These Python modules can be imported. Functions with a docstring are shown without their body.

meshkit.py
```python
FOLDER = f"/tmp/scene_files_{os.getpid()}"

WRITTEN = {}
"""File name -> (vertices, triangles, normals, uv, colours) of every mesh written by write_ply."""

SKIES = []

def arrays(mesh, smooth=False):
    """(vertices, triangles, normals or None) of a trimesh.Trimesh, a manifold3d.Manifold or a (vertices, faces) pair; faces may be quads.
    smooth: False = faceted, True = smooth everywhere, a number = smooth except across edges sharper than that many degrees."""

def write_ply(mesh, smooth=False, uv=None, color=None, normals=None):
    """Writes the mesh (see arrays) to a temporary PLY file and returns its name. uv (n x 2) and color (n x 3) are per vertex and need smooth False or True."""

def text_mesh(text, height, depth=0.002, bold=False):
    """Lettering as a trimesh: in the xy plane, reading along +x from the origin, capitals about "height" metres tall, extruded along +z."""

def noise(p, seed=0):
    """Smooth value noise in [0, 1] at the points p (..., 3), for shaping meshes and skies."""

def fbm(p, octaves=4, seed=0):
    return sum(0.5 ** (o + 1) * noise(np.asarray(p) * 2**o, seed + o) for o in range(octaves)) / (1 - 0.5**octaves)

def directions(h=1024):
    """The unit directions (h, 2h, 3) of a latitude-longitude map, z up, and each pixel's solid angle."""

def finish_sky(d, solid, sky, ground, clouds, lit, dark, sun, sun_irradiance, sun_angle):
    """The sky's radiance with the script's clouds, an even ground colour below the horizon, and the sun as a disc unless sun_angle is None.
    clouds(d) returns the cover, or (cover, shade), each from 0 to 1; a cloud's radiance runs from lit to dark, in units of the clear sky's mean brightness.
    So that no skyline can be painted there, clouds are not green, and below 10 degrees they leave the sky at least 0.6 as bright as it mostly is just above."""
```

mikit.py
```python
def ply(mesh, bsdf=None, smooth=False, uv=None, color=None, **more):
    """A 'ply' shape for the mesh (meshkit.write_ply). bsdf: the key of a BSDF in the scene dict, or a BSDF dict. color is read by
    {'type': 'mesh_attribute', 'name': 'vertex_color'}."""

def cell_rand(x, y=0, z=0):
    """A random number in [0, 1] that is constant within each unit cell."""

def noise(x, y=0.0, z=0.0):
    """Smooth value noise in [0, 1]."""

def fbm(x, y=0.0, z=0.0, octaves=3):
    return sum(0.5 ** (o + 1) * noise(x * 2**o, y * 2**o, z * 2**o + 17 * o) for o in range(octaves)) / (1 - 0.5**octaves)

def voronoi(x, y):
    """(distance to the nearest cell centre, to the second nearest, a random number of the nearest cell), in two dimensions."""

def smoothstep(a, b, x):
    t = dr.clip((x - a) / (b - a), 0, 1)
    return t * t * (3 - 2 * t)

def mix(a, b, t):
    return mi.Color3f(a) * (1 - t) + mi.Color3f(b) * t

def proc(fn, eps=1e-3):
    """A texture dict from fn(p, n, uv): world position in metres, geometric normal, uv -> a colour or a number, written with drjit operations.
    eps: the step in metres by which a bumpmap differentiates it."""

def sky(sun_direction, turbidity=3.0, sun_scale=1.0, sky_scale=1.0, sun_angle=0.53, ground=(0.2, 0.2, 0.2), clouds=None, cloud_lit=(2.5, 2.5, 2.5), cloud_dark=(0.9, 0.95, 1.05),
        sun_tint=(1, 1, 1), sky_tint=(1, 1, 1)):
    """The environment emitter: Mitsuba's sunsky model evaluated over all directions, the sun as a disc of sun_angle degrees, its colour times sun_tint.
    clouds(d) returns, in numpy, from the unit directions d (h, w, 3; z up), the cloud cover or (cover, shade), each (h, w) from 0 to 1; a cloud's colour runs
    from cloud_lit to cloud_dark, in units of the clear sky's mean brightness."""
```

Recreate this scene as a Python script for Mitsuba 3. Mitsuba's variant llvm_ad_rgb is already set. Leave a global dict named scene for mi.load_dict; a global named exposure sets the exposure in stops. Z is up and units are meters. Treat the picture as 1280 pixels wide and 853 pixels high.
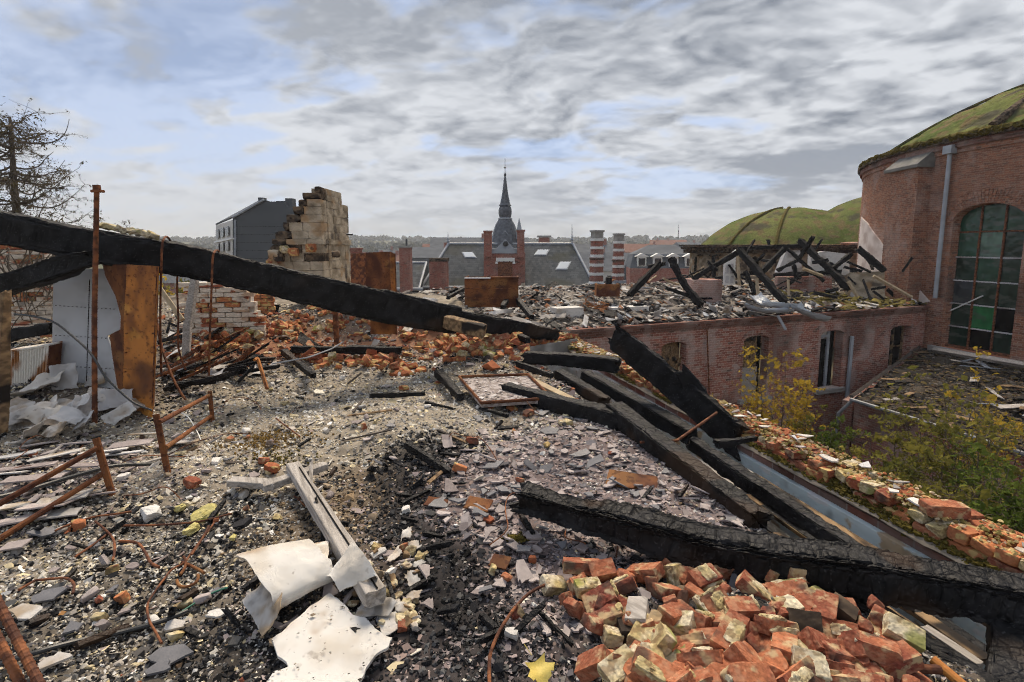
import math, random
import numpy as np, trimesh, shapely, drjit as dr
import mitsuba as mi, mikit, meshkit
from shapely.geometry import Polygon
from mikit import proc, noise, fbm, voronoi, cell_rand, smoothstep, mix

# ------------------------------------------------------------------ camera, sky, exposure
T = mi.ScalarTransform4f
EYE = np.array([0.0, 0.0, 1.6])
F, CX, CY, PITCH = 640.0, 640.0, 388.0, math.atan(0.125)
FWD = np.array([0, math.cos(PITCH), -math.sin(PITCH)])
UP = np.array([0, math.sin(PITCH), math.cos(PITCH)])

def sky_clouds(d):
    z = np.maximum(d[..., 2], 0.0)
    k = 1.0 / (z + 0.20)
    u, v = d[..., 0] * k, d[..., 1] * k
    u, v = u * .96 - v * .28, v * .96 + u * .28                      # the cloud rows run slantwise
    g = lambda a, b, s: np.stack([u * a + s, v * b + s * .7, u * 0 + s], -1)
    warp = meshkit.fbm(g(1.3, 1.3, 3), 4, 5) - .5
    w2 = meshkit.fbm(g(3.1, 3.1, 8), 3, 6) - .5
    big = meshkit.fbm(np.stack([u * 1.0 + warp, v * 1.5 + warp, u * 0 + 1.7], -1), 5, 11)
    band = meshkit.fbm(np.stack([u * 1.3 + 4 + warp * 1.3, v * 1.7 + 2 + warp * 1.3 + w2 * .5, u * 0 + 9], -1), 6, 23)
    puff = meshkit.fbm(np.stack([u * 5.5 + w2 * 1.6, v * 8.5 + w2 * 1.6, u * 0 + 2], -1), 5, 31)
    fine = meshkit.fbm(np.stack([u * 17 + w2 * 3, v * 25 + w2 * 3, u * 0 + 5], -1), 4, 41)
    east = np.clip(d[..., 0] * .9 + .45, 0, 1)                       # thicker cloud to the right
    gap = np.clip((big + .45 * (puff - .5) - .385 + .17 * east) / .15, 0, 1)
    cover = .60 + .40 * gap * gap * (3 - 2 * gap)
    shade = np.clip(.42 + 2.1 * (band - .5) + .30 * (east - .5) + 1.7 * (puff - .5) + .9 * (fine - .5), 0, 1)
    shade = .97 * shade * (.62 + .44 * east)
    low = np.clip(1 - z / .20, 0, 1)
    shade = shade * (1 - .55 * low) + .12 * low
    cover = cover * (1 - .5 * low) + .5 * low * .9
    return cover, shade

scene = {
    "camera": {"type": "perspective", "fov": 90.0, "fov_axis": "x", "near_clip": 0.05, "far_clip": 6000.0,
               "principal_point_offset_x": 0.0, "principal_point_offset_y": (426.5 - CY) / 853.0,
               "to_world": T().look_at(origin=EYE.tolist(), target=(EYE + FWD).tolist(), up=[0, 0, 1])},
    "sky_light": mikit.sky([0.06, 0.58, 0.80], turbidity=3.0, sun_scale=0.56, sun_angle=22.0, sky_scale=1.0, sky_tint=(.50, .58, .72),
                           clouds=sky_clouds, cloud_lit=(2.05, 2.14, 2.28), cloud_dark=(.60, .69, .85), sun_tint=(.95, .97, 1.0)),
}
exposure = 2.6
labels = {}

# ------------------------------------------------------------------ points from the photograph's pixels (1280 x 853)
def ray(px, py):
    return FWD + (px - CX) / F * np.array([1.0, 0, 0]) - (py - CY) / F * UP
def P(px, py, Y):                       # the point at distance Y ahead
    r = ray(px, py); return EYE + r * (Y / r[1])
def PZ(px, py, z=0.0):                  # the point at height z
    r = ray(px, py); return EYE + r * ((z - EYE[2]) / r[2])

# ------------------------------------------------------------------ registry
counts = {}
def numbered(name):
    n = counts.get(name, 0); counts[name] = n + 1
    return name if n == 0 else f"{name}_{n:03d}"
def lab(k, label=None, cat=None, group=None, kind=None):
    d = labels.setdefault(k, {})
    for a, b in (("label", label), ("category", cat), ("group", group), ("kind", kind)):
        if b: d[a] = b
cent = {}
def add(name, mesh, bsdf, parent=None, label=None, cat=None, group=None, kind=None, smooth=False, color=None, xf=None):
    k = numbered(f"{parent}__{name}" if parent else name)
    if not parent and isinstance(mesh, tuple): cent[k] = np.asarray(mesh[0]).mean(0)
    d = mesh if isinstance(mesh, dict) else mikit.ply(mesh, bsdf, smooth, color=color)
    scene[k] = {**d, "to_world": xf} if xf is not None else d
    if label or cat or group or kind: lab(k, label, cat, group, kind)
    return k
def thing(name, label, cat, group=None):
    k = numbered(name); lab(k, label, cat, group); return k

# ------------------------------------------------------------------ mesh helpers: (vertices, triangles) pairs
def cat_mesh(*ms):
    V, Fs, n = [], [], 0
    for v, f in ms:
        V.append(np.asarray(v, float)); Fs.append(np.asarray(f, int) + n); n += len(v)
    return np.vstack(V), np.vstack(Fs)
BOXV = np.array([[x, y, z] for x in (-.5, .5) for y in (-.5, .5) for z in (-.5, .5)], float)
BOXF = np.array([[0, 1, 3], [0, 3, 2], [4, 6, 7], [4, 7, 5], [0, 4, 5], [0, 5, 1], [2, 3, 7], [2, 7, 6], [0, 2, 6], [0, 6, 4], [1, 5, 7], [1, 7, 3]])
def rotz(a):
    c, s = math.cos(a), math.sin(a); return np.array([[c, -s, 0], [s, c, 0], [0, 0, 1.0]])
def rotx(a):
    c, s = math.cos(a), math.sin(a); return np.array([[1.0, 0, 0], [0, c, -s], [0, s, c]])
def roty(a):
    c, s = math.cos(a), math.sin(a); return np.array([[c, 0, s], [0, 1.0, 0], [-s, 0, c]])
def move(m, loc, R=None):
    v = m[0] if R is None else m[0] @ R.T
    return v + np.asarray(loc, float), m[1]
def box(sx, sy, sz, loc=(0, 0, 0), R=None):
    return move((BOXV * [sx, sy, sz], BOXF), loc, R)
def quads(nu, nv, close=False):          # faces of a (nu x nv) grid, index i*nv+j ; close wraps j
    i, j = np.meshgrid(np.arange(nu - 1), np.arange(nv if close else nv - 1), indexing="ij")
    j2 = (j + 1) % nv
    a, b, c, d = i * nv + j, i * nv + j2, (i + 1) * nv + j2, (i + 1) * nv + j
    return np.vstack([np.stack([a, b, c], -1).reshape(-1, 3), np.stack([a, c, d], -1).reshape(-1, 3)])
def tube(pts, r, n=8, cap=True):
    p = np.asarray(pts, float)
    t = np.gradient(p, axis=0); t /= np.linalg.norm(t, axis=1, keepdims=True) + 1e-12
    ref = np.array([0, 0, 1.0]) if abs(t[0, 2]) < .9 else np.array([1.0, 0, 0])
    a = np.cross(t, ref); a /= np.linalg.norm(a, axis=1, keepdims=True) + 1e-12
    b = np.cross(t, a)
    ang = np.arange(n) * 2 * np.pi / n
    rr = np.broadcast_to(r, (len(p),))[:, None, None]
    v = p[:, None] + rr * (np.cos(ang)[None, :, None] * a[:, None] + np.sin(ang)[None, :, None] * b[:, None])
    f = quads(len(p), n, True)
    v = v.reshape(-1, 3)
    if cap:
        m = len(v); v = np.vstack([v, p[:1], p[-1:]])
        k = np.arange(n)
        f = np.vstack([f, np.stack([k, np.full(n, m), (k + 1) % n], 1), np.stack([k + (len(p) - 1) * n, (k + 1) % n + (len(p) - 1) * n, np.full(n, m + 1)], 1)])
    return v, f
def wiggle(a, b, n, amp, seed, sag=0.0):  # a bent line from a to b
    r = np.random.default_rng(seed); s = np.linspace(0, 1, n)[:, None]
    a, b = np.asarray(a, float), np.asarray(b, float)
    off = sum(np.sin(np.pi * k * s) * r.normal(0, amp / k, 3) for k in (1, 2, 3))
    off[:, 2] -= (sag * 4 * s * (1 - s))[:, 0]
    return a + (b - a) * s + off
def smooth_path(pts, n):
    p = np.asarray(pts, float); d = np.r_[0, np.cumsum(np.linalg.norm(np.diff(p, axis=0), axis=1))]
    from scipy.interpolate import PchipInterpolator
    return PchipInterpolator(d, p)(np.linspace(0, d[-1], n))
def revolve(profile, n=24, loc=(0, 0, 0)):
    pr = np.asarray(profile, float); a = np.arange(n) * 2 * np.pi / n
    v = np.stack([pr[:, :1] * np.cos(a), pr[:, :1] * np.sin(a), np.repeat(pr[:, 1:], n, 1)], -1).reshape(-1, 3)
    return v + np.asarray(loc, float), quads(len(pr), n, True)
def extrude(poly, depth, max_edge=None):  # shapely polygon in (x, y), extruded along +z
    if poly.geom_type != "Polygon": poly = max(poly.geoms, key=lambda g: g.area)
    m = trimesh.creation.extrude_polygon(poly, depth, engine="earcut")
    v, f = np.array(m.vertices), np.array(m.faces)
    if max_edge:
        v, f = trimesh.remesh.subdivide_to_size(v, f, max_edge, max_iter=12)
    return v, f
def plate(pts, thick, push=None):         # a planar outline of 3-D points, given thickness away from the eye
    p = np.asarray(pts, float); c = p.mean(0)
    u, s, vt = np.linalg.svd(p - c); nrm = vt[2]
    if np.dot(nrm, c - EYE) < 0: nrm = -nrm
    q = (p - c) @ vt[:2].T
    poly = Polygon(q).buffer(0)
    if poly.geom_type != "Polygon": poly = max(poly.geoms, key=lambda g: g.area)
    v, f = extrude(poly, thick, push)
    return c + v[:, :1] * vt[0] + v[:, 1:2] * vt[1] + v[:, 2:] * nrm, f
def vor(x, y, seed=0):                    # numpy voronoi: (f1, f2, id)
    f1, f2, wh = np.full(x.shape, 9.), np.full(x.shape, 9.), np.zeros(x.shape)
    for a in (-1, 0, 1):
        for b in (-1, 0, 1):
            cx, cy = np.floor(x) + a, np.floor(y) + b
            h = np.sin(cx * 127.1 + cy * 311.7 + seed * 17.3) * 43758.5453; h1 = h - np.floor(h)
            h = np.sin(cx * 269.5 + cy * 183.3 + seed * 31.1) * 24634.6345; h2 = h - np.floor(h)
            dd = np.hypot(cx + h1 - x, cy + h2 - y)
            f2 = np.where(dd < f1, f1, np.minimum(f2, dd)); wh = np.where(dd < f1, (h1 + h2) % 1, wh); f1 = np.minimum(f1, dd)
    return f1, f2, wh
def n3(p, s, seed=0): return meshkit.fbm(np.asarray(p) * s, 3, seed) - .5

def timber(path, w, h, seed=0, seg=.035, k=28, crack=.007, rough=.018, ragged=.06, cell=.055, roll=0.0):
    """A squared burnt timber along a path, w wide and h tall (numbers or one per path point), with alligator cracks and ragged ends."""
    p = np.asarray(path, float)
    d = np.r_[0, np.cumsum(np.linalg.norm(np.diff(p, axis=0), axis=1))]
    n = max(6, int(d[-1] / seg)); s = np.linspace(0, d[-1], n)
    w, h = (np.interp(s, d, np.broadcast_to(x, (len(p),))) for x in (w, h))
    p = smooth_path(p, n) if len(p) > 2 else np.stack([np.interp(s, d, p[:, i]) for i in range(3)], 1)
    t = np.gradient(p, axis=0); t /= np.linalg.norm(t, axis=1, keepdims=True)
    side = np.cross(t, [0, 0, 1.0]); side /= np.linalg.norm(side, axis=1, keepdims=True); up = np.cross(side, t)
    ang = np.arange(k) * 2 * np.pi / k - np.pi / 2
    c, sn = np.cos(ang), np.sin(ang); e = .24
    split = np.random.default_rng(seed).uniform(0, 9)
    cx, cy = np.sign(c) * abs(c) ** e * .5, np.sign(sn) * abs(sn) ** e * .5
    if roll: cx, cy = cx * math.cos(roll) - cy * math.sin(roll), cx * math.sin(roll) + cy * math.cos(roll)
    around = np.linspace(0, 1, k, endpoint=False)[None] * 2 * (w + h)[:, None]
    S = np.repeat(s[:, None], k, 1)
    f1, f2, _ = vor(S / (cell * 1.9) + seed * 7.1, around / cell, seed)
    groove = np.clip(1 - (f2 - f1) / .22, 0, 1)
    base = np.stack([S, cx[None] * w[:, None] * 1.0, cy[None] * h[:, None]], -1) + seed * 3.7
    grain = np.stack([S * 1.6 + split, around / .028, S * 0 + seed], -1)
    bump = 1.1 * rough * (meshkit.fbm(grain, 3, seed + 4) - .5) + 2.4 * rough * np.minimum(0, meshkit.fbm(np.stack([S * .9 + split, around / .07, S * 0], -1), 2, seed + 6) - .36) + rough * 2.2 * n3(base, 3.0, seed) + rough * 1.4 * n3(base, 11., seed + 3) - crack * groove + .3 * crack * n3(base, 60., seed + 5)
    r0 = np.sqrt((cx[None] * w[:, None]) ** 2 + (cy[None] * h[:, None]) ** 2)
    fac = 1 + bump / np.maximum(r0, .02)
    end = np.minimum(s, d[-1] - s)[:, None] / max(ragged, 1e-3)
    fac = fac * (.45 + .55 * np.clip(end + .9 + 1.2 * n3(base, 9., seed + 8), 0, 1))
    v = p[:, None] + (cx[None] * w[:, None] * fac)[..., None] * side[:, None] + (cy[None] * h[:, None] * fac)[..., None] * up[:, None]
    shift = ragged * 2.2 * n3(np.stack([cx * 3, cy * 3, cx * 0 + seed], -1), 3.0, seed + 9)
    v[0] += shift[:, None] * t[0]; v[-1] += shift[:, None] * t[-1]
    f = quads(n, k, True); v = v.reshape(-1, 3); m = len(v)
    v = np.vstack([v, p[:1] + t[0] * ragged * .3, p[-1:] - t[-1] * ragged * .3]); q = np.arange(k)
    f = np.vstack([f, np.stack([q, np.full(k, m), (q + 1) % k], 1), np.stack([q + (n - 1) * k, (q + 1) % k + (n - 1) * k, np.full(k, m + 1)], 1)])
    return v, f[:, ::-1] if np.dot(np.cross(v[f[0, 1]] - v[f[0, 0]], v[f[0, 2]] - v[f[0, 0]]), v[f[0, 0]] - p[0]) < 0 else f

_sub = {}
def subbox(n):
    if n not in _sub:
        v, f = BOXV.copy(), BOXF
        for _ in range(n): v, f = trimesh.remesh.subdivide(v, f)
        m = trimesh.Trimesh(v, f, process=True); _sub[n] = (np.array(m.vertices), np.array(m.faces))
    return _sub[n]
def chunk(size, seed, n=3, cuts=5, rough=.004, rnd=.25, cut_lo=.62, freq=22):
    """A broken block: a box with rounded edges, cut by random planes and roughened."""
    r = np.random.default_rng(seed); size = np.asarray(size, float)
    v, f = subbox(n); v = v.copy()
    q = v * 2; l = np.linalg.norm(q, axis=1, keepdims=True); m = np.abs(q).max(1, keepdims=True)
    v = v * (1 - rnd * .35 * (l / m - 1) ** 1.5)
    v = v * size
    for _ in range(cuts):
        nn = r.normal(0, 1, 3) / size ** .6; nn /= np.linalg.norm(nn)
        c = (np.abs(nn) * size / 2).sum() * r.uniform(cut_lo, .95)
        dd = v @ nn - c; v = v - np.clip(dd, 0, None)[:, None] * nn
    nrm = v / (np.linalg.norm(v, axis=1, keepdims=True) + 1e-9)
    v = v + nrm * (rough * 2 * n3(v + seed * 1.31, freq, seed))[:, None] + nrm * (rough * n3(v + seed, freq * 4, seed + 2))[:, None]
    return v, f
def rand_rot(r, tilt): return rotz(r.uniform(0, 6.28)) @ rotx(r.normal(0, tilt)) @ roty(r.normal(0, tilt))

def sheet(o, u, v, nu=24, nv=24, bump=.01, freq=4, curl=None, thick=.003, seed=0, ragged=.0):
    """A thin bent sheet: o + a*u + b*v, a and b in 0..1, lifted along its normal by noise and curl(a, b) (metres)."""
    o, u, v = (np.asarray(x, float) for x in (o, u, v))
    a, b = np.meshgrid(np.linspace(0, 1, nu), np.linspace(0, 1, nv), indexing="ij")
    if ragged:
        rr = np.random.default_rng(seed)
        edge = lambda t, s: ragged * (meshkit.fbm(np.stack([t * 7, t * 0 + s, t * 0 + seed], -1), 4, seed) - .35)
        a = edge(b, 1) + a * (1 - edge(b, 1) - edge(b, 2)); b = edge(a, 3) + b * (1 - edge(a, 3) - edge(a, 4))
    nn = np.cross(u, v); nn /= np.linalg.norm(nn)
    p = o + a[..., None] * u + b[..., None] * v
    hgt = bump * 2 * n3(p + seed, freq, seed)
    q = p + hgt[..., None] * nn
    if curl is not None:
        c = curl(a, b); q = q + (c if np.ndim(c) == 3 else c[..., None] * nn)
    q = q.reshape(-1, 3); f = quads(nu, nv); N = len(q)
    rim = np.r_[np.arange(nv), np.arange(1, nu) * nv + nv - 1, (nu - 1) * nv + np.arange(nv - 2, -1, -1), np.arange(nu - 2, 0, -1) * nv]
    r2 = np.roll(rim, -1)
    return np.vstack([q, q - nn * thick]), np.vstack([f, f[:, ::-1] + N, np.stack([rim, rim + N, r2], 1), np.stack([r2, rim + N, r2 + N], 1)])
# ------------------------------------------------------------------ materials
def rgbv(c): return {"type": "rgb", "value": [float(x) for x in c]}
def mat(name, color, rough=.8, spec=.3, bump=None, bump_scale=1.0, eps=2e-3, metallic=0.0, **more):
    b = {"type": "principled", "base_color": color if isinstance(color, dict) else rgbv(color), "roughness": float(rough), "specular": float(spec), "metallic": float(metallic), **more}
    if bump is not None:
        b = {"type": "bumpmap", "arbitrary": proc(bump, eps), "scale": float(bump_scale), "bsdf": b}
    scene[name] = {"type": "twosided", "bsdf": b}
    return name
def C(*c): return mi.Color3f(*c)

mat("m_vcol", {"type": "mesh_attribute", "name": "vertex_color"}, .9, .15)
mat("m_vcol_wet", {"type": "mesh_attribute", "name": "vertex_color"}, .55, .45)

def f_char(p, n, uv):
    a = fbm(p.x * 9, p.y * 9, p.z * 9, 3); b = fbm(p.x * 75, p.y * 75, p.z * 75, 3)
    c = mix((.005, .005, .0055), (.016, .016, .018), smoothstep(.35, .75, a))
    c = mix(c, (.10, .103, .112), smoothstep(.62, .84, b) * .30)
    return mix(c, (.055, .030, .016), smoothstep(.62, .72, fbm(p.x * 2.3, p.y * 2.3, p.z * 2.3 + 4, 2)) * .5)
def f_char_b(p, n, uv):
    f1, f2, c = voronoi(p.x * 15 + p.z * 6, p.y * 15 + p.z * 15)
    g1, g2, c2 = voronoi(p.x * 34 - p.z * 30, p.y * 34 + 3 + p.z * 12)
    return .6 * smoothstep(0., .14, f2 - f1) * (.8 + .5 * c) + .25 * smoothstep(0., .2, g2 - g1) + 1.1 * fbm(p.x * 50, p.y * 50, p.z * 50, 3)
mat("m_char", proc(f_char), .60, .24, f_char_b, .0075)
mat("m_char_far", proc(lambda p, n, uv: mix((.008, .008, .008), (.022, .021, .021), fbm(p.x * 6, p.y * 6, p.z * 6, 3))), .8, .15)

def f_rubbrick(p, n, uv):
    a = fbm(p.x * 5, p.y * 5, p.z * 5, 2); b = fbm(p.x * 19, p.y * 19, p.z * 19, 4); g = fbm(p.x * 130, p.y * 130, p.z * 130, 2); d = fbm(p.x * 45 + 9, p.y * 45, p.z * 45, 3)
    c = mix((.215, .070, .042), (.37, .140, .070), smoothstep(.25, .75, a))
    c = mix(c, (.16, .042, .034), smoothstep(.5, .8, noise(p.x * 8 + 3, p.y * 8, p.z * 8)) * .7)
    c = c * (.55 + .9 * g)
    c = mix(c, (.46, .27, .17), smoothstep(.45, .75, d) * .45)
    c = mix(c, mix((.50, .43, .29), (.40, .30, .14), d), smoothstep(.53, .69, b + .12 * (g - .5)) * .75)
    return mix(c, (.05, .04, .035), smoothstep(.55, .74, fbm(p.x * 11 + 7, p.y * 11, p.z * 11, 4)) * .8)
def f_rubbrick_b(p, n, uv): return fbm(p.x * 70, p.y * 70, p.z * 70, 3)
mat("m_brick_rubble", proc(f_rubbrick), .9, .15, f_rubbrick_b, .006)

def f_orange(p, n, uv):
    a = fbm(p.x * 4, p.y * 4, p.z * 4, 2); b = fbm(p.x * 20, p.y * 20, p.z * 20, 3); g = fbm(p.x * 90, p.y * 90, p.z * 90, 2)
    c = mix((.27, .085, .045), (.42, .165, .075), smoothstep(.25, .75, a)) * (.7 + .6 * g)
    c = mix(c, (.52, .40, .17), smoothstep(.52, .64, b) * .8)
    c = mix(c, (.05, .045, .035), smoothstep(.62, .72, fbm(p.x * 9 + 7, p.y * 9, p.z * 9, 3)) * .7)
    return c
mat("m_brick_orange", proc(f_orange), .9, .15, f_rubbrick_b, .006)

def f_whitebrick(p, n, uv):
    b = fbm(p.x * 7, p.y * 7, p.z * 16, 3); g = fbm(p.x * 60, p.y * 60, p.z * 60, 2)
    c = mix((.62, .55, .46), (.46, .33, .23), smoothstep(.50, .68, b)) * (.75 + .5 * g)
    c = mix(c, (.34, .12, .07), smoothstep(.60, .68, fbm(p.x * 5 + 2, p.y * 5, p.z * 12, 3)))
    return mix(c, (.06, .05, .045), smoothstep(.60, .75, fbm(p.x * 3 + 9, p.y * 3, p.z * 3, 3)) * .6)
mat("m_brick_white", proc(f_whitebrick), .9, .1, f_rubbrick_b, .006)

def f_mortar(p, n, uv):
    a = fbm(p.x * 13, p.y * 13, p.z * 13, 3); g = fbm(p.x * 90, p.y * 90, p.z * 90, 2)
    c = mix((.44, .355, .175), (.56, .50, .37), smoothstep(.3, .7, a)) * (.45 + 1.0 * g)
    c = mix(c, (.20, .13, .07), smoothstep(.52, .66, fbm(p.x * 34, p.y * 34, p.z * 34, 3)) * .7)
    return mix(c, (.17, .19, .03), smoothstep(.60, .72, fbm(p.x * 8 + 5, p.y * 8, p.z * 8, 3)) * .75)
mat("m_mortar", proc(f_mortar), .95, .1, f_rubbrick_b, .008)

def bond(p, n, L=.23, Hc=.077, m=.011):
    """running bond on any upright wall: (mortar mask, random per brick)"""
    h = dr.rsqrt(dr.maximum(dr.square(n.x) + dr.square(n.y), 1e-4))
    s = (p.x * -n.y + p.y * n.x) * h
    r = dr.floor(p.z / Hc); s = s / L + r * .5 + .07 * cell_rand(r)
    fs, fz = s - dr.floor(s), p.z / Hc - r
    e = dr.minimum(dr.minimum(fs, 1 - fs) * L, dr.minimum(fz, 1 - fz) * Hc)
    return 1 - smoothstep(m * .35, m * .75, e), cell_rand(dr.floor(s), r, 3)
def wallbrick(lo, hi, mort, soot=.5, white=.5):
    def f(p, n, uv):
        k, r = bond(p, n)
        w = fbm(p.x * .55, p.y * .55, p.z * .55, 3); w2 = fbm(p.x * 1.7 + 5, p.y * 1.7, p.z * .6, 3)
        c = mix(lo, hi, r * .75 + .25 * w)
        c = mix(c, (.42, .33, .29), smoothstep(.70, .98, cell_rand(dr.floor(r * 997), 5)) * .6 * white)
        c = mix(c, (.06, .045, .04), smoothstep(.82, .99, r) * .75)
        c = mix(c, mort, k * .9)
        c = mix(c, (.44, .36, .33), smoothstep(.50, .66, w2) * .55 * white)
        c = mix(c, (.035, .03, .028), smoothstep(.54, .74, w) * soot)
        return c * (.85 + .3 * fbm(p.x * 30, p.y * 30, p.z * 30, 2))
    return f
def f_bond_b(p, n, uv):
    k, r = bond(p, n); return -k * 1.0 + r * .5
mat("m_wall_brick", proc(wallbrick((.20, .072, .054), (.46, .185, .13), (.50, .43, .38), .55, 1.0)), .9, .15, f_bond_b, .008, 6e-3)
mat("m_drum_brick", proc(wallbrick((.13, .052, .034), (.44, .185, .105), (.36, .30, .24), .60, .5)), .9, .15, f_bond_b, .008, 6e-3)
mat("m_cornice", proc(wallbrick((.10, .045, .036), (.25, .11, .08), (.22, .18, .15), .8, .5)), .9, .15, f_bond_b, .01, 6e-3)
mat("m_scar", proc(lambda p, n, uv: mix((.60, .53, .49), (.42, .34, .30), smoothstep(.4, .7, fbm(p.x * 1.5, p.y * 1.5, p.z * 1.5, 4)))), .9, .15)
mat("m_cap_stone", proc(lambda p, n, uv: mix((.11, .108, .10), (.24, .235, .22), fbm(p.x * 4, p.y * 4, p.z * 4, 3))), .9, .15)
mat("m_town_brick", proc(wallbrick((.24, .075, .055), (.34, .12, .085), (.33, .26, .22), .3, .3)), .9, .15)

def f_plaster(p, n, uv):
    a = fbm(p.x * 3.1, p.y * 3.1, p.z * 6, 3); b = fbm(p.x * 8 + 3, p.y * 8, p.z * 8, 4)
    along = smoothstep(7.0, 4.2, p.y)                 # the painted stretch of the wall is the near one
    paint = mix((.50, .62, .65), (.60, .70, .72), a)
    bare = mix((.42, .40, .36), (.64, .62, .59), smoothstep(.35, .65, a))
    bare = mix(bare, (.40, .29, .16), smoothstep(.56, .66, b) * .8)
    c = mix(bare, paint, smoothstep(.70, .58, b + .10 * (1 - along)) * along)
    c = mix(c, (.66, .68, .69), smoothstep(.61, .64, fbm(p.x * 4 + 8, p.y * 4, p.z * 9, 4)) * .9)
    return mix(c, (.05, .05, .05), smoothstep(.62, .8, fbm(p.x * 5 + 1, p.y * 5, p.z * 3, 3)) * .6)
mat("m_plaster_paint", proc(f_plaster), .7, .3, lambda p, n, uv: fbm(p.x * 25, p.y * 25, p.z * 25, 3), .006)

def f_plwhite(p, n, uv):
    a = fbm(p.x * 2, p.y * 2, p.z * 2, 4); g = fbm(p.x * 18, p.y * 18, p.z * 18, 3)
    c = mix((.62, .60, .57), (.40, .36, .31), smoothstep(.45, .68, a)) * (.8 + .4 * g)
    return mix(c, (.06, .055, .05), smoothstep(.58, .74, fbm(p.x * 1.3 + 4, p.y * 1.3, p.z * 1.3, 3)) * .7)
mat("m_plaster", proc(f_plwhite), .9, .15)

def f_stone(p, n, uv):
    a = fbm(p.x * 4, p.y * 4, p.z * 4, 3); g = fbm(p.x * 30, p.y * 30, p.z * 30, 3)
    c = mix((.25, .205, .15), (.45, .385, .295), smoothstep(.3, .7, a)) * (.78 + .44 * g)
    c = mix(c, (.33, .20, .10), smoothstep(.52, .68, fbm(p.x * 3 + 8, p.y * 3, p.z * 3, 3)) * .7)
    return mix(c, (.055, .045, .04), smoothstep(.60, .72, fbm(p.x * 2.2 + 1, p.y * 2.2, p.z * 2.2 + 6, 3)) * .75)
mat("m_stone", proc(f_stone), .92, .1, lambda p, n, uv: fbm(p.x * 26, p.y * 26, p.z * 26, 3), .012)
mat("m_stone_dark", proc(lambda p, n, uv: mix((.035, .028, .024), (.17, .125, .085), smoothstep(.35, .75, fbm(p.x * 9, p.y * 9, p.z * 9, 3)))), .92, .1, lambda p, n, uv: fbm(p.x * 26, p.y * 26, p.z * 26, 3), .012)
mat("m_cut_stone", proc(lambda p, n, uv: mix((.22, .21, .195), (.42, .41, .39), fbm(p.x * 6, p.y * 6, p.z * 6, 3))), .9, .15)

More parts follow.
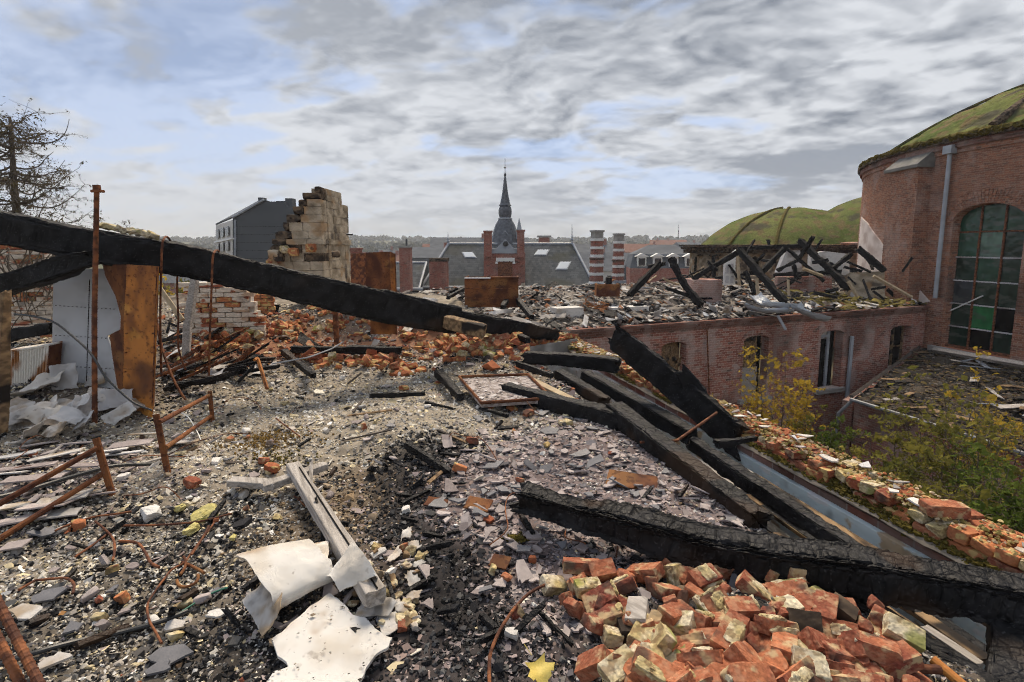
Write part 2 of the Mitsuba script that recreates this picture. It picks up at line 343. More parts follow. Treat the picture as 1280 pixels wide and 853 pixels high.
def f_rust(p, n, uv):
    a = fbm(p.x * 6, p.y * 6, p.z * 3.2, 4); b = fbm(p.x * 34, p.y * 34, p.z * 34, 3)
    c = mix((.15, .055, .022), (.40, .155, .038), smoothstep(.30, .68, a))
    c = mix(c, (.50, .245, .06), smoothstep(.58, .74, fbm(p.x * 4 + 5, p.y * 4, p.z * 4, 3)) * .6)
    c = mix(c, (.065, .022, .012), smoothstep(.58, .70, b) * .55)
    return mix(c, (.09, .035, .018), smoothstep(.60, .75, fbm(p.x * 2.4, p.y * 2.4 + 3, p.z * 2.4, 3)) * .8)
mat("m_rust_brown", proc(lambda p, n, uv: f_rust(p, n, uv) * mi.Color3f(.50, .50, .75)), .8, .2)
mat("m_rust_lit", proc(lambda p, n, uv: f_rust(p, n, uv) * mi.Color3f(1.3, 1.3, 1.15)), .7, .3, lambda p, n, uv: fbm(p.x * 40, p.y * 40, p.z * 40, 3), .004)  # brighter copy of the rust, light painted into the column's front face
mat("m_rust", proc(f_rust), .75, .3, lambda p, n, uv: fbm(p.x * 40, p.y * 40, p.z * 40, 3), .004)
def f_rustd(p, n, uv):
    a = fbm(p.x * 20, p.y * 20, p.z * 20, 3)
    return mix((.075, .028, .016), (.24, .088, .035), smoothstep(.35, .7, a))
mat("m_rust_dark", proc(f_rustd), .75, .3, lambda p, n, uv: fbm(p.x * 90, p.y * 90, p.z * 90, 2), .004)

def f_zinc(p, n, uv): return mix((.20, .225, .26), (.40, .43, .47), fbm(p.x * 3, p.y * 3, p.z * 3, 4))
mat("m_zinc", proc(f_zinc), .5, .5)
mat("m_zinc_crumpled", proc(f_zinc), .42, .6, lambda p, n, uv: fbm(p.x * 5, p.y * 5, p.z * 5, 3), .08)

def f_slateroof(p, n, uv):
    r = dr.floor(p.z / .16); cr = cell_rand(dr.floor(p.x / .22 + r * .5), r, dr.floor(p.y / 3))
    c = mix((.062, .070, .078), (.112, .122, .130), cr)
    fz = p.z / .16 - r
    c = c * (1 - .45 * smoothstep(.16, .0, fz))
    c = mix(c, (.072, .07, .045), smoothstep(.5, .68, fbm(p.x * .5, p.y * .5, p.z * .8, 4)) * .55)
    return mix(c, (.105, .106, .105), smoothstep(.55, .75, fbm(p.x * .8 + 7, p.y * .8, p.z * .8, 4)) * .5)
mat("m_slate_roof", proc(f_slateroof), .9, .12)
mat("m_spire_slate", proc(lambda p, n, uv: mix((.055, .062, .075), (.12, .13, .15), cell_rand(dr.floor(p.x / .18), dr.floor(p.y / .18), dr.floor(p.z / .16)))), .5, .5)

def f_mossdome(p, n, uv):
    a = fbm(p.x * .5, p.y * .5, p.z * .5, 4); b = fbm(p.x * 2.6, p.y * 2.6, p.z * 2.6, 4); g = fbm(p.x * 12, p.y * 12, p.z * 12, 2)
    c = mix((.080, .108, .026), (.150, .160, .048), smoothstep(.3, .7, a))
    c = mix(c, (.155, .105, .055), smoothstep(.5, .66, b) * .8)
    c = mix(c, (.06, .052, .04), smoothstep(.55, .72, fbm(p.x * .9 + 3, p.y * .9, p.z * .9, 4)) * .85)
    return c * (.6 + .8 * g)
mat("m_moss_dome", proc(f_mossdome), .95, .1, lambda p, n, uv: fbm(p.x * 6, p.y * 6, p.z * 6, 3), .12, 1e-2)
def f_moss(p, n, uv): return mix((.045, .038, .012), (.150, .118, .024), fbm(p.x * 16, p.y * 16, p.z * 16, 3)) * (.5 + fbm(p.x * 70, p.y * 70, p.z * 70, 2))
mat("m_moss_brown", proc(lambda p, n, uv: mix((.10, .055, .015), (.26, .17, .05), fbm(p.x * 20, p.y * 20, p.z * 20, 3))), .95, .1)
mat("m_slate_dark", proc(lambda p, n, uv: mix((.075, .078, .09), (.17, .17, .185), fbm(p.x * 14, p.y * 14, p.z * 14, 3))), .6, .4)
mat("m_moss", proc(f_moss), .95, .1, f_rubbrick_b, .01)

def f_wood(p, n, uv):
    a = fbm((p.x * .86 + p.y * .51) * 70, (p.y * .86 - p.x * .51) * 4, p.z * 70, 3); b = fbm(p.x * 6, p.y * 6, p.z * 6, 3)
    return mix((.20, .18, .16), (.46, .43, .40), smoothstep(.25, .75, a) * .7 + b * .3)
mat("m_wood_grey", proc(f_wood), .85, .2, lambda p, n, uv: fbm(p.x * 60, p.y * 20, p.z * 60, 3), .004)
def f_woodb(p, n, uv):
    a = fbm(p.x * 40, p.y * 10, p.z * 22, 3)
    c = mix((.10, .065, .038), (.30, .20, .11), smoothstep(.25, .75, a))
    return mix(c, (.02, .016, .014), smoothstep(.52, .68, fbm(p.x * 5, p.y * 5, p.z * 5, 3)))
mat("m_wood_brown", proc(f_woodb), .8, .2, lambda p, n, uv: fbm(p.x * 60, p.y * 20, p.z * 40, 3), .004)
mat("m_hatch", proc(lambda p, n, uv: mix((.20, .165, .15), (.36, .32, .31), smoothstep(.35, .65, fbm(p.x * 24, p.y * 24, p.z * 24, 3)))), .7, .3)
mat("m_wood_dark", proc(lambda p, n, uv: mix((.04, .033, .028), (.12, .10, .085), fbm(p.x * 14, p.y * 14, p.z * 14, 3))), .85, .2)
mat("m_zinc_dark", proc(lambda p, n, uv: mix((.09, .10, .115), (.21, .23, .25), fbm(p.x * 5, p.y * 5, p.z * 5, 4))), .55, .4)
mat("m_render_old", proc(lambda p, n, uv: mix((.13, .11, .085), (.34, .30, .25), fbm(p.x * 12, p.y * 12, p.z * 12, 4))), .9, .1)
mat("m_wood_pale", proc(lambda p, n, uv: mix((.30, .22, .13), (.50, .42, .30), fbm(p.x * 20, p.y * 20, p.z * 8, 3))), .85, .2)

def f_paper(p, n, uv):
    a = fbm(p.x * 6, p.y * 6, p.z * 6, 4); b = fbm(p.x * 30, p.y * 30, p.z * 30, 3)
    c = mix((.62, .61, .585), (.52, .485, .43), smoothstep(.4, .68, a))
    c = mix(c, (.30, .20, .11), smoothstep(.54, .76, fbm(p.x * 5 + 9, p.y * 5, p.z * 5, 4)) * .75)
    c = mix(c, (.40, .37, .33), smoothstep(.50, .64, fbm(p.x * 2.5 + 3, p.y * 2.5, p.z * 2.5, 4)) * .55)
    return mix(c, (.20, .17, .14), smoothstep(.66, .80, b) * .5)
mat("m_paper", proc(f_paper), .8, .2, lambda p, n, uv: fbm(p.x * 40, p.y * 40, p.z * 40, 2), .002)
def f_paperd(p, n, uv):
    a = fbm(p.x * 7, p.y * 7, p.z * 7, 4)
    c = mix((.50, .485, .465), (.31, .24, .165), smoothstep(.42, .66, a))
    return mix(c, (.10, .085, .07), smoothstep(.56, .72, fbm(p.x * 9 + 3, p.y * 9, p.z * 9, 4)) * .7)
mat("m_paper_dirty", proc(f_paperd), .8, .2)
mat("m_shard", proc(lambda p, n, uv: mix((.21, .178, .175), (.39, .345, .335), cell_rand(dr.floor(p.x * 4), dr.floor(p.y * 4))) * (.75 + .5 * fbm(p.x * 40, p.y * 40, p.z * 40, 3))), .75, .3)
mat("m_panel_white", proc(lambda p, n, uv: mix((.47, .49, .52), (.33, .34, .35), smoothstep(.4, .7, fbm(p.x * 3, p.y * 3, p.z * 3, 4)))), .5, .4)
mat("m_radiator", proc(lambda p, n, uv: mix((.60, .58, .53), (.26, .11, .035), smoothstep(.46, .62, fbm(p.x * 9, p.y * 5, p.z * 4, 3) + .22 * smoothstep(-4.66, -4.50, p.x) + .12 * smoothstep(.60, .70, p.z)))), .5, .4)
mat("m_cable", (.03, .032, .034), .45, .5)
mat("m_green_wire", (.03, .16, .11), .5, .4)
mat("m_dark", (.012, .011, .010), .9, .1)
mat("m_dark_render", proc(lambda p, n, uv: mix((.070, .078, .088), (.10, .108, .118), fbm(p.x * .6, p.y * .6, p.z * .6, 3))), .8, .2)
mat("m_white_paint", (.70, .70, .68), .7, .3)
mat("m_board_white", proc(lambda p, n, uv: mix((.50, .50, .505), (.26, .245, .23), smoothstep(.45, .7, fbm(p.x * 2, p.y * 2, p.z * 2, 4)))), .8, .2)
mat("m_yellow_board", (.42, .30, .06), .6, .3)
mat("m_insulation", proc(lambda p, n, uv: mix((.42, .36, .11), (.66, .60, .30), fbm(p.x * 50, p.y * 50, p.z * 50, 3))), .95, .05)
for i, c in enumerate([(.010, .030, .020), (.016, .060, .036), (.020, .125, .055), (.022, .15, .05), (.030, .038, .046), (.09, .16, .12)]):
    mat(f"m_glass_{i}", proc(lambda p, n, uv, c=c: mix(mi.Color3f(*c) * .9 * (.35 + 1.3 * fbm(p.x * 6, p.y * 6, p.z * 2.2, 4)), (.075, .08, .07), smoothstep(.52, .72, fbm(p.x * 3 + 4, p.y * 3, p.z * 5, 4)) * .6)), .22, .5, lambda p, n, uv: fbm(p.x * 5, p.y * 5, p.z * 5, 2), .02)
mat("m_skylight", (.62, .66, .70), .15, .6)
mat("m_window_dark", (.018, .020, .024), .2, .5)
mat("m_bark", proc(lambda p, n, uv: mix((.07, .056, .043), (.16, .13, .10), fbm(p.x * 12, p.y * 12, p.z * 5, 3))), .9, .1)
def leafmat(name, lo, hi, s=3.0):
    scene[name] = {"type": "principledthin", "base_color": proc(lambda p, n, uv: mix(lo, hi, noise(p.x * s, p.y * s, p.z * s) * .6 + .4 * noise(p.x * 37, p.y * 37, p.z * 37))), "roughness": .6, "diff_trans": .7, "spec_trans": 0.0}
leafmat("m_leaf_yellow", (.30, .21, .03), (.60, .42, .06))
leafmat("m_leaf_green", (.035, .075, .014), (.16, .19, .04))
leafmat("m_leaf_mixed", (.06, .08, .02), (.32, .27, .06))
leafmat("m_needle", (.05, .045, .022), (.125, .095, .04))
leafmat("m_hazed_leaf", (.09, .10, .085), (.17, .155, .115), .05)  # far woods tone paled and greyed, distance haze put into the colour
mat("m_maple", proc(lambda p, n, uv: mix((.50, .36, .06), (.62, .52, .16), fbm(p.x * 30, p.y * 30, p.z * 30, 3))), .6, .3)
def f_yard(p, n, uv):
    a = fbm(p.x * .8, p.y * .8, 0, 4); far = smoothstep(30, 160, p.y)
    c = mix((.06, .055, .035), (.10, .085, .055), a) * (.6 + .8 * fbm(p.x * 7, p.y * 7, 0, 3))
    return mix(c, mix((.07, .08, .045), (.11, .10, .06), fbm(p.x * .02, p.y * .02, 0, 4)), far)
mat("m_yard", proc(f_yard), .95, .1)
mat("m_tile_red", proc(lambda p, n, uv: mix((.16, .075, .055), (.24, .115, .08), fbm(p.x * .7, p.y * .7, p.z * 2, 3))), .85, .2)
mat("m_tile_grey", proc(lambda p, n, uv: mix((.085, .093, .105), (.15, .16, .175), fbm(p.x * .7, p.y * .7, p.z * 2, 3))), .9, .12)
mat("m_wall_pale", proc(lambda p, n, uv: mix((.42, .40, .37), (.55, .53, .50), noise(p.x * .08, p.y * .08))), .85, .2)
# ------------------------------------------------------------------ the parapet line and the burnt floor
PD = np.array([-0.2551, 0.9669]); PN = np.array([0.9669, 0.2551]); P0 = np.array([2.73, 2.99])     # along, outward, a point of the outer edge
PW = 0.33
ico0 = trimesh.creation.icosphere(0, 1.0); iv0, if0 = np.array(ico0.vertices), np.array(ico0.faces)
def out_dist(x, y):                       # metres inside the parapet's inner face (positive = towards the floor)
    return -((x - P0[0]) * PN[0] + (y - P0[1]) * PN[1]) - PW
BUMPS = []                                # (x, y, rx, ry, height)
def bump_px(px, py, rx, ry, h, z=0.0):
    p = PZ(px, py, z); BUMPS.append((p[0], p[1], rx, ry, h))
bump_px(880, 775, .38, .20, .07); bump_px(985, 800, .30, .2, .07); bump_px(1080, 850, .24, .2, .06)     # brick heap in front
bump_px(570, 422, 1.0, .5, .36); bump_px(430, 416, 1.3, .5, .38); bump_px(330, 425, .9, .7, .36); bump_px(250, 445, .8, .8, .28)
bump_px(90, 500, .8, .5, .16); bump_px(30, 520, .8, .6, .15); bump_px(640, 440, .7, .8, .18); bump_px(690, 560, .5, .5, .08)
bump_px(500, 520, .7, .5, .06); bump_px(120, 600, .6, .4, .10); bump_px(450, 690, .35, .3, .04)
def floor_z(x, y):
    x, y = np.asarray(x, float), np.asarray(y, float)
    q = np.stack([x, y, x * 0], -1)
    z = .16 * (meshkit.fbm(q * .7, 3, 2) - .5) + .11 * (meshkit.fbm(q * 2.6 + 9, 3, 4) - .5) - .02
    for bx, by, rx, ry, h in BUMPS: z = z + h * np.exp(-((x - bx) / rx) ** 2 - ((y - by) / ry) ** 2)
    z = z + .22 * np.clip((y - 8.5) / 4, 0, 1) * (.4 + meshkit.fbm(q * .9 + 30, 3, 8))
    d = out_dist(x, y) + .22 * (meshkit.fbm(q * 2.2, 3, 6) - .5)
    k = np.clip((1.00 - d) / .30, 0, 1); k = k * k * (3 - 2 * k)
    return z * (1 - k) + k * (-.62 + .18 * (meshkit.fbm(q * 3.1, 3, 7) - .5) - .25 * np.clip(-d / 1.0 + .4, 0, 1))
def on_floor(px, py, z=0.0, it=4):        # the floor point seen at a pixel
    for _ in range(it):
        p = PZ(px, py, z); z = float(floor_z(p[0], p[1]))
    return np.array([p[0], p[1], z])

# what the litter is made of, place by place: ash, charcoal, slate, soil, brick; char also paints shade under the front bricks
KINDS = ("ash", "char", "slate", "soil", "brick")
BLOBS = []                                # (kind, x, y, rx, ry, weight)
def blob(kind, px, py, rx, ry, w):
    p = PZ(px, py); BLOBS.append((KINDS.index(kind), p[0], p[1], rx, ry, w))
for a in [("slate", 620, 640, .55, .8, 3.4), ("slate", 720, 570, .7, .7, 3.2), ("slate", 640, 720, .38, .40, 3.4), ("slate", 660, 800, .32, .3, 2.6), ("slate", 590, 600, .35, .6, 2.6), ("slate", 800, 590, .5, .5, 2.6),
          ("slate", 60, 590, .9, .6, 2.0), ("slate", 660, 490, .7, .6, 1.5), ("slate", 560, 800, .3, .2, 2.2), ("slate", 820, 640, .4, .4, 2.4), ("slate", 740, 680, .4, .25, 2.2),
          ("ash", 480, 520, .9, .9, 3.2), ("ash", 560, 505, .6, .8, 3.0), ("ash", 380, 510, .9, .8, 2.2), ("ash", 250, 590, .7, .6, 1.6), ("ash", 300, 540, .9, .6, 1.8), ("ash", 90, 545, 1.2, .5, 2.2), ("ash", 470, 470, 1.4, .7, 2.2),
          ("ash", 330, 630, .3, .3, .8), ("soil", 440, 630, .45, .45, 3.0), ("soil", 480, 590, .35, .4, 2.2), ("soil", 330, 555, .35, .3, 2.4), ("soil", 370, 700, .3, .25, 1.6), ("soil", 500, 690, .18, .14, 1.4),
          ("char", 512, 590, .22, .40, 9.), ("char", 517, 640, .17, .30, 11.), ("char", 535, 690, .17, .26, 12.), ("char", 560, 735, .18, .22, 12.), ("char", 590, 780, .20, .18, 10.), ("char", 612, 830, .20, .18, 9.), ("char", 545, 560, .30, .3, 6.), ("char", 700, 800, .14, .25, 3.0),
          ("char", 720, 690, .7, .18, 2.0), ("char", 850, 705, .5, .2, 2.2), ("char", 70, 760, .9, .6, 1.2), ("char", 180, 720, .6, .5, 1.1), ("char", 260, 800, .5, .3, .9), ("char", 160, 640, .6, .3, 2.0), ("char", 280, 660, .4, .3, 2.0), ("char", 130, 850, .9, .4, 1.2),
          ("char", 480, 800, .3, .3, .8), ("ash", 60, 700, .5, .4, 1.6), ("ash", 240, 730, .3, .3, 1.4), ("ash", 170, 820, .3, .2, 1.2),
          ("brick", 560, 425, 1.0, .8, 3.2), ("brick", 400, 435, 1.5, .9, 2.6), ("brick", 300, 440, 1.0, .9, 2.2), ("char", 900, 790, .45, .3, 2.6), ("char", 1050, 830, .35, .25, 2.6), ("ash", 450, 392, 2.6, 1.6, 3.6), ("ash", 560, 385, 1.6, 1.4, 2.6), ("ash", 130, 690, .5, .4, 1.4), ("ash", 100, 800, .4, .2, 1.2), ("brick", 690, 450, .5, .9, 1.8)]:  # char under the front heap is painted shade for the gaps between bricks
    blob(*a)
def zones(x, y):
    x, y = np.asarray(x, float), np.asarray(y, float)
    q = np.stack([x, y, x * 0], -1)
    wx, wy = .35 * (meshkit.fbm(q * 2.4, 3, 41) - .5), .35 * (meshkit.fbm(q * 2.4 + 50, 3, 43) - .5)
    w = np.stack([.55 + 1.1 * meshkit.noise(q * 3.3, 1), .40 + 1.2 * meshkit.noise(q * 4.1, 2), .30 + .6 * meshkit.noise(q * 3.7, 3), .30 + .5 * meshkit.noise(q * 3.0, 4), .12 + .35 * meshkit.noise(q * 2.8, 5) ** 2], -1)
    for k, bx, by, rx, ry, g in BLOBS:
        w[..., k] = w[..., k] + g * np.exp(-((x + wx - bx) / rx) ** 2 - ((y + wy - by) / ry) ** 2)
    d = out_dist(x, y)
    w[..., 1] = w[..., 1] + 2.5 * np.clip((1.1 - d) / .4, 0, 1) * (d > -.5)
    w = w ** 2.2
    return w / w.sum(-1, keepdims=True)
BASE = np.array([[.27, .235, .185], [.022, .021, .022], [.145, .115, .115], [.155, .115, .075], [.21, .095, .05]])
TINT = [np.array([[.60, .565, .48], [.50, .47, .41], [.70, .69, .66], [.40, .37, .33], [.56, .48, .31], [.23, .215, .20], [.30, .28, .25]]),
        np.array([[.016, .016, .018], [.026, .026, .029], [.045, .046, .05], [.011, .011, .011], [.10, .10, .10]]),
        np.array([[.235, .195, .195], [.31, .262, .258], [.185, .162, .172], [.40, .345, .33], [.14, .133, .145], [.10, .096, .104], [.27, .205, .185]]),
        np.array([[.21, .15, .09], [.28, .21, .135], [.15, .105, .07], [.38, .31, .21], [.075, .06, .045]]),
        np.array([[.36, .125, .06], [.28, .085, .045], [.42, .22, .09], [.52, .42, .24], [.20, .07, .045], [.06, .05, .045]])]

# the floor sheet: rows spaced closer near the standing point
ys = 1.15 * (15.0 / 1.15) ** np.linspace(0, 1, 390)
us = np.linspace(-1.55, 1.2, 470)
gx = us[None, :] * (ys[:, None] * .92 + .75); gy = np.repeat(ys[:, None], len(us), 1)
lim = (P0[0] + (P0[1] - gy) * .2638) - .30
gx = np.minimum(gx, lim)
gz = floor_z(gx, gy)
q = np.stack([gx, gy, gx * 0], -1)
gz = gz + .022 * (meshkit.fbm(q * 14, 4, 12) - .5) + .012 * (meshkit.fbm(q * 45, 2, 13) - .5)
zz = zones(gx, gy)
gc = (zz @ BASE) * (.45 + 1.1 * meshkit.fbm(q * 34, 3, 14))[..., None]
ff = quads(len(ys), len(us))[:, ::-1]
V = np.stack([gx, gy, gz], -1).reshape(-1, 3)
add("burnt_floor", (V, ff), "m_vcol", kind="structure", smooth=True, color=gc.reshape(-1, 3), label="burnt floor covered with ash, charcoal and slate rubble")

def litter(name, kind_ids, n, size, shape, seed, label, near=1.25, far=12.5, power=1.0, flat=.3, tilt=.35, pw=1.5):
    """Loose pieces of the given kinds over the floor, one mesh: shape 'chip' (thin five-sided flakes) or 'lump'."""
    r = np.random.default_rng(seed)
    m = int(n * 4)
    y = near * (far / near) ** (r.random(m) ** .9)
    x = (r.random(m) * 2 - 1) * (y * 1.06 + .25)
    ok = out_dist(x, y) > .02
    x, y = x[ok], y[ok]
    w = zones(x, y)
    pk = w[:, kind_ids].sum(1) * (.25 + 1.6 * np.clip((meshkit.fbm(np.stack([x * 4.5, y * 4.5, x * 0 + seed * 3.1], -1), 3, 60 + seed) - .3) / .35, 0, 1))
    keep = r.random(len(x)) < np.clip(pk * pw, 0, 1)
    x, y, w = x[keep][:n], y[keep][:n], w[keep][:n]; n = len(x)
    kk = np.array(kind_ids)[(np.cumsum(w[:, kind_ids], 1) / w[:, kind_ids].sum(1, keepdims=True) < r.random((n, 1))).sum(1).clip(0, len(kind_ids) - 1)]
    col = np.zeros((n, 3))
    for k in kind_ids:
        s = kk == k; col[s] = TINT[k][r.integers(0, len(TINT[k]), s.sum())]
    col *= r.uniform(.7, 1.25, (n, 1))
    S = size * (y / 2.5) ** .55 * np.exp(r.normal(0, .42, n))
    z = floor_z(x, y)
    yaw = r.uniform(0, 6.283, n); a, b = r.normal(0, tilt, n), r.normal(0, tilt, n)
    if shape == "chip":
        k = 5
        ang = (np.arange(k) / k * 6.283)[None] + r.uniform(-.45, .45, (n, k))
        rad = S[:, None] * r.uniform(.55, 1.15, (n, k)); el = r.uniform(.5, 1.0, n)[:, None]
        px, py = rad * np.cos(ang), rad * np.sin(ang) * el
        th = S[:, None] * flat * r.uniform(.4, 1, (n, 1))
        L = np.stack([np.c_[px, px * .93], np.c_[py, py * .93], np.c_[px * 0 + th / 2, px * 0 - th / 2]], -1)
        f = [[0, 1, 2], [0, 2, 3], [0, 3, 4]] + [t for i in range(5) for t in ([i, i + 5, (i + 1) % 5], [(i + 1) % 5, i + 5, (i + 1) % 5 + 5])]
        lift = .35 * th[:, 0] + .25 * S * np.abs(a)
    else:
        d = np.array([[1, 0, 0], [-1, 0, 0], [0, 1, 0], [0, -1, 0], [0, 0, 1], [0, 0, -1], [.6, .6, .5], [-.6, .5, .55]], float)
        L = d[None] * (S[:, None] * r.uniform(.55, 1.2, (n, 8)))[..., None] * np.array([1, .85, .62])
        f = [[0, 6, 4], [0, 2, 6], [2, 4, 6], [2, 7, 4], [2, 1, 7], [1, 4, 7], [1, 3, 4], [3, 0, 4], [2, 0, 5], [1, 2, 5], [3, 1, 5], [0, 3, 5]]
        lift = .25 * S
    f = np.array(f)
    ca, sa, cb, sb, cy, sy = np.cos(a), np.sin(a), np.cos(b), np.sin(b), np.cos(yaw), np.sin(yaw)
    X, Y, Z = L[..., 0], L[..., 1], L[..., 2]
    Y, Z = Y * ca[:, None] - Z * sa[:, None], Y * sa[:, None] + Z * ca[:, None]
    X, Z = X * cb[:, None] + Z * sb[:, None], -X * sb[:, None] + Z * cb[:, None]
    X, Y = X * cy[:, None] - Y * sy[:, None], X * sy[:, None] + Y * cy[:, None]
    v = np.stack([X + x[:, None], Y + y[:, None], Z + (z + lift)[:, None]], -1)
    nv = v.shape[1]
    faces = (f[None] + (np.arange(n) * nv)[:, None, None]).reshape(-1, 3)
    add(name, (v.reshape(-1, 3), faces), "m_vcol", kind="stuff", color=np.repeat(col, nv, 0), label=label, cat="rubble")
litter("slate_chips", [2], 34000, .0135, "chip", 1, "mauve and grey slate chips strewn over the burnt floor", flat=.16, tilt=.22)
litter("pale_crumbs", [0, 3], 66000, .0072, "lump", 2, "cream and brown crumbs of plaster and ash on the floor", pw=2.4)
litter("charcoal_bits", [1], 46000, .0082, "lump", 3, "small black charcoal lumps lying on the burnt floor")
litter("brick_crumbs", [4], 7000, .018, "lump", 4, "orange brick crumbs scattered over the burnt floor")
litter("plaster_flakes", [0, 2], 9000, .017, "chip", 5, "pale plaster flakes lying flat among the rubble", flat=.14, tilt=.3)
litter("charred_splinters", [1], 6000, .014, "chip", 6, "black charred splinters lying among the rubble", flat=.5, tilt=.5)
# ------------------------------------------------------------------ ground to the horizon, hills, town
add("yard_ground", (np.array([[-1280, -420, -6.2], [1280, -420, -6.2], [1280, 1330, -6.2], [-1280, 1330, -6.2]], float), np.array([[0, 1, 2], [0, 2, 3]])), "m_yard", kind="structure", label="overgrown ground of the courtyard and the town beyond")
hx, hy = np.meshgrid(np.linspace(-900, 1100, 90), np.linspace(240, 1100, 50), indexing="ij")
def hill_z(x, y):
    q = np.stack([x, y, x * 0], -1)
    return -8 + np.clip((y - 260) / 520, 0, 1) ** 1.15 * (15.5 + 13 * (meshkit.fbm(q / 260, 4, 3) - .45)) 
add("wooded_hills", (np.stack([hx, hy, hill_z(hx, hy)], -1).reshape(-1, 3), quads(90, 50)), "m_yard", kind="structure", smooth=True, label="low wooded hills behind the town")
r = np.random.default_rng(77)
n = 5200
tx, ty = r.uniform(-620, 800, n), 330 + 560 * r.random(n) ** .9
keep = meshkit.noise(np.stack([tx / 45, ty / 45, tx * 0], -1), 4) > .42
tx, ty = tx[keep], ty[keep]; n = len(tx); th = r.uniform(4, 9, n)
ico = trimesh.creation.icosphere(1, 1.0); iv, iff = np.array(ico.vertices), np.array(ico.faces)
tv = iv[None] * r.uniform(.65, 1.25, (n, len(iv), 1)) * np.stack([th * .48, th * .48, th * .55], -1)[:, None] + np.stack([tx, ty, hill_z(tx, ty) + th * .5], -1)[:, None]
add("distant_woods", (tv.reshape(-1, 3), (iff[None] + (np.arange(n) * len(iv))[:, None, None]).reshape(-1, 3)), "m_hazed_leaf", kind="stuff", label="grey-green mass of trees on the far hills", cat="woods")

def gable(w, d, h, rise, hip=0.0):
    """roof over w x d, eaves at height h, ridge along x"""
    o = .25
    v = np.array([[-w / 2 - o, -d / 2 - o, h], [w / 2 + o, -d / 2 - o, h], [w / 2 + o, d / 2 + o, h], [-w / 2 - o, d / 2 + o, h], [-w / 2 - o + hip, 0, h + rise], [w / 2 + o - hip, 0, h + rise]], float)
    return v, np.array([[0, 1, 5], [0, 5, 4], [2, 3, 4], [2, 4, 5], [0, 4, 3], [1, 2, 5], [0, 3, 2], [0, 2, 1]])
def house(px, py_ridge, Y, w, d, h, rise, yaw, wallm, roofm, label, chim=1, wins=True, seed=0, group=None, cat="house"):
    """A far house whose ridge is seen at this height."""
    top = P(px, py_ridge, Y); z0 = top[2] - h - rise; R = rotz(yaw); base = np.array([top[0], top[1], z0])
    k = thing("house", label, cat, group)
    add("wall", move(box(w, d, h + 12, (0, 0, (h - 12) / 2)), base, R), wallm, k)
    add("gable_wall", move((np.array([[-w / 2, -d / 2, h], [-w / 2, d / 2, h], [-w / 2, 0, h + rise * .93], [w / 2, -d / 2, h], [w / 2, d / 2, h], [w / 2, 0, h + rise * .93]], float), np.array([[0, 2, 1], [3, 4, 5], [0, 3, 5], [0, 5, 2], [1, 2, 5], [1, 5, 4]])), base, R), wallm, k)
    rf = add("roof", move(gable(w, d, h, rise), base, R), roofm, k)
    rr = np.random.default_rng(seed)
    for c in range(chim):
        cx = (rr.random() - .5) * w * .8
        add("chimney", move(box(.7, .9, 1.6, (cx, 0, h + rise + .3)), base, R), "m_town_brick", rf)
    if wins:
        nw = max(2, int(w / 2.6))
        for fl in range(int(h // 2.8)):
            for i in range(nw):
                add("window", move(box(1.0, .12, 1.4, ((i + .5) / nw * w - w / 2, -d / 2 - .03, h - 1.5 - fl * 2.8)), base, R), "m_window_dark", k)
hl = [(448, 322, 110, 12, 9, 5, 2.6, .3, "m_town_brick", "m_tile_grey", "brick house with grey roof behind the rusty panels, far left of the town"),
      (476, 318, 150, 14, 9, 5, 3, -.2, "m_wall_pale", "m_tile_red", "pale house with red roof left of the lone brick chimney"),
      (500, 312, 190, 16, 10, 6, 3.5, .5, "m_town_brick", "m_tile_grey", "distant brick house behind the lone brick chimney"),
      (524, 313, 180, 13, 9, 6, 3, 0, "m_wall_pale", "m_tile_grey", "pale distant house right of the lone brick chimney"),
      (540, 309, 130, 11, 9, 7, 2.6, -.35, "m_dark_render", "m_tile_grey", "dark grey house left of the hipped slate roof"),
      (556, 305, 240, 20, 11, 6, 4, .2, "m_town_brick", "m_tile_red", "long distant brick house left of the spire"),
      (600, 297, 140, 26, 12, 6, 3.6, .1, "m_wall_pale", "m_tile_grey", "long grey roofed house just left of the spire"),
      (735, 305, 120, 14, 10, 6, 3, .4, "m_town_brick", "m_tile_grey", "brick house behind the left banded chimney"),
      (763, 316, 100, 12, 9, 5, 3.4, -.5, "m_wall_pale", "m_tile_grey", "pale house between the two banded chimneys"),
      (792, 326, 80, 9, 8, 5, 3.4, 1.25, "m_wall_pale", "m_tile_grey", "white gabled house right of the banded chimneys"),
      (800, 305, 220, 18, 11, 6, 3.5, .2, "m_town_brick", "m_tile_red", "far brick house above the burnt rafters"),
      (835, 300, 300, 20, 11, 6, 3.5, -.3, "m_wall_pale", "m_tile_red", "far pale house with red roof under the radio mast"),
      (880, 318, 85, 12, 9, 5, 3, -.4, "m_town_brick", "m_tile_grey", "brick house left of the burnt hall facade"),
      (700, 306, 210, 18, 11, 6, 3.6, -.1, "m_wall_pale", "m_tile_red", "pale house with red roof just above the slate ridge"),
      (860, 303, 260, 16, 10, 6, 3.4, .5, "m_wall_pale", "m_tile_grey", "far pale house left of the mossy vaults"),
      (250, 330, 90, 12, 9, 5, 3, .2, "m_town_brick", "m_tile_grey", "brick house behind the charred beam at left")]
for i, a in enumerate(hl): house(*a[:11 - 1], a[10], seed=i, chim=1 + i % 2)
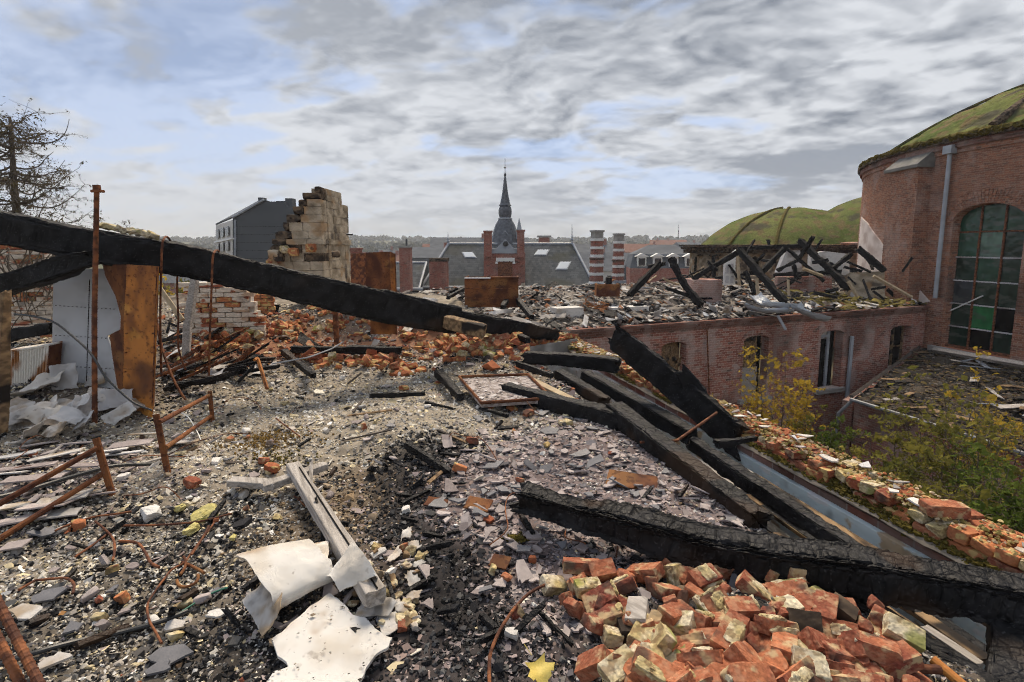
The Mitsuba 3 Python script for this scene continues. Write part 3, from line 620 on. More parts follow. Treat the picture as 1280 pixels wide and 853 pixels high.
def house_dormers(px, py, Y, w, label):      # long mansard with a row of dormer windows
    top = P(px, py, Y); k = thing("mansard_house", label, "house"); R = rotz(-.12); b = np.array([top[0], top[1], top[2]])
    add("wall", move(box(w, 8, 12, (0, 4, -9.2)), b, R), "m_town_brick", k)
    v = np.array([[-w / 2, 0, -3.2], [w / 2, 0, -3.2], [w / 2, 8, -3.2], [-w / 2, 8, -3.2], [-w / 2 + .5, 1.2, -1.3], [w / 2 - .5, 1.2, -1.3], [w / 2 - .5, 6.8, -1.3], [-w / 2 + .5, 6.8, -1.3], [-w / 2 + 3, 4, 0], [w / 2 - 3, 4, 0]], float)
    f = np.array([[0, 1, 5], [0, 5, 4], [1, 2, 6], [1, 6, 5], [2, 3, 7], [2, 7, 6], [3, 0, 4], [3, 4, 7], [4, 5, 9], [4, 9, 8], [6, 7, 8], [6, 8, 9], [5, 6, 9], [7, 4, 8]])
    add("roof", move((v, f), b, R), "m_tile_grey", k)
    for i in range(4):
        x = (i + .5) / 4 * (w - 1) - w / 2 + .5
        dk = add("dormer", move(cat_mesh(box(1.2, 1.4, 1.3, (x, .7, -2.3)), move(gable(1.2, 1.4, 0, .5), (x, .7, -1.64), rotz(math.pi / 2))), b, R), "m_white_paint", k)
        add("window", move(box(.85, .06, 1.0, (x, -.03, -2.35)), b, R), "m_window_dark", dk)
house_dormers(833, 306, 70, 9.5, "long grey mansard house with a row of white dormers above the burnt rafters")
k = thing("radio_mast", "thin far radio mast on the hill left of the mossy vaults", "mast")
p = P(848, 292, 420); add("pole", tube([p - [0, 0, 14], p + [0, 0, 3]], [.5, .3], 6), "m_cable", k); add("antenna", tube([p + [0, 0, 3], p + [0, 0, 7]], .2, 6), "m_cable", k)
k = thing("town_chimney", "lone square brick chimney with pipe left of the slate roofs", "chimney")
a, b2 = P(501, 340, 36), P(514, 310, 36)
add("stack", box(.75, .75, 3.2, (a[0] + .37, 36, b2[2] - 1.6)), "m_town_brick", k); add("cap", box(.9, .9, .14, (a[0] + .37, 36, b2[2] + .073)), "m_cut_stone", k)
add("flue_pipe", tube([[a[0] + .45, 36, b2[2] + .1], [a[0] + .45, 36, b2[2] + .62]], .06, 8), "m_cable", k)
k = thing("town_chimney", "short brick chimney just right of the ruined block stack", "chimney")
c = P(445, 312, 34); add("stack", box(.62, .62, 2.4, (c[0], 34, c[2] - 1.2)), "m_town_brick", k); add("cap", box(.74, .74, .1, (c[0], 34, c[2] + .052)), "m_town_brick", k)

# ------------------------------------------------------------------ the slate-roofed front building with its spire
k = thing("slate_roofed_building", "slate hipped-roof building with brick dormer front and two small chimneys below the spire", "building")
Yf, Yr = 38.0, 42.0
def poly_roof(name, pts, faces, m, par): return add(name, (np.array(pts), np.array(faces)), m, par)
e0, e1 = P(527, 359, Yf), P(744, 359, Yf); r0, r1 = P(561, 305, Yr), P(716, 303.5, Yr)
zE, zR = e0[2], r0[2]
pts = [e0, [e1[0], Yf, zE], [e1[0], 46, zE], [e0[0], 46, zE], [r0[0], Yr, zR], [r1[0], Yr, zR]]
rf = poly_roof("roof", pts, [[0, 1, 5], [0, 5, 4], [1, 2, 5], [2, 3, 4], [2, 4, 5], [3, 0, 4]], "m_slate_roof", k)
add("wall", box(e1[0] - e0[0] - .4, 7.6, 6.5, ((e0[0] + e1[0]) / 2, 42, zE - 3.27)), "m_town_brick", k)
add("gutter", tube([e0 + [-.1, -.08, -.03], np.array([e1[0], Yf, zE]) + [.1, -.08, -.03]], .13, 10), "m_zinc", k)
add("ridge_capping", tube([r0, np.array([r1[0], Yr, zR])], .09, 8), "m_zinc", rf)
for a, b2 in ((e0, r0), (np.array([e1[0], Yf, zE]), np.array([r1[0], Yr, zR]))): add("hip_capping", tube([a + [0, 0, .03], b2 + [0, 0, .03]], .10, 8), "m_zinc", rf)
def on_front(px, py):                       # point of the front roof slope seen at a pixel
    nrm = np.cross([1, 0, 0], np.array([0, Yr - Yf, zR - zE])); d = ray(px, py); t = ((np.array([0, Yf, zE]) - EYE) @ nrm) / (d @ nrm)
    return EYE + d * t
for c4 in ([(577, 315.5), (591, 315.5), (596, 322.5), (581, 322.5)], [(672, 312.5), (687, 312.5), (683, 319.5), (667, 319.5)], [(700, 327.5), (714, 327.5), (709, 337.5), (694, 337.5)]):
    q = np.array([on_front(*c) for c in c4]); nn = np.array([0, -.63, .77])
    s = add("skylight", plate(q + nn * .03, .07), "m_zinc", rf)
    ctr = q.mean(0); add("pane", plate(ctr + (q - ctr) * .84 + nn * .062, .02), "m_skylight", s)
for px, pt, pb in ((560, 291, 306), (715, 281, 304)):
    a, b2 = P(px, pt, Yr), P(px, pb, Yr)
    add("finial", cat_mesh(tube([b2, a], [.06, .015], 6), revolve([[.02, 0], [.16, .12], [.05, .26], [.12, .34], [.02, .45]], 10, b2 + [0, 0, .15])), "m_zinc", rf)
# brick dormer front with chimneys
def slabpx(x0, x1, y0, y1, Y, dep): a, b2 = P(x0, y1, Y), P(x1, y0, Y); return box(b2[0] - a[0], dep, b2[2] - a[2], ((a[0] + b2[0]) / 2, Y + dep / 2, (a[2] + b2[2]) / 2))
fr = add("dormer_front", slabpx(605, 656.5, 316, 368, 37.5, 3.6), "m_town_brick", k)
add("coping", slabpx(613, 649, 311, 317, 37.42, 3.7), "m_zinc", fr)
nz = add("niche", slabpx(622.5, 640.5, 327, 349, 37.44, .2), "m_rust_dark", fr)
add("lintel", slabpx(620, 643.5, 322.5, 327, 37.36, .3), "m_white_paint", fr)
for x0, x1 in ((619, 622.3), (640.7, 644)): add("bracket", slabpx(x0, x1, 327.4, 330, 37.38, .25), "m_white_paint", fr)
for x0, x1, y0 in ((605, 614.5, 290), (646.5, 655.5, 289)):
    c = add("chimney", slabpx(x0, x1, y0, 322, 37.25, .62), "m_town_brick", k); add("cap", slabpx(x0 - 1, x1 + 1, y0 - 1.6, y0 + .6, 37.18, .76), "m_town_brick", c)
k2 = add("small_gable", plate([P(620, 311, 37.9), P(631.5, 299, 37.9), P(643, 311, 37.9)], .8), "m_zinc", k)
add("oculus", move(revolve([[0, 0], [.18, 0], [.2, .06], [0, .07]], 14), P(632, 305, 37.85), rotx(math.pi / 2)), "m_window_dark", k2)
add("roof_vent", slabpx(674, 687, 297, 305, 43, 1.0), "m_town_brick", k); add("vent_cap", slabpx(672, 689, 294.6, 296.6, 42.9, 1.2), "m_cut_stone", k)
# side chimney and lower wing to the left
sc = add("side_chimney", slabpx(537, 558, 327, 366, 36.9, 1.2), "m_town_brick", k); add("soot_cap", slabpx(536.4, 558.6, 323, 327.2, 36.85, 1.3), "m_stone_dark", sc)
k = thing("low_slate_wing", "lower slate roof with zinc edging left of the brick side chimney", "building")
a0, a1 = P(470, 361, 36.5), P(524, 361, 36.5); b0, b1 = P(486, 328.5, 39.5), P(533, 328.5, 39.5)
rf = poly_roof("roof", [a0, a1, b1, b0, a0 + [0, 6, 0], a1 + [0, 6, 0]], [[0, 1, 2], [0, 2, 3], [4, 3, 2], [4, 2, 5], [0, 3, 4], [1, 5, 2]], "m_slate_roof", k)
add("ridge_capping", tube([b0, b1], .09, 8), "m_zinc", rf); add("hip_capping", tube([a1 + [0, 0, .04], b1 + [0, 0, .04]], .09, 8), "m_zinc", rf)
add("gutter", tube([a0 + [0, -.1, -.04], a1 + [.3, -.1, -.04]], .14, 10), "m_zinc", k)
add("wall", box(a1[0] - a0[0] - .2, 5.6, 5, ((a0[0] + a1[0]) / 2, 39.6, a0[2] - 2.55)), "m_town_brick", k)
# spire
k = thing("spire", "slim slate spire with bulb and bell-shaped base behind the brick dormer", "spire")
c = P(631.5, 308, 43.0); cx, cy = c[0], 43.0
zz_ = lambda py: P(631.5, py, 43.0)[2]
def ring8(prof, n=8): return revolve([[rad * 43 / 640, zz_(py)] for rad, py in prof], n, (cx, cy, 0))
add("bell_roof", ring8([(24, 318), (20, 311), (17.5, 300), (15, 290), (12, 281), (8.5, 275), (7.5, 274)], 12), "m_spire_slate", k)
add("collar", ring8([(7.6, 275), (8.8, 274.2), (8.8, 273), (7.2, 272.4)], 16), "m_zinc", k)
add("bulb", ring8([(6.8, 273), (8.0, 268), (8.2, 263), (7, 259), (5.6, 257)], 12), "m_spire_slate", k)
add("cone_roof", ring8([(8, 257.5), (6.2, 255), (4.0, 244), (2.4, 232), (1.3, 222), (.6, 221)], 10), "m_spire_slate", k)
add("finial", cat_mesh(ring8([(.5, 222), (1.5, 219), (.5, 216)], 8), ring8([(.35, 222), (.2, 198)], 6), ring8([(.4, 211), (1.8, 210), (.4, 208.6)], 8)), "m_cable", k)
pk = add("dormer", plate([P(627.5, 300, 42.0), P(627.5, 293, 42.0), P(631.5, 288, 42.0), P(635.5, 293, 42.0), P(635.5, 300, 42.0)], .7), "m_zinc", k)
add("pane", slabpx(629.6, 633.4, 293.5, 299.5, 41.94, .05), "m_window_dark", pk)
add("pinnacle", move(revolve([[.26, -.7], [.22, 0], [.02, .95]], 6), P(649, 288, 42.2)), "m_zinc", k)

# ------------------------------------------------------------------ banded chimneys
for (x0, x1, yt, yb, Y, lab_) in ((738.5, 756.2, 288, 356, 29.0, "left and taller of the two red and white banded brick chimneys"), (767.3, 782.2, 292, 352, 30.5, "right and slimmer of the two red and white banded brick chimneys")):
    k = thing("banded_chimney", lab_, "chimney")
    a, b2 = P(x0, yb, Y), P(x1, yt, Y); w = (b2[0] - a[0]) * .80; xc = (a[0] + b2[0]) / 2; H = b2[2] - a[2]; R = rotz(.32); D = w * .95
    z = a[2] - 1.0; tot = H + 1.0; cap = .44
    zb = z; i = 0; bands = [.52, .15] * 12; ztop = b2[2] - cap
    segs = []; zz2 = ztop; i = 0
    while zz2 > z:
        hh = (.17, .34)[i % 2] * (1.0 if i > 3 else .9); segs.append((zz2 - hh, zz2, i % 2)); zz2 -= hh; i += 1
    for lo, hi, kind in segs:
        s = w * (1.0 if lo < ztop - 1.15 else .90)
        add("brick_band" if kind else "white_band", move(box(s + (0 if kind else .05), s * D / w + (0 if kind else .05), hi - lo - .003, (0, 0, (lo + hi) / 2)), (xc, Y + .4, 0), R), "m_town_brick" if kind else "m_white_paint", k)
    add("ledge", move(box(w * 1.12, D * 1.12, .07, (0, 0, ztop - 1.17)), (xc, Y + .4, 0), R), "m_stone_dark", k)
    add("head", move(box(w * .9, D * .9, cap - .1, (0, 0, ztop + cap / 2 - .045)), (xc, Y + .4, 0), R), "m_cut_stone", k)
    add("cap", move(box(w * 1.08, D * 1.08, .10, (0, 0, ztop + cap - .04)), (xc, Y + .4, 0), R), "m_cut_stone", k)
    add("plinth", move(box(w * 1.5, D * 1.5, .3, (0, 0, a[2] - .1)), (xc, Y + .4, 0), R), "m_zinc", k)

# ------------------------------------------------------------------ dark rendered house at left
k = thing("gabled_house", "tall dark grey gabled house end with chimneys, left of the ruined block stack", "house")
Y = 46.0
q = [P(291, 380, Y), P(291, 272, Y), P(330, 250, Y), P(337, 252, Y), P(356, 253, Y), P(358, 258, Y), P(372, 262, Y), P(372, 380, Y)]
add("gable_wall", plate(q, .4), "m_dark_render", k)
s0, s1 = P(270, 380, 52), P(270, 282, 52)
fw = [P(291, 380, Y) + [-.02, 0, 0], P(291, 275, Y) + [-.02, 0, 0], s1, s0]
wl = add("street_front", plate(fw, .3), "m_wall_pale", k)
rt = add("roof", plate([P(291, 271, Y - .1), P(331, 248.6, Y - .1), P(325, 250, 52), P(269, 280, 52)], .15), "m_tile_grey", k)
for i in range(3):
    for j in range(2):
        t0, t1 = .12 + i * .29, .30 + i * .29
        pt = lambda t, y0, y1: (1 - t) * P(291, y0, Y) + t * P(270, y1, 52) + [-.15, -.1, 0]
        y0, y1 = (282 + j * 19, 288 + j * 17)
        add("window", plate([pt(t0, y0, y1), pt(t1, y0, y1), pt(t1, y0 + 12, y1 + 11), pt(t0, y0 + 12, y1 + 11)], .05), "m_window_dark", wl)
add("balcony", plate([pt(-.02, 297.5, 302), pt(1.0, 297.5, 302), pt(1.0, 299.5, 304), pt(-.02, 299.5, 304)], .3), "m_white_paint", wl)
add("gutter", tube([P(291, 272, Y - .15), P(330, 249.6, Y - .15)], .09, 6), "m_zinc", k); add("downpipe", tube([P(294, 275, Y - .1), P(294, 380, Y - .1)], .07, 6), "m_zinc", k)
for i in range(9): add("cladding_joint", slabpx(292, 366, 283 + i * 10, 283.5 + i * 10, Y - .03, .04), "m_cable", k)
for x0, x1, y0, y1 in ((323, 328, 247, 256), (357, 365, 248, 262), (345, 356, 251.5, 256)): add("chimney", slabpx(x0, x1, y0, y1, Y + .41, .8), "m_dark_render", k)
# ------------------------------------------------------------------ the burnt brick wing across the courtyard
W0 = np.array([1.58, 14.4]); W1 = np.array([16.75, 20.45]); WD = (W1 - W0) / np.linalg.norm(W1 - W0); WN = np.array([-WD[1], WD[0]]); WL = np.linalg.norm(W1 - W0); EZ = -.63
def wing_at(px, py):                          # (along, z) on the wing's front wall at a pixel
    d = ray(px, py); n = np.array([WN[0], WN[1], 0]); t = ((np.array([W0[0], W0[1], 0]) - EYE) @ n) / (d @ n); p = EYE + d * t
    return (p[:2] - W0) @ WD, p[2]
def wing_map(v):                              # local (along, z, depth) -> world
    return np.stack([W0[0] + v[:, 0] * WD[0] + v[:, 2] * WN[0], W0[1] + v[:, 0] * WD[1] + v[:, 2] * WN[1], v[:, 1]], -1)
k = thing("brick_wing", "long roofless red brick wing with four arched windows across the courtyard", "building")
wins = [(824.5, 855.5, 428, 500), (926, 957, 420, 497), (1021.5, 1049, 413.5, 486), (1109.5, 1135, 407.5, 459)]
def archpoly(s0, s1, z0, z1, rise):
    a = np.linspace(0, np.pi, 9); return [(s0, z0), (s1, z0)] + [((s0 + s1) / 2 + (s1 - s0) / 2 * math.cos(t), z1 - rise + rise * math.sin(t)) for t in a]
outer = Polygon([(-10, -6.2), (WL + .6, -6.2), (WL + .6, EZ - .40), (-10, EZ - .40)])
op = []
for x0, x1, y0, y1 in wins:
    s0, _ = wing_at(x0, y1); s1, _ = wing_at(x1, y1); _, zt = wing_at((x0 + x1) / 2, y0); _, zb = wing_at((x0 + x1) / 2, y1); op.append((s0, s1, zb, zt))
wall = outer
for o in op: wall = wall.difference(Polygon(archpoly(*o, .14)))
v, f = extrude(wall, .30); add("wall", (wing_map(v), f[:, ::-1]), "m_wall_brick", k)
# corbelled cornice: courses each a little proud of the one below, ragged on top
rr = np.random.default_rng(4)
for i, (pr, h) in enumerate(((.04, .10), (.09, .10), (.14, .08))):
    z0 = EZ - .40 + [0, .10, .20][i]
    add("cornice", (wing_map(box(WL + 10.4, h - .003, .40 + pr, (WL / 2 - 4.8, z0 + h / 2, .20 - pr / 2))[0]), BOXF[:, ::-1]), "m_cornice", k)
for i, (s0, s1, zb, zt) in enumerate(op):
    # lintel arch of upright bricks
    ar = []
    a = np.linspace(0, np.pi, 15); m = (s0 + s1) / 2; hw = (s1 - s0) / 2
    for j in range(14):
        t = (a[j] + a[j + 1]) / 2; q = lambda t, e: np.array([m + (hw + e * .6) * math.cos(t), zt - .14 + (.14 + e) * math.sin(t)])
        p0, p1, p2, p3 = q(a[j] + .02, .0), q(a[j + 1] - .02, .0), q(a[j + 1] - .02, .23), q(a[j] + .02, .23)
        vv = np.array([[*p0, -.02], [*p1, -.02], [*p2, -.02], [*p3, -.02], [*p0, .1], [*p1, .1], [*p2, .1], [*p3, .1]]); ff2 = np.array([[0, 1, 2], [0, 2, 3], [0, 4, 5], [0, 5, 1], [1, 5, 6], [1, 6, 2], [2, 6, 7], [2, 7, 3], [3, 7, 4], [3, 4, 0]])
        ar.append((vv, ff2))
    vv, ff2 = cat_mesh(*ar); add("window_arch", (wing_map(vv), ff2), "m_wall_brick", k)
    sv, sf = box(s1 - s0 + .3, .13, .34, ((s0 + s1) / 2, zb - .067, .03)); add("window_sill", (wing_map(sv), sf[:, ::-1]), "m_cut_stone", k)
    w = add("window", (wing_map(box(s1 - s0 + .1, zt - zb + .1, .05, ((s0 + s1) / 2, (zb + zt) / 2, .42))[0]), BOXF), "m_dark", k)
    if i in (0, 1):
        nb = 5
        for j in range(nb):
            bw = (s1 - s0) * (.78 if i == 1 else .95) / nb; zc = (zb + zt) / 2 + (.45 if i == 1 else .1); hh = (zt - zb) * (.62 if i == 1 else .95)
            bv, bf = box(bw - .012, hh - .05 * rr.random(), .03, (s0 + (j + .5) * bw + .02, zc, .30 + .02 * rr.random())); add("board", (wing_map(bv), bf[:, ::-1]), "m_wood_brown", w)
        if i == 1: bv, bf = box((s1 - s0) * .8, 1.0, .04, (s0 + (s1 - s0) * .42, zb + .5, .28)); add("sill_panel", (wing_map(bv), bf[:, ::-1]), "m_wood_grey", w)
        if i == 0:
            bv, bf = move(box(.16, 1.5, .05), (0, 0, 0), rotz(-.75)); add("cross_board", (wing_map(bv + [m + .05, (zb + zt) / 2 - .2, .25]), bf[:, ::-1]), "m_wood_brown", w)
    else:
        for (a0, a1, b0, b1) in ((.0, .05, 0, 1), (.62, .72, 0, 1), (.05, .62, .86, .9)) if i == 2 else ((0, .05, 0, 1), (.48, .54, 0, 1), (.05, .95, .45, .48), (.95, 1, 0, 1)):
            bv, bf = box((a1 - a0) * (s1 - s0), (b1 - b0) * (zt - zb), .06, (s0 + (a0 + a1) / 2 * (s1 - s0), zb + (b0 + b1) / 2 * (zt - zb) - (.04 if b1 == 1 else 0), .31)); add("frame", (wing_map(bv), bf[:, ::-1]), "m_zinc" if i == 2 else "m_wood_brown", w)
        if i == 2: bv, bf = box((s1 - s0) * .55, .3, .03, (s0 + (s1 - s0) * .34, zt - .22, .34)); add("blind", (wing_map(bv), bf[:, ::-1]), "m_paper_dirty", w)
# crack-side pipe and downpipe on the wall
def wallpipe(px0, py0, px1, py1, rad, m, nm):
    a, b2 = wing_at(px0, py0), wing_at(px1, py1); q = wing_map(np.array([[a[0], a[1], -.1], [b2[0], b2[1], -.1]])); add(nm, tube(q, rad, 8), m, k)
wallpipe(1062, 420, 1055, 500, .07, "m_zinc", "downpipe"); wallpipe(881, 412, 884, 500, .025, "m_rust_dark", "cable")
# floor deck of the wing under the debris
def deck_z(s, t):
    q = np.stack([s, t, s * 0], -1)
    z = EZ - .12 + .5 * np.clip(t / 4.5, 0, 1) + .42 * (meshkit.fbm(q * .55, 4, 3) - .5) * np.clip(t / .8, .25, 1) + .16 * (meshkit.fbm(q * 2.3, 3, 5) - .5)
    return z
ss, tt = np.meshgrid(np.linspace(-11, WL + 1.2, 260), np.linspace(.02, 8.2, 110), indexing="ij")
dz = deck_z(ss, tt)
mossy = np.clip((ss - 10.2) / 1.2, 0, 1) * np.clip((meshkit.fbm(np.stack([ss * 1.3, tt * 1.3, ss * 0], -1), 3, 9) - .25) / .2, 0, 1) * np.clip((2.8 - tt) / .8, 0, 1)
q = np.stack([ss, tt, ss * 0], -1)
base = np.where((meshkit.fbm(q * 1.4, 4, 2) > .5)[..., None], [.20, .175, .15], [.045, .04, .038]) * (.5 + meshkit.fbm(q * 9, 3, 3))[..., None]
base = base * (1 - mossy[..., None]) + mossy[..., None] * (np.array([.13, .105, .03]) * (.4 + 1.2 * meshkit.fbm(q * 11, 3, 6))[..., None])
add("wing_floor_deck", (wing_map(np.stack([ss, dz, tt], -1).reshape(-1, 3)), quads(260, 110)), "m_vcol", kind="structure", smooth=True, color=base.reshape(-1, 3), label="rubble covered upper floor of the burnt wing")
def deck(s, t, up=0.0):
    z = float(deck_z(np.array(float(s)), np.array(float(t)))); return wing_map(np.array([[s, z + up, t]]))[0]
# loose fragments on the deck
n = 9000; r = np.random.default_rng(12); s, t = r.uniform(-10.5, WL + .8, n), 7.8 * r.random(n) ** 1.4 + .02
SZ = .075 * np.exp(r.normal(0, .5, n)); tone = r.random(n)
col = np.where((tone < .34)[:, None], [.03, .029, .03], np.where((tone < .62)[:, None], [.40, .375, .34], np.where((tone < .74)[:, None], [.58, .56, .53], np.where((tone < .86)[:, None], [.22, .19, .175], [.26, .12, .06])))) * r.uniform(.6, 1.2, (n, 1))
ms = np.clip((s - 10.2) / 1.0, 0, 1) * (t < 2.6) * (r.random(n) < .75); col = np.where((ms > .5)[:, None], np.array([.16, .13, .035]) * r.uniform(.5, 1.4, (n, 1)), col)
d8 = np.array([[1, .1, 0], [-.9, -.2, 0], [0, .6, 0], [.1, -.7, 0], [0, 0, .28], [0, 0, -.28]], float); f8 = np.array([[0, 2, 4], [2, 1, 4], [1, 3, 4], [3, 0, 4], [2, 0, 5], [1, 2, 5], [3, 1, 5], [0, 3, 5]])
yaw = r.uniform(0, 6.28, n); L = d8[None] * (SZ[:, None] * r.uniform(.5, 1.3, (n, 6)))[..., None]
ti = r.normal(0, .4, n); Lz = L[..., 2] + L[..., 0] * np.sin(ti)[:, None]
X, Yy = L[..., 0] * np.cos(yaw)[:, None] - L[..., 1] * np.sin(yaw)[:, None], L[..., 0] * np.sin(yaw)[:, None] + L[..., 1] * np.cos(yaw)[:, None]
v = np.stack([X + s[:, None], Lz + (deck_z(s, t) + .4 * SZ)[:, None], Yy + t[:, None]], -1).reshape(-1, 3)
add("deck_fragments", (wing_map(v), (f8[None] + (np.arange(n) * 6)[:, None, None]).reshape(-1, 3)), "m_vcol", kind="stuff", color=np.repeat(col, 6, 0), label="countless broken slates and plaster on the wing's floor", cat="rubble")
# boards and torn sheets one can tell apart
grp = "torn boards strewn over the burnt wing"
for i in range(110):
    s, t = r.uniform(-5, 14.5), .1 + 7 * r.random() ** 1.6
    ln, wd = r.uniform(.35, 1.1), r.uniform(.10, .28)
    m = ["m_board_white", "m_paper_dirty", "m_wood_grey", "m_char", "m_plaster", "m_char"][r.integers(6)]
    R = rotz(r.uniform(0, 6.28)) @ roty(r.normal(.1, .22)) @ rotx(r.normal(0, .4))
    sv = sheet((-ln / 2, -wd / 2, 0), (ln, 0, 0), (0, wd, 0), 7, 4, .04, 3, None, .02, i + 200, .05)
    add("torn_board", move(sv, deck(s, t, .07 + .05 * r.random()), R), m, None, "torn board lying in the debris on the burnt wing's floor", "board", grp)
for i in range(36):                            # leaning sheets along the broken edge: seen best
    s = 1.5 + i * .27 + r.normal(0, .08); ln, wd = r.uniform(.3, .7), r.uniform(.12, .3)
    m = ["m_board_white", "m_zinc", "m_char", "m_paper_dirty", "m_plaster"][r.integers(5)]
    R = rotz(math.atan2(WD[1], WD[0]) + r.normal(.4, .5)) @ roty(r.normal(.35, .3)) @ rotx(r.normal(0, .5))
    add("torn_sheet", move(sheet((-ln / 2, -wd / 2, 0), (ln, 0, 0), (0, wd, 0), 7, 4, .05, 3, None, .015, i + 400, .06), deck(s, .25 + .3 * r.random(), .08), R), m, None, "torn sheet hanging over the front edge of the burnt wing", "sheet", "torn sheets along the wing's front edge")
# plastered partition stubs on the deck
for nm, a, b2, Y, dep, m, lb in (("partition_stub", (690, 384), (727, 398), 16.0, .5, "m_plaster", "short pale plaster wall stub at the left of the wing's edge"),
                            ("partition_stub", (757, 383), (810, 400), 17.2, .5, "m_plaster", "longer pale plaster wall stub right of the tangled wire")):
    p0, p1 = P(a[0], b2[1], Y), P(b2[0], a[1], Y)
    vv, fv = box(p1[0] - p0[0], dep, p1[2] - p0[2] + .3, (0, 0, 0), rotz(math.atan2(WD[1], WD[0]))); add(nm, move((vv, fv), ((p0[0] + p1[0]) / 2, Y, (p0[2] + p1[2]) / 2 - .15)), m, None, lb, "wall stub")
q = []
for i in range(26): q.append(tube(wiggle(P(r.uniform(724, 762), r.uniform(377, 392), 16.6), P(r.uniform(724, 762), r.uniform(377, 392), 17.0), 9, .12, i), .010, 4))
add("wire_tangle", cat_mesh(*q), "m_rust", None, "tangle of rusty wire on the wing's edge between the two plaster stubs", "wire")
# crumpled zinc gutter
k = thing("fallen_gutter", "crumpled grey zinc gutter hanging off the wing's edge", "gutter")
def strip(pxs, Y, w, m, nm, seed):
    pts = smooth_path([P(a, b2, y) for (a, b2), y in zip(pxs, Y)], 26); nn = len(pts); a = np.linspace(-1.3, 1.3, 9)
    rr2 = np.random.default_rng(seed); t = np.gradient(pts, axis=0); t /= np.linalg.norm(t, axis=1, keepdims=True); side = np.cross(t, [0, 0, 1]); side /= np.linalg.norm(side, axis=1, keepdims=True); up = np.cross(side, t)
    vv = pts[:, None] + w * (np.sin(a)[None, :, None] * side[:, None] + (1 - np.cos(a))[None, :, None] * up[:, None]); vv = vv + (.10 * n3(vv * 1.0 + seed, 3.0, seed))[..., None] * up[:, None]
    vv = vv.reshape(-1, 3); f2 = quads(nn, 9); N = len(vv); add(nm, (np.vstack([vv, vv - [0, 0, .012]]), np.vstack([f2, f2[:, ::-1] + N])), m, k)
strip([(942, 370), (953, 383), (985, 385), (992, 384)], [17.6, 16.6, 16.7, 16.9], .22, "m_zinc_crumpled", "trough", 3)
strip([(990, 383), (1000, 392), (1016, 398), (1029, 402)], [16.6, 16.4, 16.3, 16.4], .26, "m_zinc_crumpled", "torn_end", 5)
strip([(930, 383), (960, 391), (990, 388)], [16.4, 16.2, 16.5], .16, "m_zinc_crumpled", "flashing", 7)
add("bracket", plate([P(971, 395, 16.3), P(974, 394, 16.3), P(984, 412, 16.3), P(981, 413, 16.3)], .05), "m_zinc", k)
# brick stub and rust boxes on the deck
def boxpx(nm, x0, x1, y0, y1, Y, dep, m, label=None, cat=None, yaw=0.0, par=None):
    a, b2 = P(x0, y1, Y), P(x1, y0, Y); w = b2[0] - a[0]
    return add(nm, move(box(w, dep, b2[2] - a[2]), ((a[0] + b2[0]) / 2, Y + dep / 2, (a[2] + b2[2]) / 2), rotz(yaw)), m, par, label, cat)
k = thing("brick_stub", "low sooty brick chimney stub under the fallen rafters on the wing", "chimney stub")
a, b2 = P(865, 377, 19.5), P(904, 350, 19.5); w = b2[0] - a[0]
cm = move(chunk((w, .9, b2[2] - a[2] + .2), 5, 4, 3, .03, .1, .8, 3), ((a[0] + b2[0]) / 2, 20, (a[2] + b2[2]) / 2 - .1)); add("stack", cm, "m_wall_brick", k, smooth=30)
k = thing("rust_box", "small rusty steel box at the foot of the banded chimneys", "box")
boxpx("side", 746, 775, 355.5, 371, 17.5, .04, "m_rust_brown", par=k); boxpx("side", 746, 747.5, 355.5, 371, 17.55, .5, "m_rust", par=k); boxpx("side", 773.5, 775, 355.5, 371, 17.55, .5, "m_rust", par=k); boxpx("bottom", 746, 775, 369.5, 371, 17.55, .5, "m_rust_dark", par=k)
boxpx("flue", 758, 765, 347, 356, 17.9, .18, "m_char", par=k)
k = thing("rust_tank", "large open rusty steel tank in front of the brick dormer", "tank")
Yt = 12.2
fr_ = boxpx("front_plate", 581, 648, 348.5, 384, Yt, .03, "m_rust_brown", par=k)
boxpx("side_plate", 581, 582.2, 347.5, 384, Yt + .04, 1.0, "m_rust_brown", par=k); boxpx("side_plate", 646.8, 648, 347.5, 384, Yt + .04, 1.0, "m_rust_brown", par=k); boxpx("back_plate", 581, 648, 346, 384, Yt + 1.06, .03, "m_rust_dark", par=k)
boxpx("rim", 580.5, 613, 347, 348.8, Yt - .03, .1, "m_board_white", par=k); boxpx("rim", 614, 648.6, 346.4, 348.3, Yt - .03, .1, "m_rust_brown", par=k)
for i, y in enumerate((360.5, 372.5)): boxpx("seam", 581.5, 647.5, y, y + .9, Yt - .012, .012, "m_rust_dark", par=k)

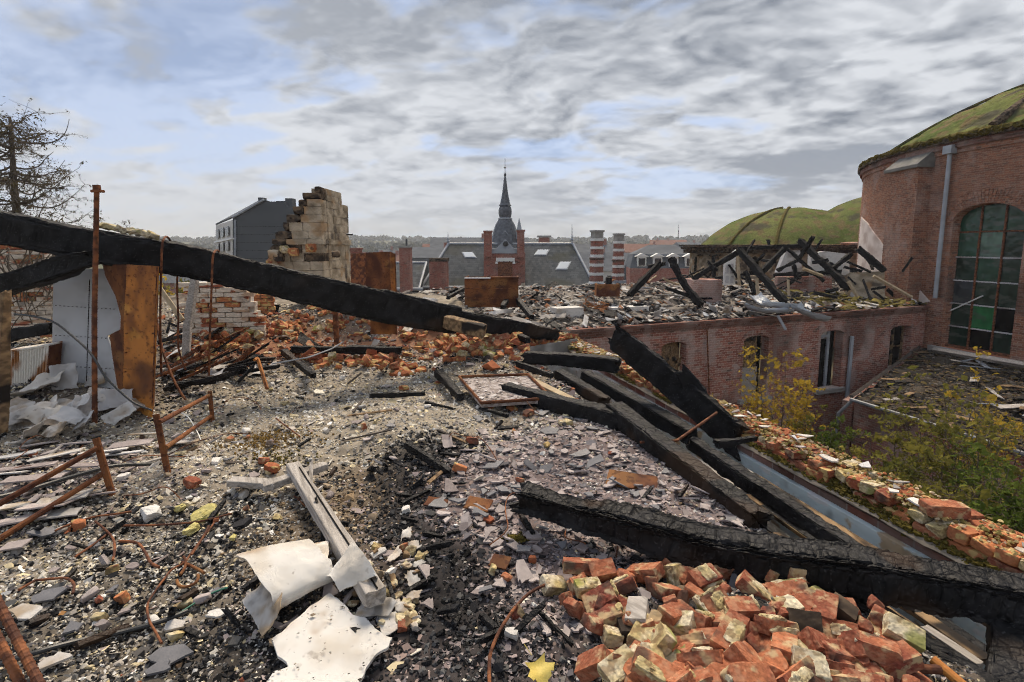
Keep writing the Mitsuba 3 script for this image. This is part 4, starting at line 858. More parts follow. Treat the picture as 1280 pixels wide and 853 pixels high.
# ------------------------------------------------------------------ burnt rafters on the wing
def beam(nm, pts, thick, m, label, group=None, seed=0, par=None, ratio=1.0, cat="charred beam", ragged=None, cell=.055, crack=.007, k=24, rough=.018, seg=.035):
    """pts: (px, py, Y); thick: apparent thickness in pixels at each point"""
    q = [P(a, b2, y) for a, b2, y in pts]; th = np.broadcast_to(thick, (len(pts),)); hh = [t * y / F * .70 for t, (_, _, y) in zip(th, pts)]
    return add(nm, timber(q, [x * ratio for x in hh], hh, seed, seg, k, crack, rough, ragged if ragged is not None else hh[0] * .5, cell), m, par, label, cat if label else None, group, smooth=40)
raf = [([(839, 322, 18.3), (852, 350, 18), (877, 381, 17.4)], 11, "curved charred rafter dropping right to the brick stub"), ([(825, 329, 18.6), (806, 347, 18.4), (787, 369, 18.0)], 10, "charred rafter sloping down left from the collapsed truss top"),
       ([(810, 334, 18.8), (832, 330, 18.6)], 7, "short charred piece at the peak of the left collapsed truss"), ([(832, 360, 18), (864, 371, 17.7)], 7, "charred strut lying left of the brick stub"),
       ([(924, 313, 19), (945, 335, 18.3), (981, 378, 16.9)], 12, "thick charred rafter leaning down to the crumpled gutter"), ([(921, 316, 19.5), (905, 338, 19.5), (866, 349, 19.8)], 9, "charred rafter sloping left behind the white door"),
       ([(1000, 301, 22), (1027, 330, 21), (1063, 362, 19.6)], 11, "long charred rafter crossing down right before the hall"), ([(922, 311, 24), (1007, 307, 24)], 7, "level charred wall plate under the mossy vault"),
       ([(968, 344, 23), (1052, 340, 22)], 8, "level charred tie beam across the hall"), ([(952, 341, 22), (967, 327, 22), (981, 311, 22)], 9, "charred strut rising right behind the leaning rafter"),
       ([(972, 338, 21), (996, 326, 21)], 6, "short charred strut in the middle of the hall"), ([(1041, 336, 21), (1052, 326, 21), (1065, 317, 21)], 8, "charred strut rising right near the white gable scar"),
       ([(1072, 310, 21.5), (1088, 323, 21.1), (1105, 338, 20.8)], 10, "charred purlin end sticking out over the white gable scar"), ([(960, 300, 25), (962, 310, 25)], 5, "charred post stub on the skyline below the vault"),
       ([(930, 322, 20), (943, 300, 20.4)], 4, "thin charred splinter standing on the skyline"), ([(985, 312, 22), (1030, 352, 20.8)], 6, "thin charred lath crossing behind the long rafter"), ([(866, 352, 21), (930, 343, 21)], 6, "level charred joist behind the brick stub"),
       ([(1028, 316, 23), (1044, 338, 22)], 7, "charred joist end hanging by the grey hall wall")]
for i, (pts, th, lb) in enumerate(raf): beam("charred_rafter", [pts[0], pts[-1]] if i else pts, th, "m_char_far", lb, None, 60 + i, seg=.08, k=14, cell=.12, crack=.014, rough=.04, ratio=.8)
for a, b2, Y, th, lb in (((922, 318), (924, 356), 20.4, 4, "pale upright stud right of the white door"), ((946, 348), (948, 378), 18.4, 4.5, "pale stud standing left of the leaning rafter"), ((985, 346), (986, 369), 20, 3.5, "pale stud in front of the low brick wall"),
                    ((1028, 345), (1004, 336), 20, 4, "pale broken lath lying against the long rafter"), ((1060, 352), (1072, 371), 19.5, 4, "pale lath at the foot of the long rafter"), ((1092, 345), (1140, 372), 19.6, 4, "pale lath leaning along the white gable scar")):
    add("timber_stud", tube([P(*a, Y), P(*b2, Y - .2)], th * Y / F / 2, 4), "m_wood_pale", None, lb, "stud")
k = thing("door", "white painted door standing in the burnt wing", "door")
d0 = [P(904, 357, 20.8), P(905, 325, 20.8), P(920, 312, 20.8), P(919, 356, 20.8)]; add("leaf", plate(d0, .05), "m_white_paint", k)
for x0, x1, y0, y1 in ((907, 911, 332, 342), (913, 917, 330, 342), (907, 911, 345, 354), (913, 917, 345, 354)): boxpx("panel", x0, x1, y0, y1, 20.77, .02, "m_board_white", par=k)

# ------------------------------------------------------------------ the burnt hall behind the wing
r = np.random.default_rng(44)
for i in range(34):
    px, py, Y = r.uniform(880, 1130), r.uniform(318, 368), r.uniform(18.5, 24); a_ = r.choice([.75, -.75, 0.05, 1.2]) + r.normal(0, .25); ln = r.uniform(12, 34)
    beam("charred_batten", [(px, py, Y), (px + ln * math.cos(a_), min(py + ln * math.sin(a_), 374), Y - r.uniform(0, .8))], r.uniform(3, 7), "m_char_far", "charred batten lying in the collapsed roof of the burnt hall", "charred battens in the burnt hall", 400 + i, seg=.12, k=10, cell=.2, crack=.01, rough=.03, cat="charred batten")
k = thing("burnt_hall", "burnt hall facade with cornice, pilasters and arched openings below the mossy vaults", "building")
Yh = 30.0
a, b2 = P(864, 362, Yh), P(968, 316, Yh)
wall = Polygon([(a[0], -3), (P(1075, 300, Yh)[0], -3), (P(1075, 300, Yh)[0], b2[2]), (a[0], b2[2])])
hw = []
for x0, x1 in ((867, 874), (905, 922), (936, 952)):
    s0, s1 = P(x0, 350, Yh)[0], P(x1, 350, Yh)[0]; hw.append((s0, s1)); wall = wall.difference(Polygon(archpoly(s0, s1, P(0, 345, Yh)[2], P(0, 320, Yh)[2], (s1 - s0) / 2)))
v, f = extrude(wall, .5); v = np.stack([v[:, 0], Yh + v[:, 2], v[:, 1]], -1); add("wall", (v, f[:, ::-1]), "m_plaster_hall" if "m_plaster_hall" in scene else "m_stone", k)
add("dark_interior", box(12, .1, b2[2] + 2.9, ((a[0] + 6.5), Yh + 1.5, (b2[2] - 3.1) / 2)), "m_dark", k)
for y0, y1, pr in ((312, 316.5, .5), (308.5, 311.8, .8), (306, 308.3, 1.0)): boxpx("cornice", 862 - pr * 3, 1074, y0, y1, Yh - pr, pr + .4, "m_stone_dark", par=k)
for i in range(15): boxpx("dentil", 866 + i * 5.4, 868.6 + i * 5.4, 311.9, 314.8, Yh - .78, .26, "m_stone_dark", par=k)
for x0, x1 in ((874.5, 878), (889, 894), (898, 902), (923, 927.5)):
    p_ = boxpx("pilaster", x0, x1, 320, 352, Yh - .16, .155, "m_stone", par=k); boxpx("capital", x0 - 1, x1 + 1, 318.4, 320.4, Yh - .24, .235, "m_stone_dark", par=p_)
k = thing("hall_wall", "grey plastered wall piece with bare stone at the right of the burnt hall", "wall")
add("core", plate([P(1060, 372, 21.6), P(1062, 341, 21.8), P(1106, 339, 21.4), P(1106, 372, 21.2)], .4), "m_stone", k)
k = thing("low_brick_wall", "low red brick wall behind the fallen rafters of the hall", "wall"); add("core", plate([P(970, 372, 22.3), P(973, 346, 22.3), P(1040, 346, 22), P(1040, 372, 22)], .4), "m_wall_brick", k)
add("upper_plaster", plate([P(1012, 345, 22.4), P(1014, 318, 22.4), P(1030, 314, 22.4), P(1062, 318, 22.2), P(1062, 344, 22.2)], .3), "m_plaster", None, "pale plaster patch of wall standing under the mossy vault", "wall")
k = thing("white_wall_piece", "white plaster wall fragment seen through the crossed rafters", "wall"); add("core", plate([P(972, 341, 24), P(983, 313, 24), P(1000, 313, 24), P(1003, 341, 24)], .3), "m_board_white", k)
for i in range(30):
    s, t = r.uniform(7.5, 15.5), r.uniform(2.5, 7.5); q0 = deck(s, t, .25); a_ = r.uniform(0, 6.28); ln = r.uniform(.5, 1.6); q1 = q0 + [ln * math.cos(a_), ln * math.sin(a_), r.uniform(-.1, .8)]
    add("charred_lath", tube(wiggle(q0, q1, 5, .02, i), r.uniform(.02, .05), 5), "m_char" if i % 3 else "m_wood_pale", None, "broken lath sticking out of the debris inside the burnt hall", "lath", "broken laths in the burnt hall")
# ------------------------------------------------------------------ round brick hall with mossy dome (right)
DC = np.array([28.4, 21.2]); DR = 11.8; DZ = 5.45
def drum_hit(px, rad=DR):                      # angle on the round wall seen in this column
    u = (px - CX) / F; a, b, c = u * u + 1, -2 * (u * DC[0] + DC[1]), DC @ DC - rad * rad
    t = (-b - math.sqrt(max(b * b - 4 * a * c, 0))) / (2 * a); return math.atan2(t - DC[1], u * t - DC[0]) % (2 * math.pi), t
def drum_map(v, rad=DR):                       # local (arc length at DR, z, inward depth) -> world
    a = v[:, 0] / DR; rr = rad - v[:, 2]; return np.stack([DC[0] + rr * np.cos(a), DC[1] + rr * np.sin(a), v[:, 1]], -1)
def dz_at(px, py): return 1.6 - (py - 308) / F * drum_hit(px)[1]
aL, aR = drum_hit(1184)[0] * DR, drum_hit(1274)[0] * DR            # window jambs (arc length falls or grows with px)
w0, w1 = min(aL, aR), max(aL, aR)
zb, zt = dz_at(1215, 440), dz_at(1232, 255)
k = thing("round_hall", "round red brick hall with mossy dome and tall green arched window at right", "building")
s0, s1 = math.radians(95) * DR, math.radians(330) * DR
wall = Polygon([(s0, -6.2), (s1, -6.2), (s1, DZ), (s0, DZ)]).difference(Polygon(archpoly(w0, w1, zb, zt, .62)))
v, f = extrude(wall, .55, .6); add("wall", (drum_map(v), f), "m_drum_brick", k)
for i, (pr, z0, z1) in enumerate(((.06, -.38, -.20), (.15, -.197, .02), (.27, .023, .20))):
    v, f = extrude(Polygon([(s0, DZ + z0), (s1, DZ + z0), (s1, DZ + z1), (s0, DZ + z1)]), .5 + pr, .6); v[:, 2] -= pr; add("cornice", (drum_map(v), f), ("m_drum_brick", "m_cornice", "m_stone_dark")[i], k)
# voussoir arch
a = np.linspace(0, np.pi, 41); m = (w0 + w1) / 2; hw_ = (w1 - w0) / 2; ar = []
for ring, e0_ in ((0, .0), (1, .27)):
    for j in range(40):
        qf = lambda t, e: [m + (hw_ + e) * math.cos(t), zt - .62 + (.62 + e) * math.sin(t)]
        g = .006; ps = [qf(a[j] + g, e0_ + .004), qf(a[j + 1] - g, e0_ + .004), qf(a[j + 1] - g, e0_ + .255), qf(a[j] + g, e0_ + .255)]
        vv = np.array([[*p_, -.03] for p_ in ps] + [[*p_, .1] for p_ in ps]); ar.append((vv, np.array([[0, 2, 1], [0, 3, 2], [0, 1, 5], [0, 5, 4], [1, 2, 6], [1, 6, 5], [2, 3, 7], [2, 7, 6], [3, 0, 4], [3, 4, 7]])))
vv, f2 = cat_mesh(*ar); add("window_arch", (drum_map(vv), f2), "m_drum_brick", k)
# window: iron grid and panes
wn = add("window", (drum_map(box(w1 - w0, .10, .14, (m, zb + .05, .30))[0]), BOXF), "m_rust_dark", k)
def bar(sa, sb, za, zb_, m_="m_rust_dark", nm="glazing_bar", d=.30, th=.05):
    L = math.hypot(sb - sa, zb_ - za); ang = math.atan2(zb_ - za, sb - sa); v, f = box(L, th, .06, (0, 0, 0)); v = v @ rotz(ang).T + [(sa + sb) / 2, (za + zb_) / 2, d]; add(nm, (drum_map(v), f[:, ::-1]), m_, wn)
cols = [w0, w0 + (w1 - w0) * .34, w0 + (w1 - w0) * .68, w1]
rows = [zb + .05] + [dz_at(1215, y) for y in (412, 382, 352, 322, 290)] + [zt]
def arch_top(s): x = (s - m) / hw_; return zt - .62 + .62 * math.sqrt(max(0, 1 - x * x))
for c in cols[1:-1]: bar(c, c, zb, arch_top(c) - .02)
for i, z in enumerate(rows[1:-1]): bar(w0, w1, z, z, "m_board_white" if i in (0, 1, 2, 3) else "m_rust_dark", "glazing_bar", .29, .045)
green = [[0, None, 0], [0, 3, None], [4, 0, 0], [0, 1, 0], [1, 5, 0], [1, 1, 1]]        # from the sill up, from the left as seen
order = [0, 1, 2] if drum_hit(1184)[0] < drum_hit(1274)[0] else [2, 1, 0]
for i in range(6):
    for j in range(3):
        cc = order[j]; g = green[i][j]
        if g is None: continue
        sa, sb = cols[cc] + .03, cols[cc + 1] - .03; za, zb2 = rows[i] + .03, rows[i + 1] - .03
        pg = Polygon([(sa, za), (sb, za), (sb, zb2), (sa, zb2)]).intersection(Polygon(archpoly(w0 + .02, w1 - .02, zb, zt - .02, .62)))
        if pg.is_empty: continue
        v, f = extrude(pg, .012); v[:, 2] += .31 + .01 * ((i * 3 + j) % 3); add("pane", (drum_map(v), f), f"m_glass_{g}", wn)
bar(cols[order[0] if order[0] == 0 else 2] + .05, m, rows[2] - .3, rows[3] - .5, "m_white_paint", "bent_strip", .24, .03)
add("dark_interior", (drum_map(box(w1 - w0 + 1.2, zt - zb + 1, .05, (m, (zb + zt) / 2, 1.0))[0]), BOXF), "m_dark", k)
v, f = box(w1 - w0 + .7, .22, .6, (m, zb - .12, .12)); add("window_sill", (drum_map(v), f[:, ::-1]), "m_cut_stone", k)
# buttress with sloping stone cap
b0, b1 = sorted((drum_hit(1117)[0] * DR, drum_hit(1152)[0] * DR)); zc = dz_at(1135, 214)
v, f = extrude(Polygon([(b0, -6.2), (b1, -6.2), (b1, zc), (b0, zc)]), .6, .8); v[:, 2] -= .55; bt = add("buttress", (drum_map(v), f), "m_drum_brick", k)
pr = np.array([[b0 - .1, zc - .06, -.72], [b1 + .1, zc - .06, -.72], [b1 + .1, zc + .06, -.72], [b0 - .1, zc + .06, -.72], [b0 - .1, zc - .06, .1], [b1 + .1, zc - .06, .1], [b1 + .1, zc + .75, .1], [b0 - .1, zc + .75, .1]])
add("cap", (drum_map(pr), np.array([[0, 1, 2], [0, 2, 3], [3, 2, 6], [3, 6, 7], [0, 3, 7], [0, 7, 4], [1, 5, 6], [1, 6, 2], [0, 4, 5], [0, 5, 1]])), "m_cap_stone", bt)
# downpipe
sp = drum_hit(1176)[0] * DR
add("downpipe", tube(drum_map(np.array([[sp, z, -.16] for z in np.linspace(dz_at(1176, 194), dz_at(1171, 372), 12)])), .075, 10), "m_zinc", k)
add("rain_hopper", (drum_map(box(.34, .3, .3, (sp, dz_at(1176, 192), -.16))[0]), BOXF), "m_zinc", k)
# dome
Rs = 19.0; zc_ = DZ + .1 - math.sqrt(Rs * Rs - 11.75 ** 2)
el = np.linspace(math.asin((DZ + .1 - zc_) / Rs), math.pi / 2 - .02, 40)
v, f = revolve(np.stack([Rs * np.cos(el), zc_ + Rs * np.sin(el)], -1), 120, (DC[0], DC[1], 0))
v = v + ((v - [DC[0], DC[1], zc_]) / Rs) * (.55 * (meshkit.fbm(v * 1.1, 5, 3) - .5))[:, None]; add("dome", (v, f), "m_moss_dome", k, smooth=True)
def dome_pt(az, e, up=0.0): return np.array([DC[0] + (Rs + up) * math.cos(e) * math.cos(az), DC[1] + (Rs + up) * math.cos(e) * math.sin(az), zc_ + (Rs + up) * math.sin(e)])
azr = drum_hit(1212)[0]
add("dome_rib", tube([dome_pt(azr, e, .10) for e in np.linspace(el[0] + .02, 1.5, 26)], .16, 8), "m_stone_dark", k)
for dz_ in (-.5, .22, .5):
    add("dome_seam", tube([dome_pt(azr + dz_, e, .06) for e in np.linspace(el[0] + .02, 1.5, 26)], .07, 6), "m_moss_dome", k)
n = 1500; r = np.random.default_rng(8); aa = r.uniform(math.radians(150), math.radians(300), n); hh = r.uniform(.05, .22, n)       # tufts of moss and grass on the eaves
tc = np.stack([DC[0] + (DR + r.uniform(-.25, .24, n)) * np.cos(aa), DC[1] + (DR + r.uniform(-.25, .24, n)) * np.sin(aa), np.full(n, DZ + .18)], -1)
tv = (iv[None] * r.uniform(.6, 1.3, (n, len(iv), 1)) * np.stack([hh, hh, hh * .7], -1)[:, None] + tc[:, None]).reshape(-1, 3)
add("eaves_moss", (tv, (iff[None] + (np.arange(n) * len(iv))[:, None, None]).reshape(-1, 3)), "m_moss", k, kind="stuff")
# scar of the wing's old gable: white plaster triangle on the round wall
g0 = [(1070, 272), (1079, 279), (1096, 300), (1118, 327), (1140, 350), (1166, 377), (1152, 380), (1130, 368), (1108, 352), (1082, 345), (1069, 345)]
sc_ = []
for a_, b_ in g0:
    pa = max(a_, 1071); sc_.append((drum_hit(pa)[0] * DR, dz_at(pa, b_)))
pg = Polygon(sc_).buffer(0); pg = pg if pg.geom_type == "Polygon" else max(pg.geoms, key=lambda g: g.area)
v, f = extrude(pg, .05, .5); v[:, 2] -= .04; add("plaster_scar", (drum_map(v), f), "m_scar", k)

# far mossy vaults
for i, (px, Y, rad, top, base, lb) in enumerate(((986, 46, 7.6, 260.5, 309, "lower mossy dome behind the burnt hall"), (1122, 43, 8.4, 239, 306, "higher mossy dome half hidden by the round hall"))):
    k = thing("mossy_dome", lb, "dome"); c = P(px, 308, Y); zt_, zb_ = P(px, top, Y)[2], P(px, base, Y)[2]; H = zt_ - zb_; RR = (rad * rad + H * H) / (2 * H); e0_ = math.asin((RR - H) / RR)
    e = np.linspace(e0_, math.pi / 2 - .02, 26); v, f = revolve(np.stack([RR * np.cos(e), zb_ - (RR - H) + RR * np.sin(e)], -1), 80, (c[0], Y, 0))
    add("shell", (v + (.25 * (meshkit.fbm(v * .8, 4, 5 + i) - .5))[:, None] * np.array([0, 0, 1.0]), f), "m_moss_dome", k, smooth=True)
    v, f = revolve([[rad + .3, -6], [rad + .3, zb_ + .1], [rad - .4, zb_ + .25]], 60, (c[0], Y, 0)); add("drum_wall", (v, f), "m_drum_brick", k)
    for az in ((3.6, 4.1), (3.9, 4.4))[i]:
        add("rib", tube([[c[0] + (RR + .05) * math.cos(q) * math.cos(az), Y + (RR + .05) * math.cos(q) * math.sin(az), zb_ - (RR - H) + (RR + .05) * math.sin(q)] for q in np.linspace(e0_, 1.45, 16)], .13, 6), "m_moss", k)
# ------------------------------------------------------------------ parapet of this building (right)
def par(s, w, z):                              # along the wall from P0 (towards the far end), inward from the outer edge, height
    return np.array([P0[0] + PD[0] * s - PN[0] * w, P0[1] + PD[1] * s - PN[1] * w, z])
def par_map(v): return np.stack([P0[0] + PD[0] * v[:, 0] - PN[0] * v[:, 1], P0[1] + PD[1] * v[:, 0] - PN[1] * v[:, 1], v[:, 2]], -1)
RP = rotz(math.atan2(PD[1], PD[0]))
k_par = thing("parapet_wall", "broken orange brick parapet with mossy edge and blue painted plaster on its inner face", "wall")
S0, S1 = -2.1, 6.7
def par_top(s): return .02 + .05 * (meshkit.fbm(np.array([[s * .9, 2., 1.]]), 3, 3)[0] - .5) - .004 * max(s - 4, 0) * 6
v, f = box(S1 - S0, PW - .02, 5.9, ((S0 + S1) / 2, PW / 2, -.16 - 2.95)); add("core", (par_map(v), f[:, ::-1]), "m_wall_brick", k_par)
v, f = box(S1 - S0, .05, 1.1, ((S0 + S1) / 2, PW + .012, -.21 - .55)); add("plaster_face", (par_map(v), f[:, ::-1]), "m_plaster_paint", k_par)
ss_ = np.linspace(S0, S1, 160); aa_ = np.linspace(0, 1, 7)      # bare render and old timber strip below the bricks
rng = np.random.default_rng(3)
sg, ag = np.meshgrid(ss_, aa_, indexing="ij")
pz = -.095 - .035 * ag + .02 * (meshkit.fbm(np.stack([sg * 4, ag * 3, sg * 0], -1), 3, 3) - .5); pw_ = PW - .015 + .045 * np.sin(ag * 1.5) + .02 * (meshkit.fbm(np.stack([sg * 5, ag * 3 + 7, sg * 0], -1), 3, 4) - .5)
add("render_strip", (par_map(np.stack([sg, pw_, pz], -1).reshape(-1, 3)), quads(160, 7)), "m_render_old", k_par, smooth=True)
s = S0; i = 0
while s < S1:
    step = rng.uniform(.098, .118)
    for row in (0, 1):
        if rng.random() < .16: continue
        L, Wd, Hh = rng.uniform(.13, .172), step * rng.uniform(.86, .97), rng.uniform(.055, .075)
        nn = 3 if s < 1.2 else 2
        c = chunk((Wd, L, Hh), 900 + i, nn, 3 + i % 3, .0045 if s < 2 else .006, .25, .7)
        R = RP @ rotz(rng.normal(0, .13)) @ rotx(rng.normal(0, .10)) @ roty(rng.normal(0, .10))
        z = par_top(s) - .035 + rng.normal(0, .012)
        add("brick", move(c, par(s + step / 2, .085 + row * .165 + rng.normal(0, .010), z), R), ["m_brick_orange", "m_brick_rubble", "m_brick_orange", "m_mortar"][rng.integers(4)], k_par, smooth=35); i += 1
    s += step
s = S0                                          # second course, seen along the inner edge
while s < S1:
    L = rng.uniform(.17, .22)
    if rng.random() < .85:
        c = chunk((L * .96, .11, .065), 2900 + i, 2, 3, .006, .25, .7); add("edge_brick", move(c, par(s + L / 2, PW - .062 + rng.normal(0, .008), par_top(s) - .100 + rng.normal(0, .006)), RP @ rotx(rng.normal(0, .06))), ["m_brick_orange", "m_brick_rubble"][i % 2], k_par, smooth=35); i += 1
    s += L
n = 9000; ms, mw = rng.uniform(S0, S1, n), PW + .012 - np.abs(rng.normal(0, .050, n))
keep = meshkit.fbm(np.stack([ms * 2.2, mw * 6, ms * 0], -1), 3, 15) > .43; ms, mw = ms[keep], mw[keep]; n = len(ms)
mz = -.055 + rng.normal(0, .012, n) - np.clip(mw - PW + .07, 0, 1) * .65
hh = rng.uniform(.005, .016, n)
tv = (iv0[None] * rng.uniform(.6, 1.3, (n, len(iv0), 1)) * np.stack([hh * 1.2, hh * 1.2, hh * .7], -1)[:, None] + par_map(np.stack([ms, mw, mz], -1))[:, None]).reshape(-1, 3)
add("moss", (tv, (if0[None] + (np.arange(n) * len(iv0))[:, None, None]).reshape(-1, 3)), "m_moss", k_par, kind="stuff")
n = 4200; ms, mw = rng.uniform(S0, S1, n), rng.uniform(.0, PW - .02, n); hh = rng.uniform(.006, .019, n) * (1 + np.clip(ms, 0, 5) * .15)  # mortar crumbs on top
mz = np.array([par_top(a) for a in ms]) + rng.normal(.002, .010, n)
col = np.array([[.50, .40, .19], [.42, .30, .12], [.36, .13, .06], [.45, .36, .24], [.18, .15, .05]])[rng.integers(0, 5, n)] * rng.uniform(.6, 1.2, (n, 1))
d6 = np.array([[1, 0, 0], [-1, 0, 0], [0, 1, 0], [0, -1, 0], [0, 0, .7], [0, 0, -.7]], float); f6 = np.array([[0, 2, 4], [2, 1, 4], [1, 3, 4], [3, 0, 4], [2, 0, 5], [1, 2, 5], [3, 1, 5], [0, 3, 5]])
tv = (d6[None] * (hh[:, None] * rng.uniform(.5, 1.4, (n, 6)))[..., None] + par_map(np.stack([ms, mw, mz], -1))[:, None]).reshape(-1, 3)
add("mortar_crumbs", (tv, (f6[None] + (np.arange(n) * 6)[:, None, None]).reshape(-1, 3)), "m_vcol", k_par, kind="stuff", color=np.repeat(col, 6, 0))
# slates lying on the parapet
for i in range(70):
    s = rng.uniform(-1.2, 6.2); L = rng.uniform(.06, .15)
    ang = np.sort(rng.uniform(0, 6.28, 6)); pg = Polygon(np.stack([L * rng.uniform(.4, .7, 6) * np.cos(ang), L * .65 * rng.uniform(.4, .7, 6) * np.sin(ang)], -1)).convex_hull
    v, f = extrude(pg, .007); add("slate_piece", move((v, f), par(s, rng.uniform(.03, .28), par_top(s) + .012 + rng.uniform(0, .02)), rand_rot(rng, .14)), ["m_paper", "m_shard", "m_board_white"][i % 3], None, "pale broken slate lying loose on the brick parapet", "slate", "slates on the parapet")
for (px, py, a, b2, nm) in ((1035, 577, .14, .085, "white angular slate on the parapet above the blue plaster"), (1152, 635, .15, .10, "white slate pieces beside the loose red brick on the parapet")):
    q = PZ(px, py, .03); v, f = extrude(Polygon([(-a * .5, -b2 * .2), (-.1 * a, -b2 * .5), (a * .5, -b2 * .3), (a * .45, b2 * .3), (0, b2 * .5), (-a * .45, b2 * .4)]), .01); add("slate_piece", move((v, f), q + [0, 0, .02], RP @ rotx(.08)), "m_paper", None, nm, "slate")
lb = PZ(1180, 636, .07); add("loose_brick", move(chunk((.215, .115, .07), 71, 4, 3, .003, .18, .85), lb, RP @ rotz(1.2) @ rotx(.06)), "m_brick_rubble", None, "whole red brick lying loose on top of the parapet", "brick", smooth=35)
# low cross wall where this building meets the wing, and the end pier
k = thing("cross_wall", "low pale plastered cross wall behind the first charred cross beam", "wall")
a, b2 = PZ(655, 440, -.02), PZ(722, 428, -.02); dx = b2 - a
add("plaster_face", plate([a + [0, 0, .06], b2 + [0, 0, .06], b2 + [0, 0, -.9], a + [0, 0, -.9]], .3), "m_plaster", k)
for i in range(16):
    t = (i + rng.random()) / 16; add("brick", move(chunk((.2, .1, .065), 3700 + i, 2, 4, .006), a + dx * t + [0, .14, .09 + rng.normal(0, .015)], rand_rot(rng, .2)), "m_brick_orange", k, smooth=35)
for i in range(9):                          # old floor laths left in the gap
    s = -1.0 + .62 * (i // 3) + rng.normal(0, .1); w = PW + .20 + .17 * (i % 3) + rng.normal(0, .02); z = -.27 - .03 * (i % 3)
    t = timber([par(s, w, z), par(s + rng.uniform(1.2, 2.2), w + rng.normal(0, .04), z + .03)], rng.uniform(.06, .12), .03, 40 + i, .06, 12, .001, .003, .03, .2)
    add("floor_lath", t, ["m_wood_brown", "m_char", "m_wood_brown", "m_wood_grey"][i % 4], None, "old brown floor lath in the gap between the joists and the blue plaster", "lath", "floor laths in the gap", smooth=40)
# things in the gap: laths, boards
def bar3(nm, p0, p1, w, h, m, label, cat, seed=0, group=None, par_=None):
    return add(nm, timber([p0, p1], w, h, seed, .05, 12, .001, .002, .01, .2), m, par_, label, cat, group, smooth=40)
for i, (a_, b_, w, m, lb) in enumerate((((925, 600), (1000, 650), .07, "m_wood_brown", "brown lath in the gap below the blue plaster"), ((1000, 640), (1050, 672), .06, "m_wood_brown", "short brown lath just above the big charred beam"), ((1150, 768), (1232, 826), .07, "m_wood_brown", "brown lath under the big charred beam, outermost of three"),
                              ((1155, 785), (1225, 832), .05, "m_wood_grey", "greyish lath under the big charred beam, middle of three"), ((1160, 800), (1215, 838), .05, "m_wood_brown", "brown lath under the big charred beam, innermost of three"), ((655, 470), (715, 500), .10, "m_wood_pale", "pale splintered board along the edge of the burnt floor"))):
    bar3("lath", PZ(*a_, -.22 if i < 5 else .02), PZ(*b_, -.22 if i < 5 else .0), w, .03, m, lb, "lath", i)
yb = [PZ(978, 714, .02), PZ(1002, 704, .07), PZ(1038, 738, .05), PZ(1034, 757, .0), PZ(1000, 742, .0)]
add("yellow_board", plate(yb, .02), "m_yellow_board", None, "yellow painted board in the gap beside the brick heap", "board")
# debris in the gap
for i in range(70):
    s = rng.uniform(-1.6, 5.6); w = PW + rng.uniform(.1, .85); q = par(s, w, 0); q[2] = float(floor_z(q[0], q[1])) + .04
    ln = rng.uniform(.12, .5); m = ["m_char", "m_paper_dirty", "m_wood_brown", "m_plaster", "m_char"][rng.integers(5)]
    add("gap_debris", move(sheet((-ln / 2, -.05, 0), (ln, 0, 0), (0, rng.uniform(.04, .14), 0), 7, 4, .02, 5, None, .015, i + 700, .08), q, rand_rot(rng, .4)), m, None, "broken lath or plaster piece in the dark gap beside the parapet", "debris", "debris in the gap beside the parapet")
# ------------------------------------------------------------------ charred timbers near the standing point
def beamz(nm, pts, thick, label, seed, ratio=1.0, m="m_char", seg=.022, k=36, cell=.05, crack=.008, rough=.016, ragged=None, cat="charred beam", group=None, roll=0.0):
    """pts: (px, py, z of the axis)"""
    q = [PZ(a, b2, z) for a, b2, z in pts]; th = np.broadcast_to(thick, (len(pts),)); hh = [t * p[1] / F * .95 / (1 + .8 * max(0, (a[1] - 308) / F)) for t, p, a in zip(th, q, pts)]
    return add(nm, timber(q, [x * ratio for x in hh], hh, seed, seg, k, crack, rough, ragged if ragged is not None else hh[0] * .45, cell, roll), m, None, label, cat, group, smooth=45)
beamz("charred_beam", [(652, 624, .17), (760, 652, .16), (880, 684, .14), (990, 704, .13), (1100, 719, .12), (1300, 758, .10)], [50, 62, 70, 74, 80, 92], "huge charred beam lying across the right foreground", 1, 1.05, seg=.009, k=92, cell=.036, crack=.014, rough=.034, ragged=.07)
beamz("charred_beam", [(975, 698, .00), (1080, 765, -.02), (1160, 815, -.03), (1250, 870, -.04)], [48, 60, 64, 66], "charred beam running under the huge beam to the lower right corner", 2, 1.0, seg=.015, k=44)
beamz("charred_beam", [(632, 487, .07), (778, 527, .05)], [22, 34], "charred joist starting in the slate rubble, upper left of two in line", 3, 1.0, seg=.016)
beamz("charred_beam", [(768, 514, .09), (950, 654, .02)], [32, 40], "charred joist along the slate rubble, lower right of two in line", 53, 1.0, seg=.016)
beamz("charred_beam", [(732, 469, .02), (800, 508, .00), (864, 545, -.02)], [17, 24, 28], "charred joist left of the leaning plank, innermost in the gap", 4, 1.0)
beamz("charred_beam", [(866, 554, .0), (960, 618, -.04), (1085, 700, -.04)], [25, 29, 35], "long charred joist in front of the blue plaster", 5, 1.0, seg=.017)
beamz("charred_beam", [(698, 468, .04), (756, 502, .00)], [17, 20], "short charred joist left in the gap under the cross beam", 6)
beamz("charred_beam", [(655, 447, .12), (712, 450, .13), (772, 457, .12)], [17, 20, 22], "level charred cross beam reaching the parapet", 7)
beamz("charred_log", [(1262, 765, .02), (1262, 900, -.1)], [70, 90], "charred post end in the lower right corner", 8, cat="charred log", seg=.015, k=40)
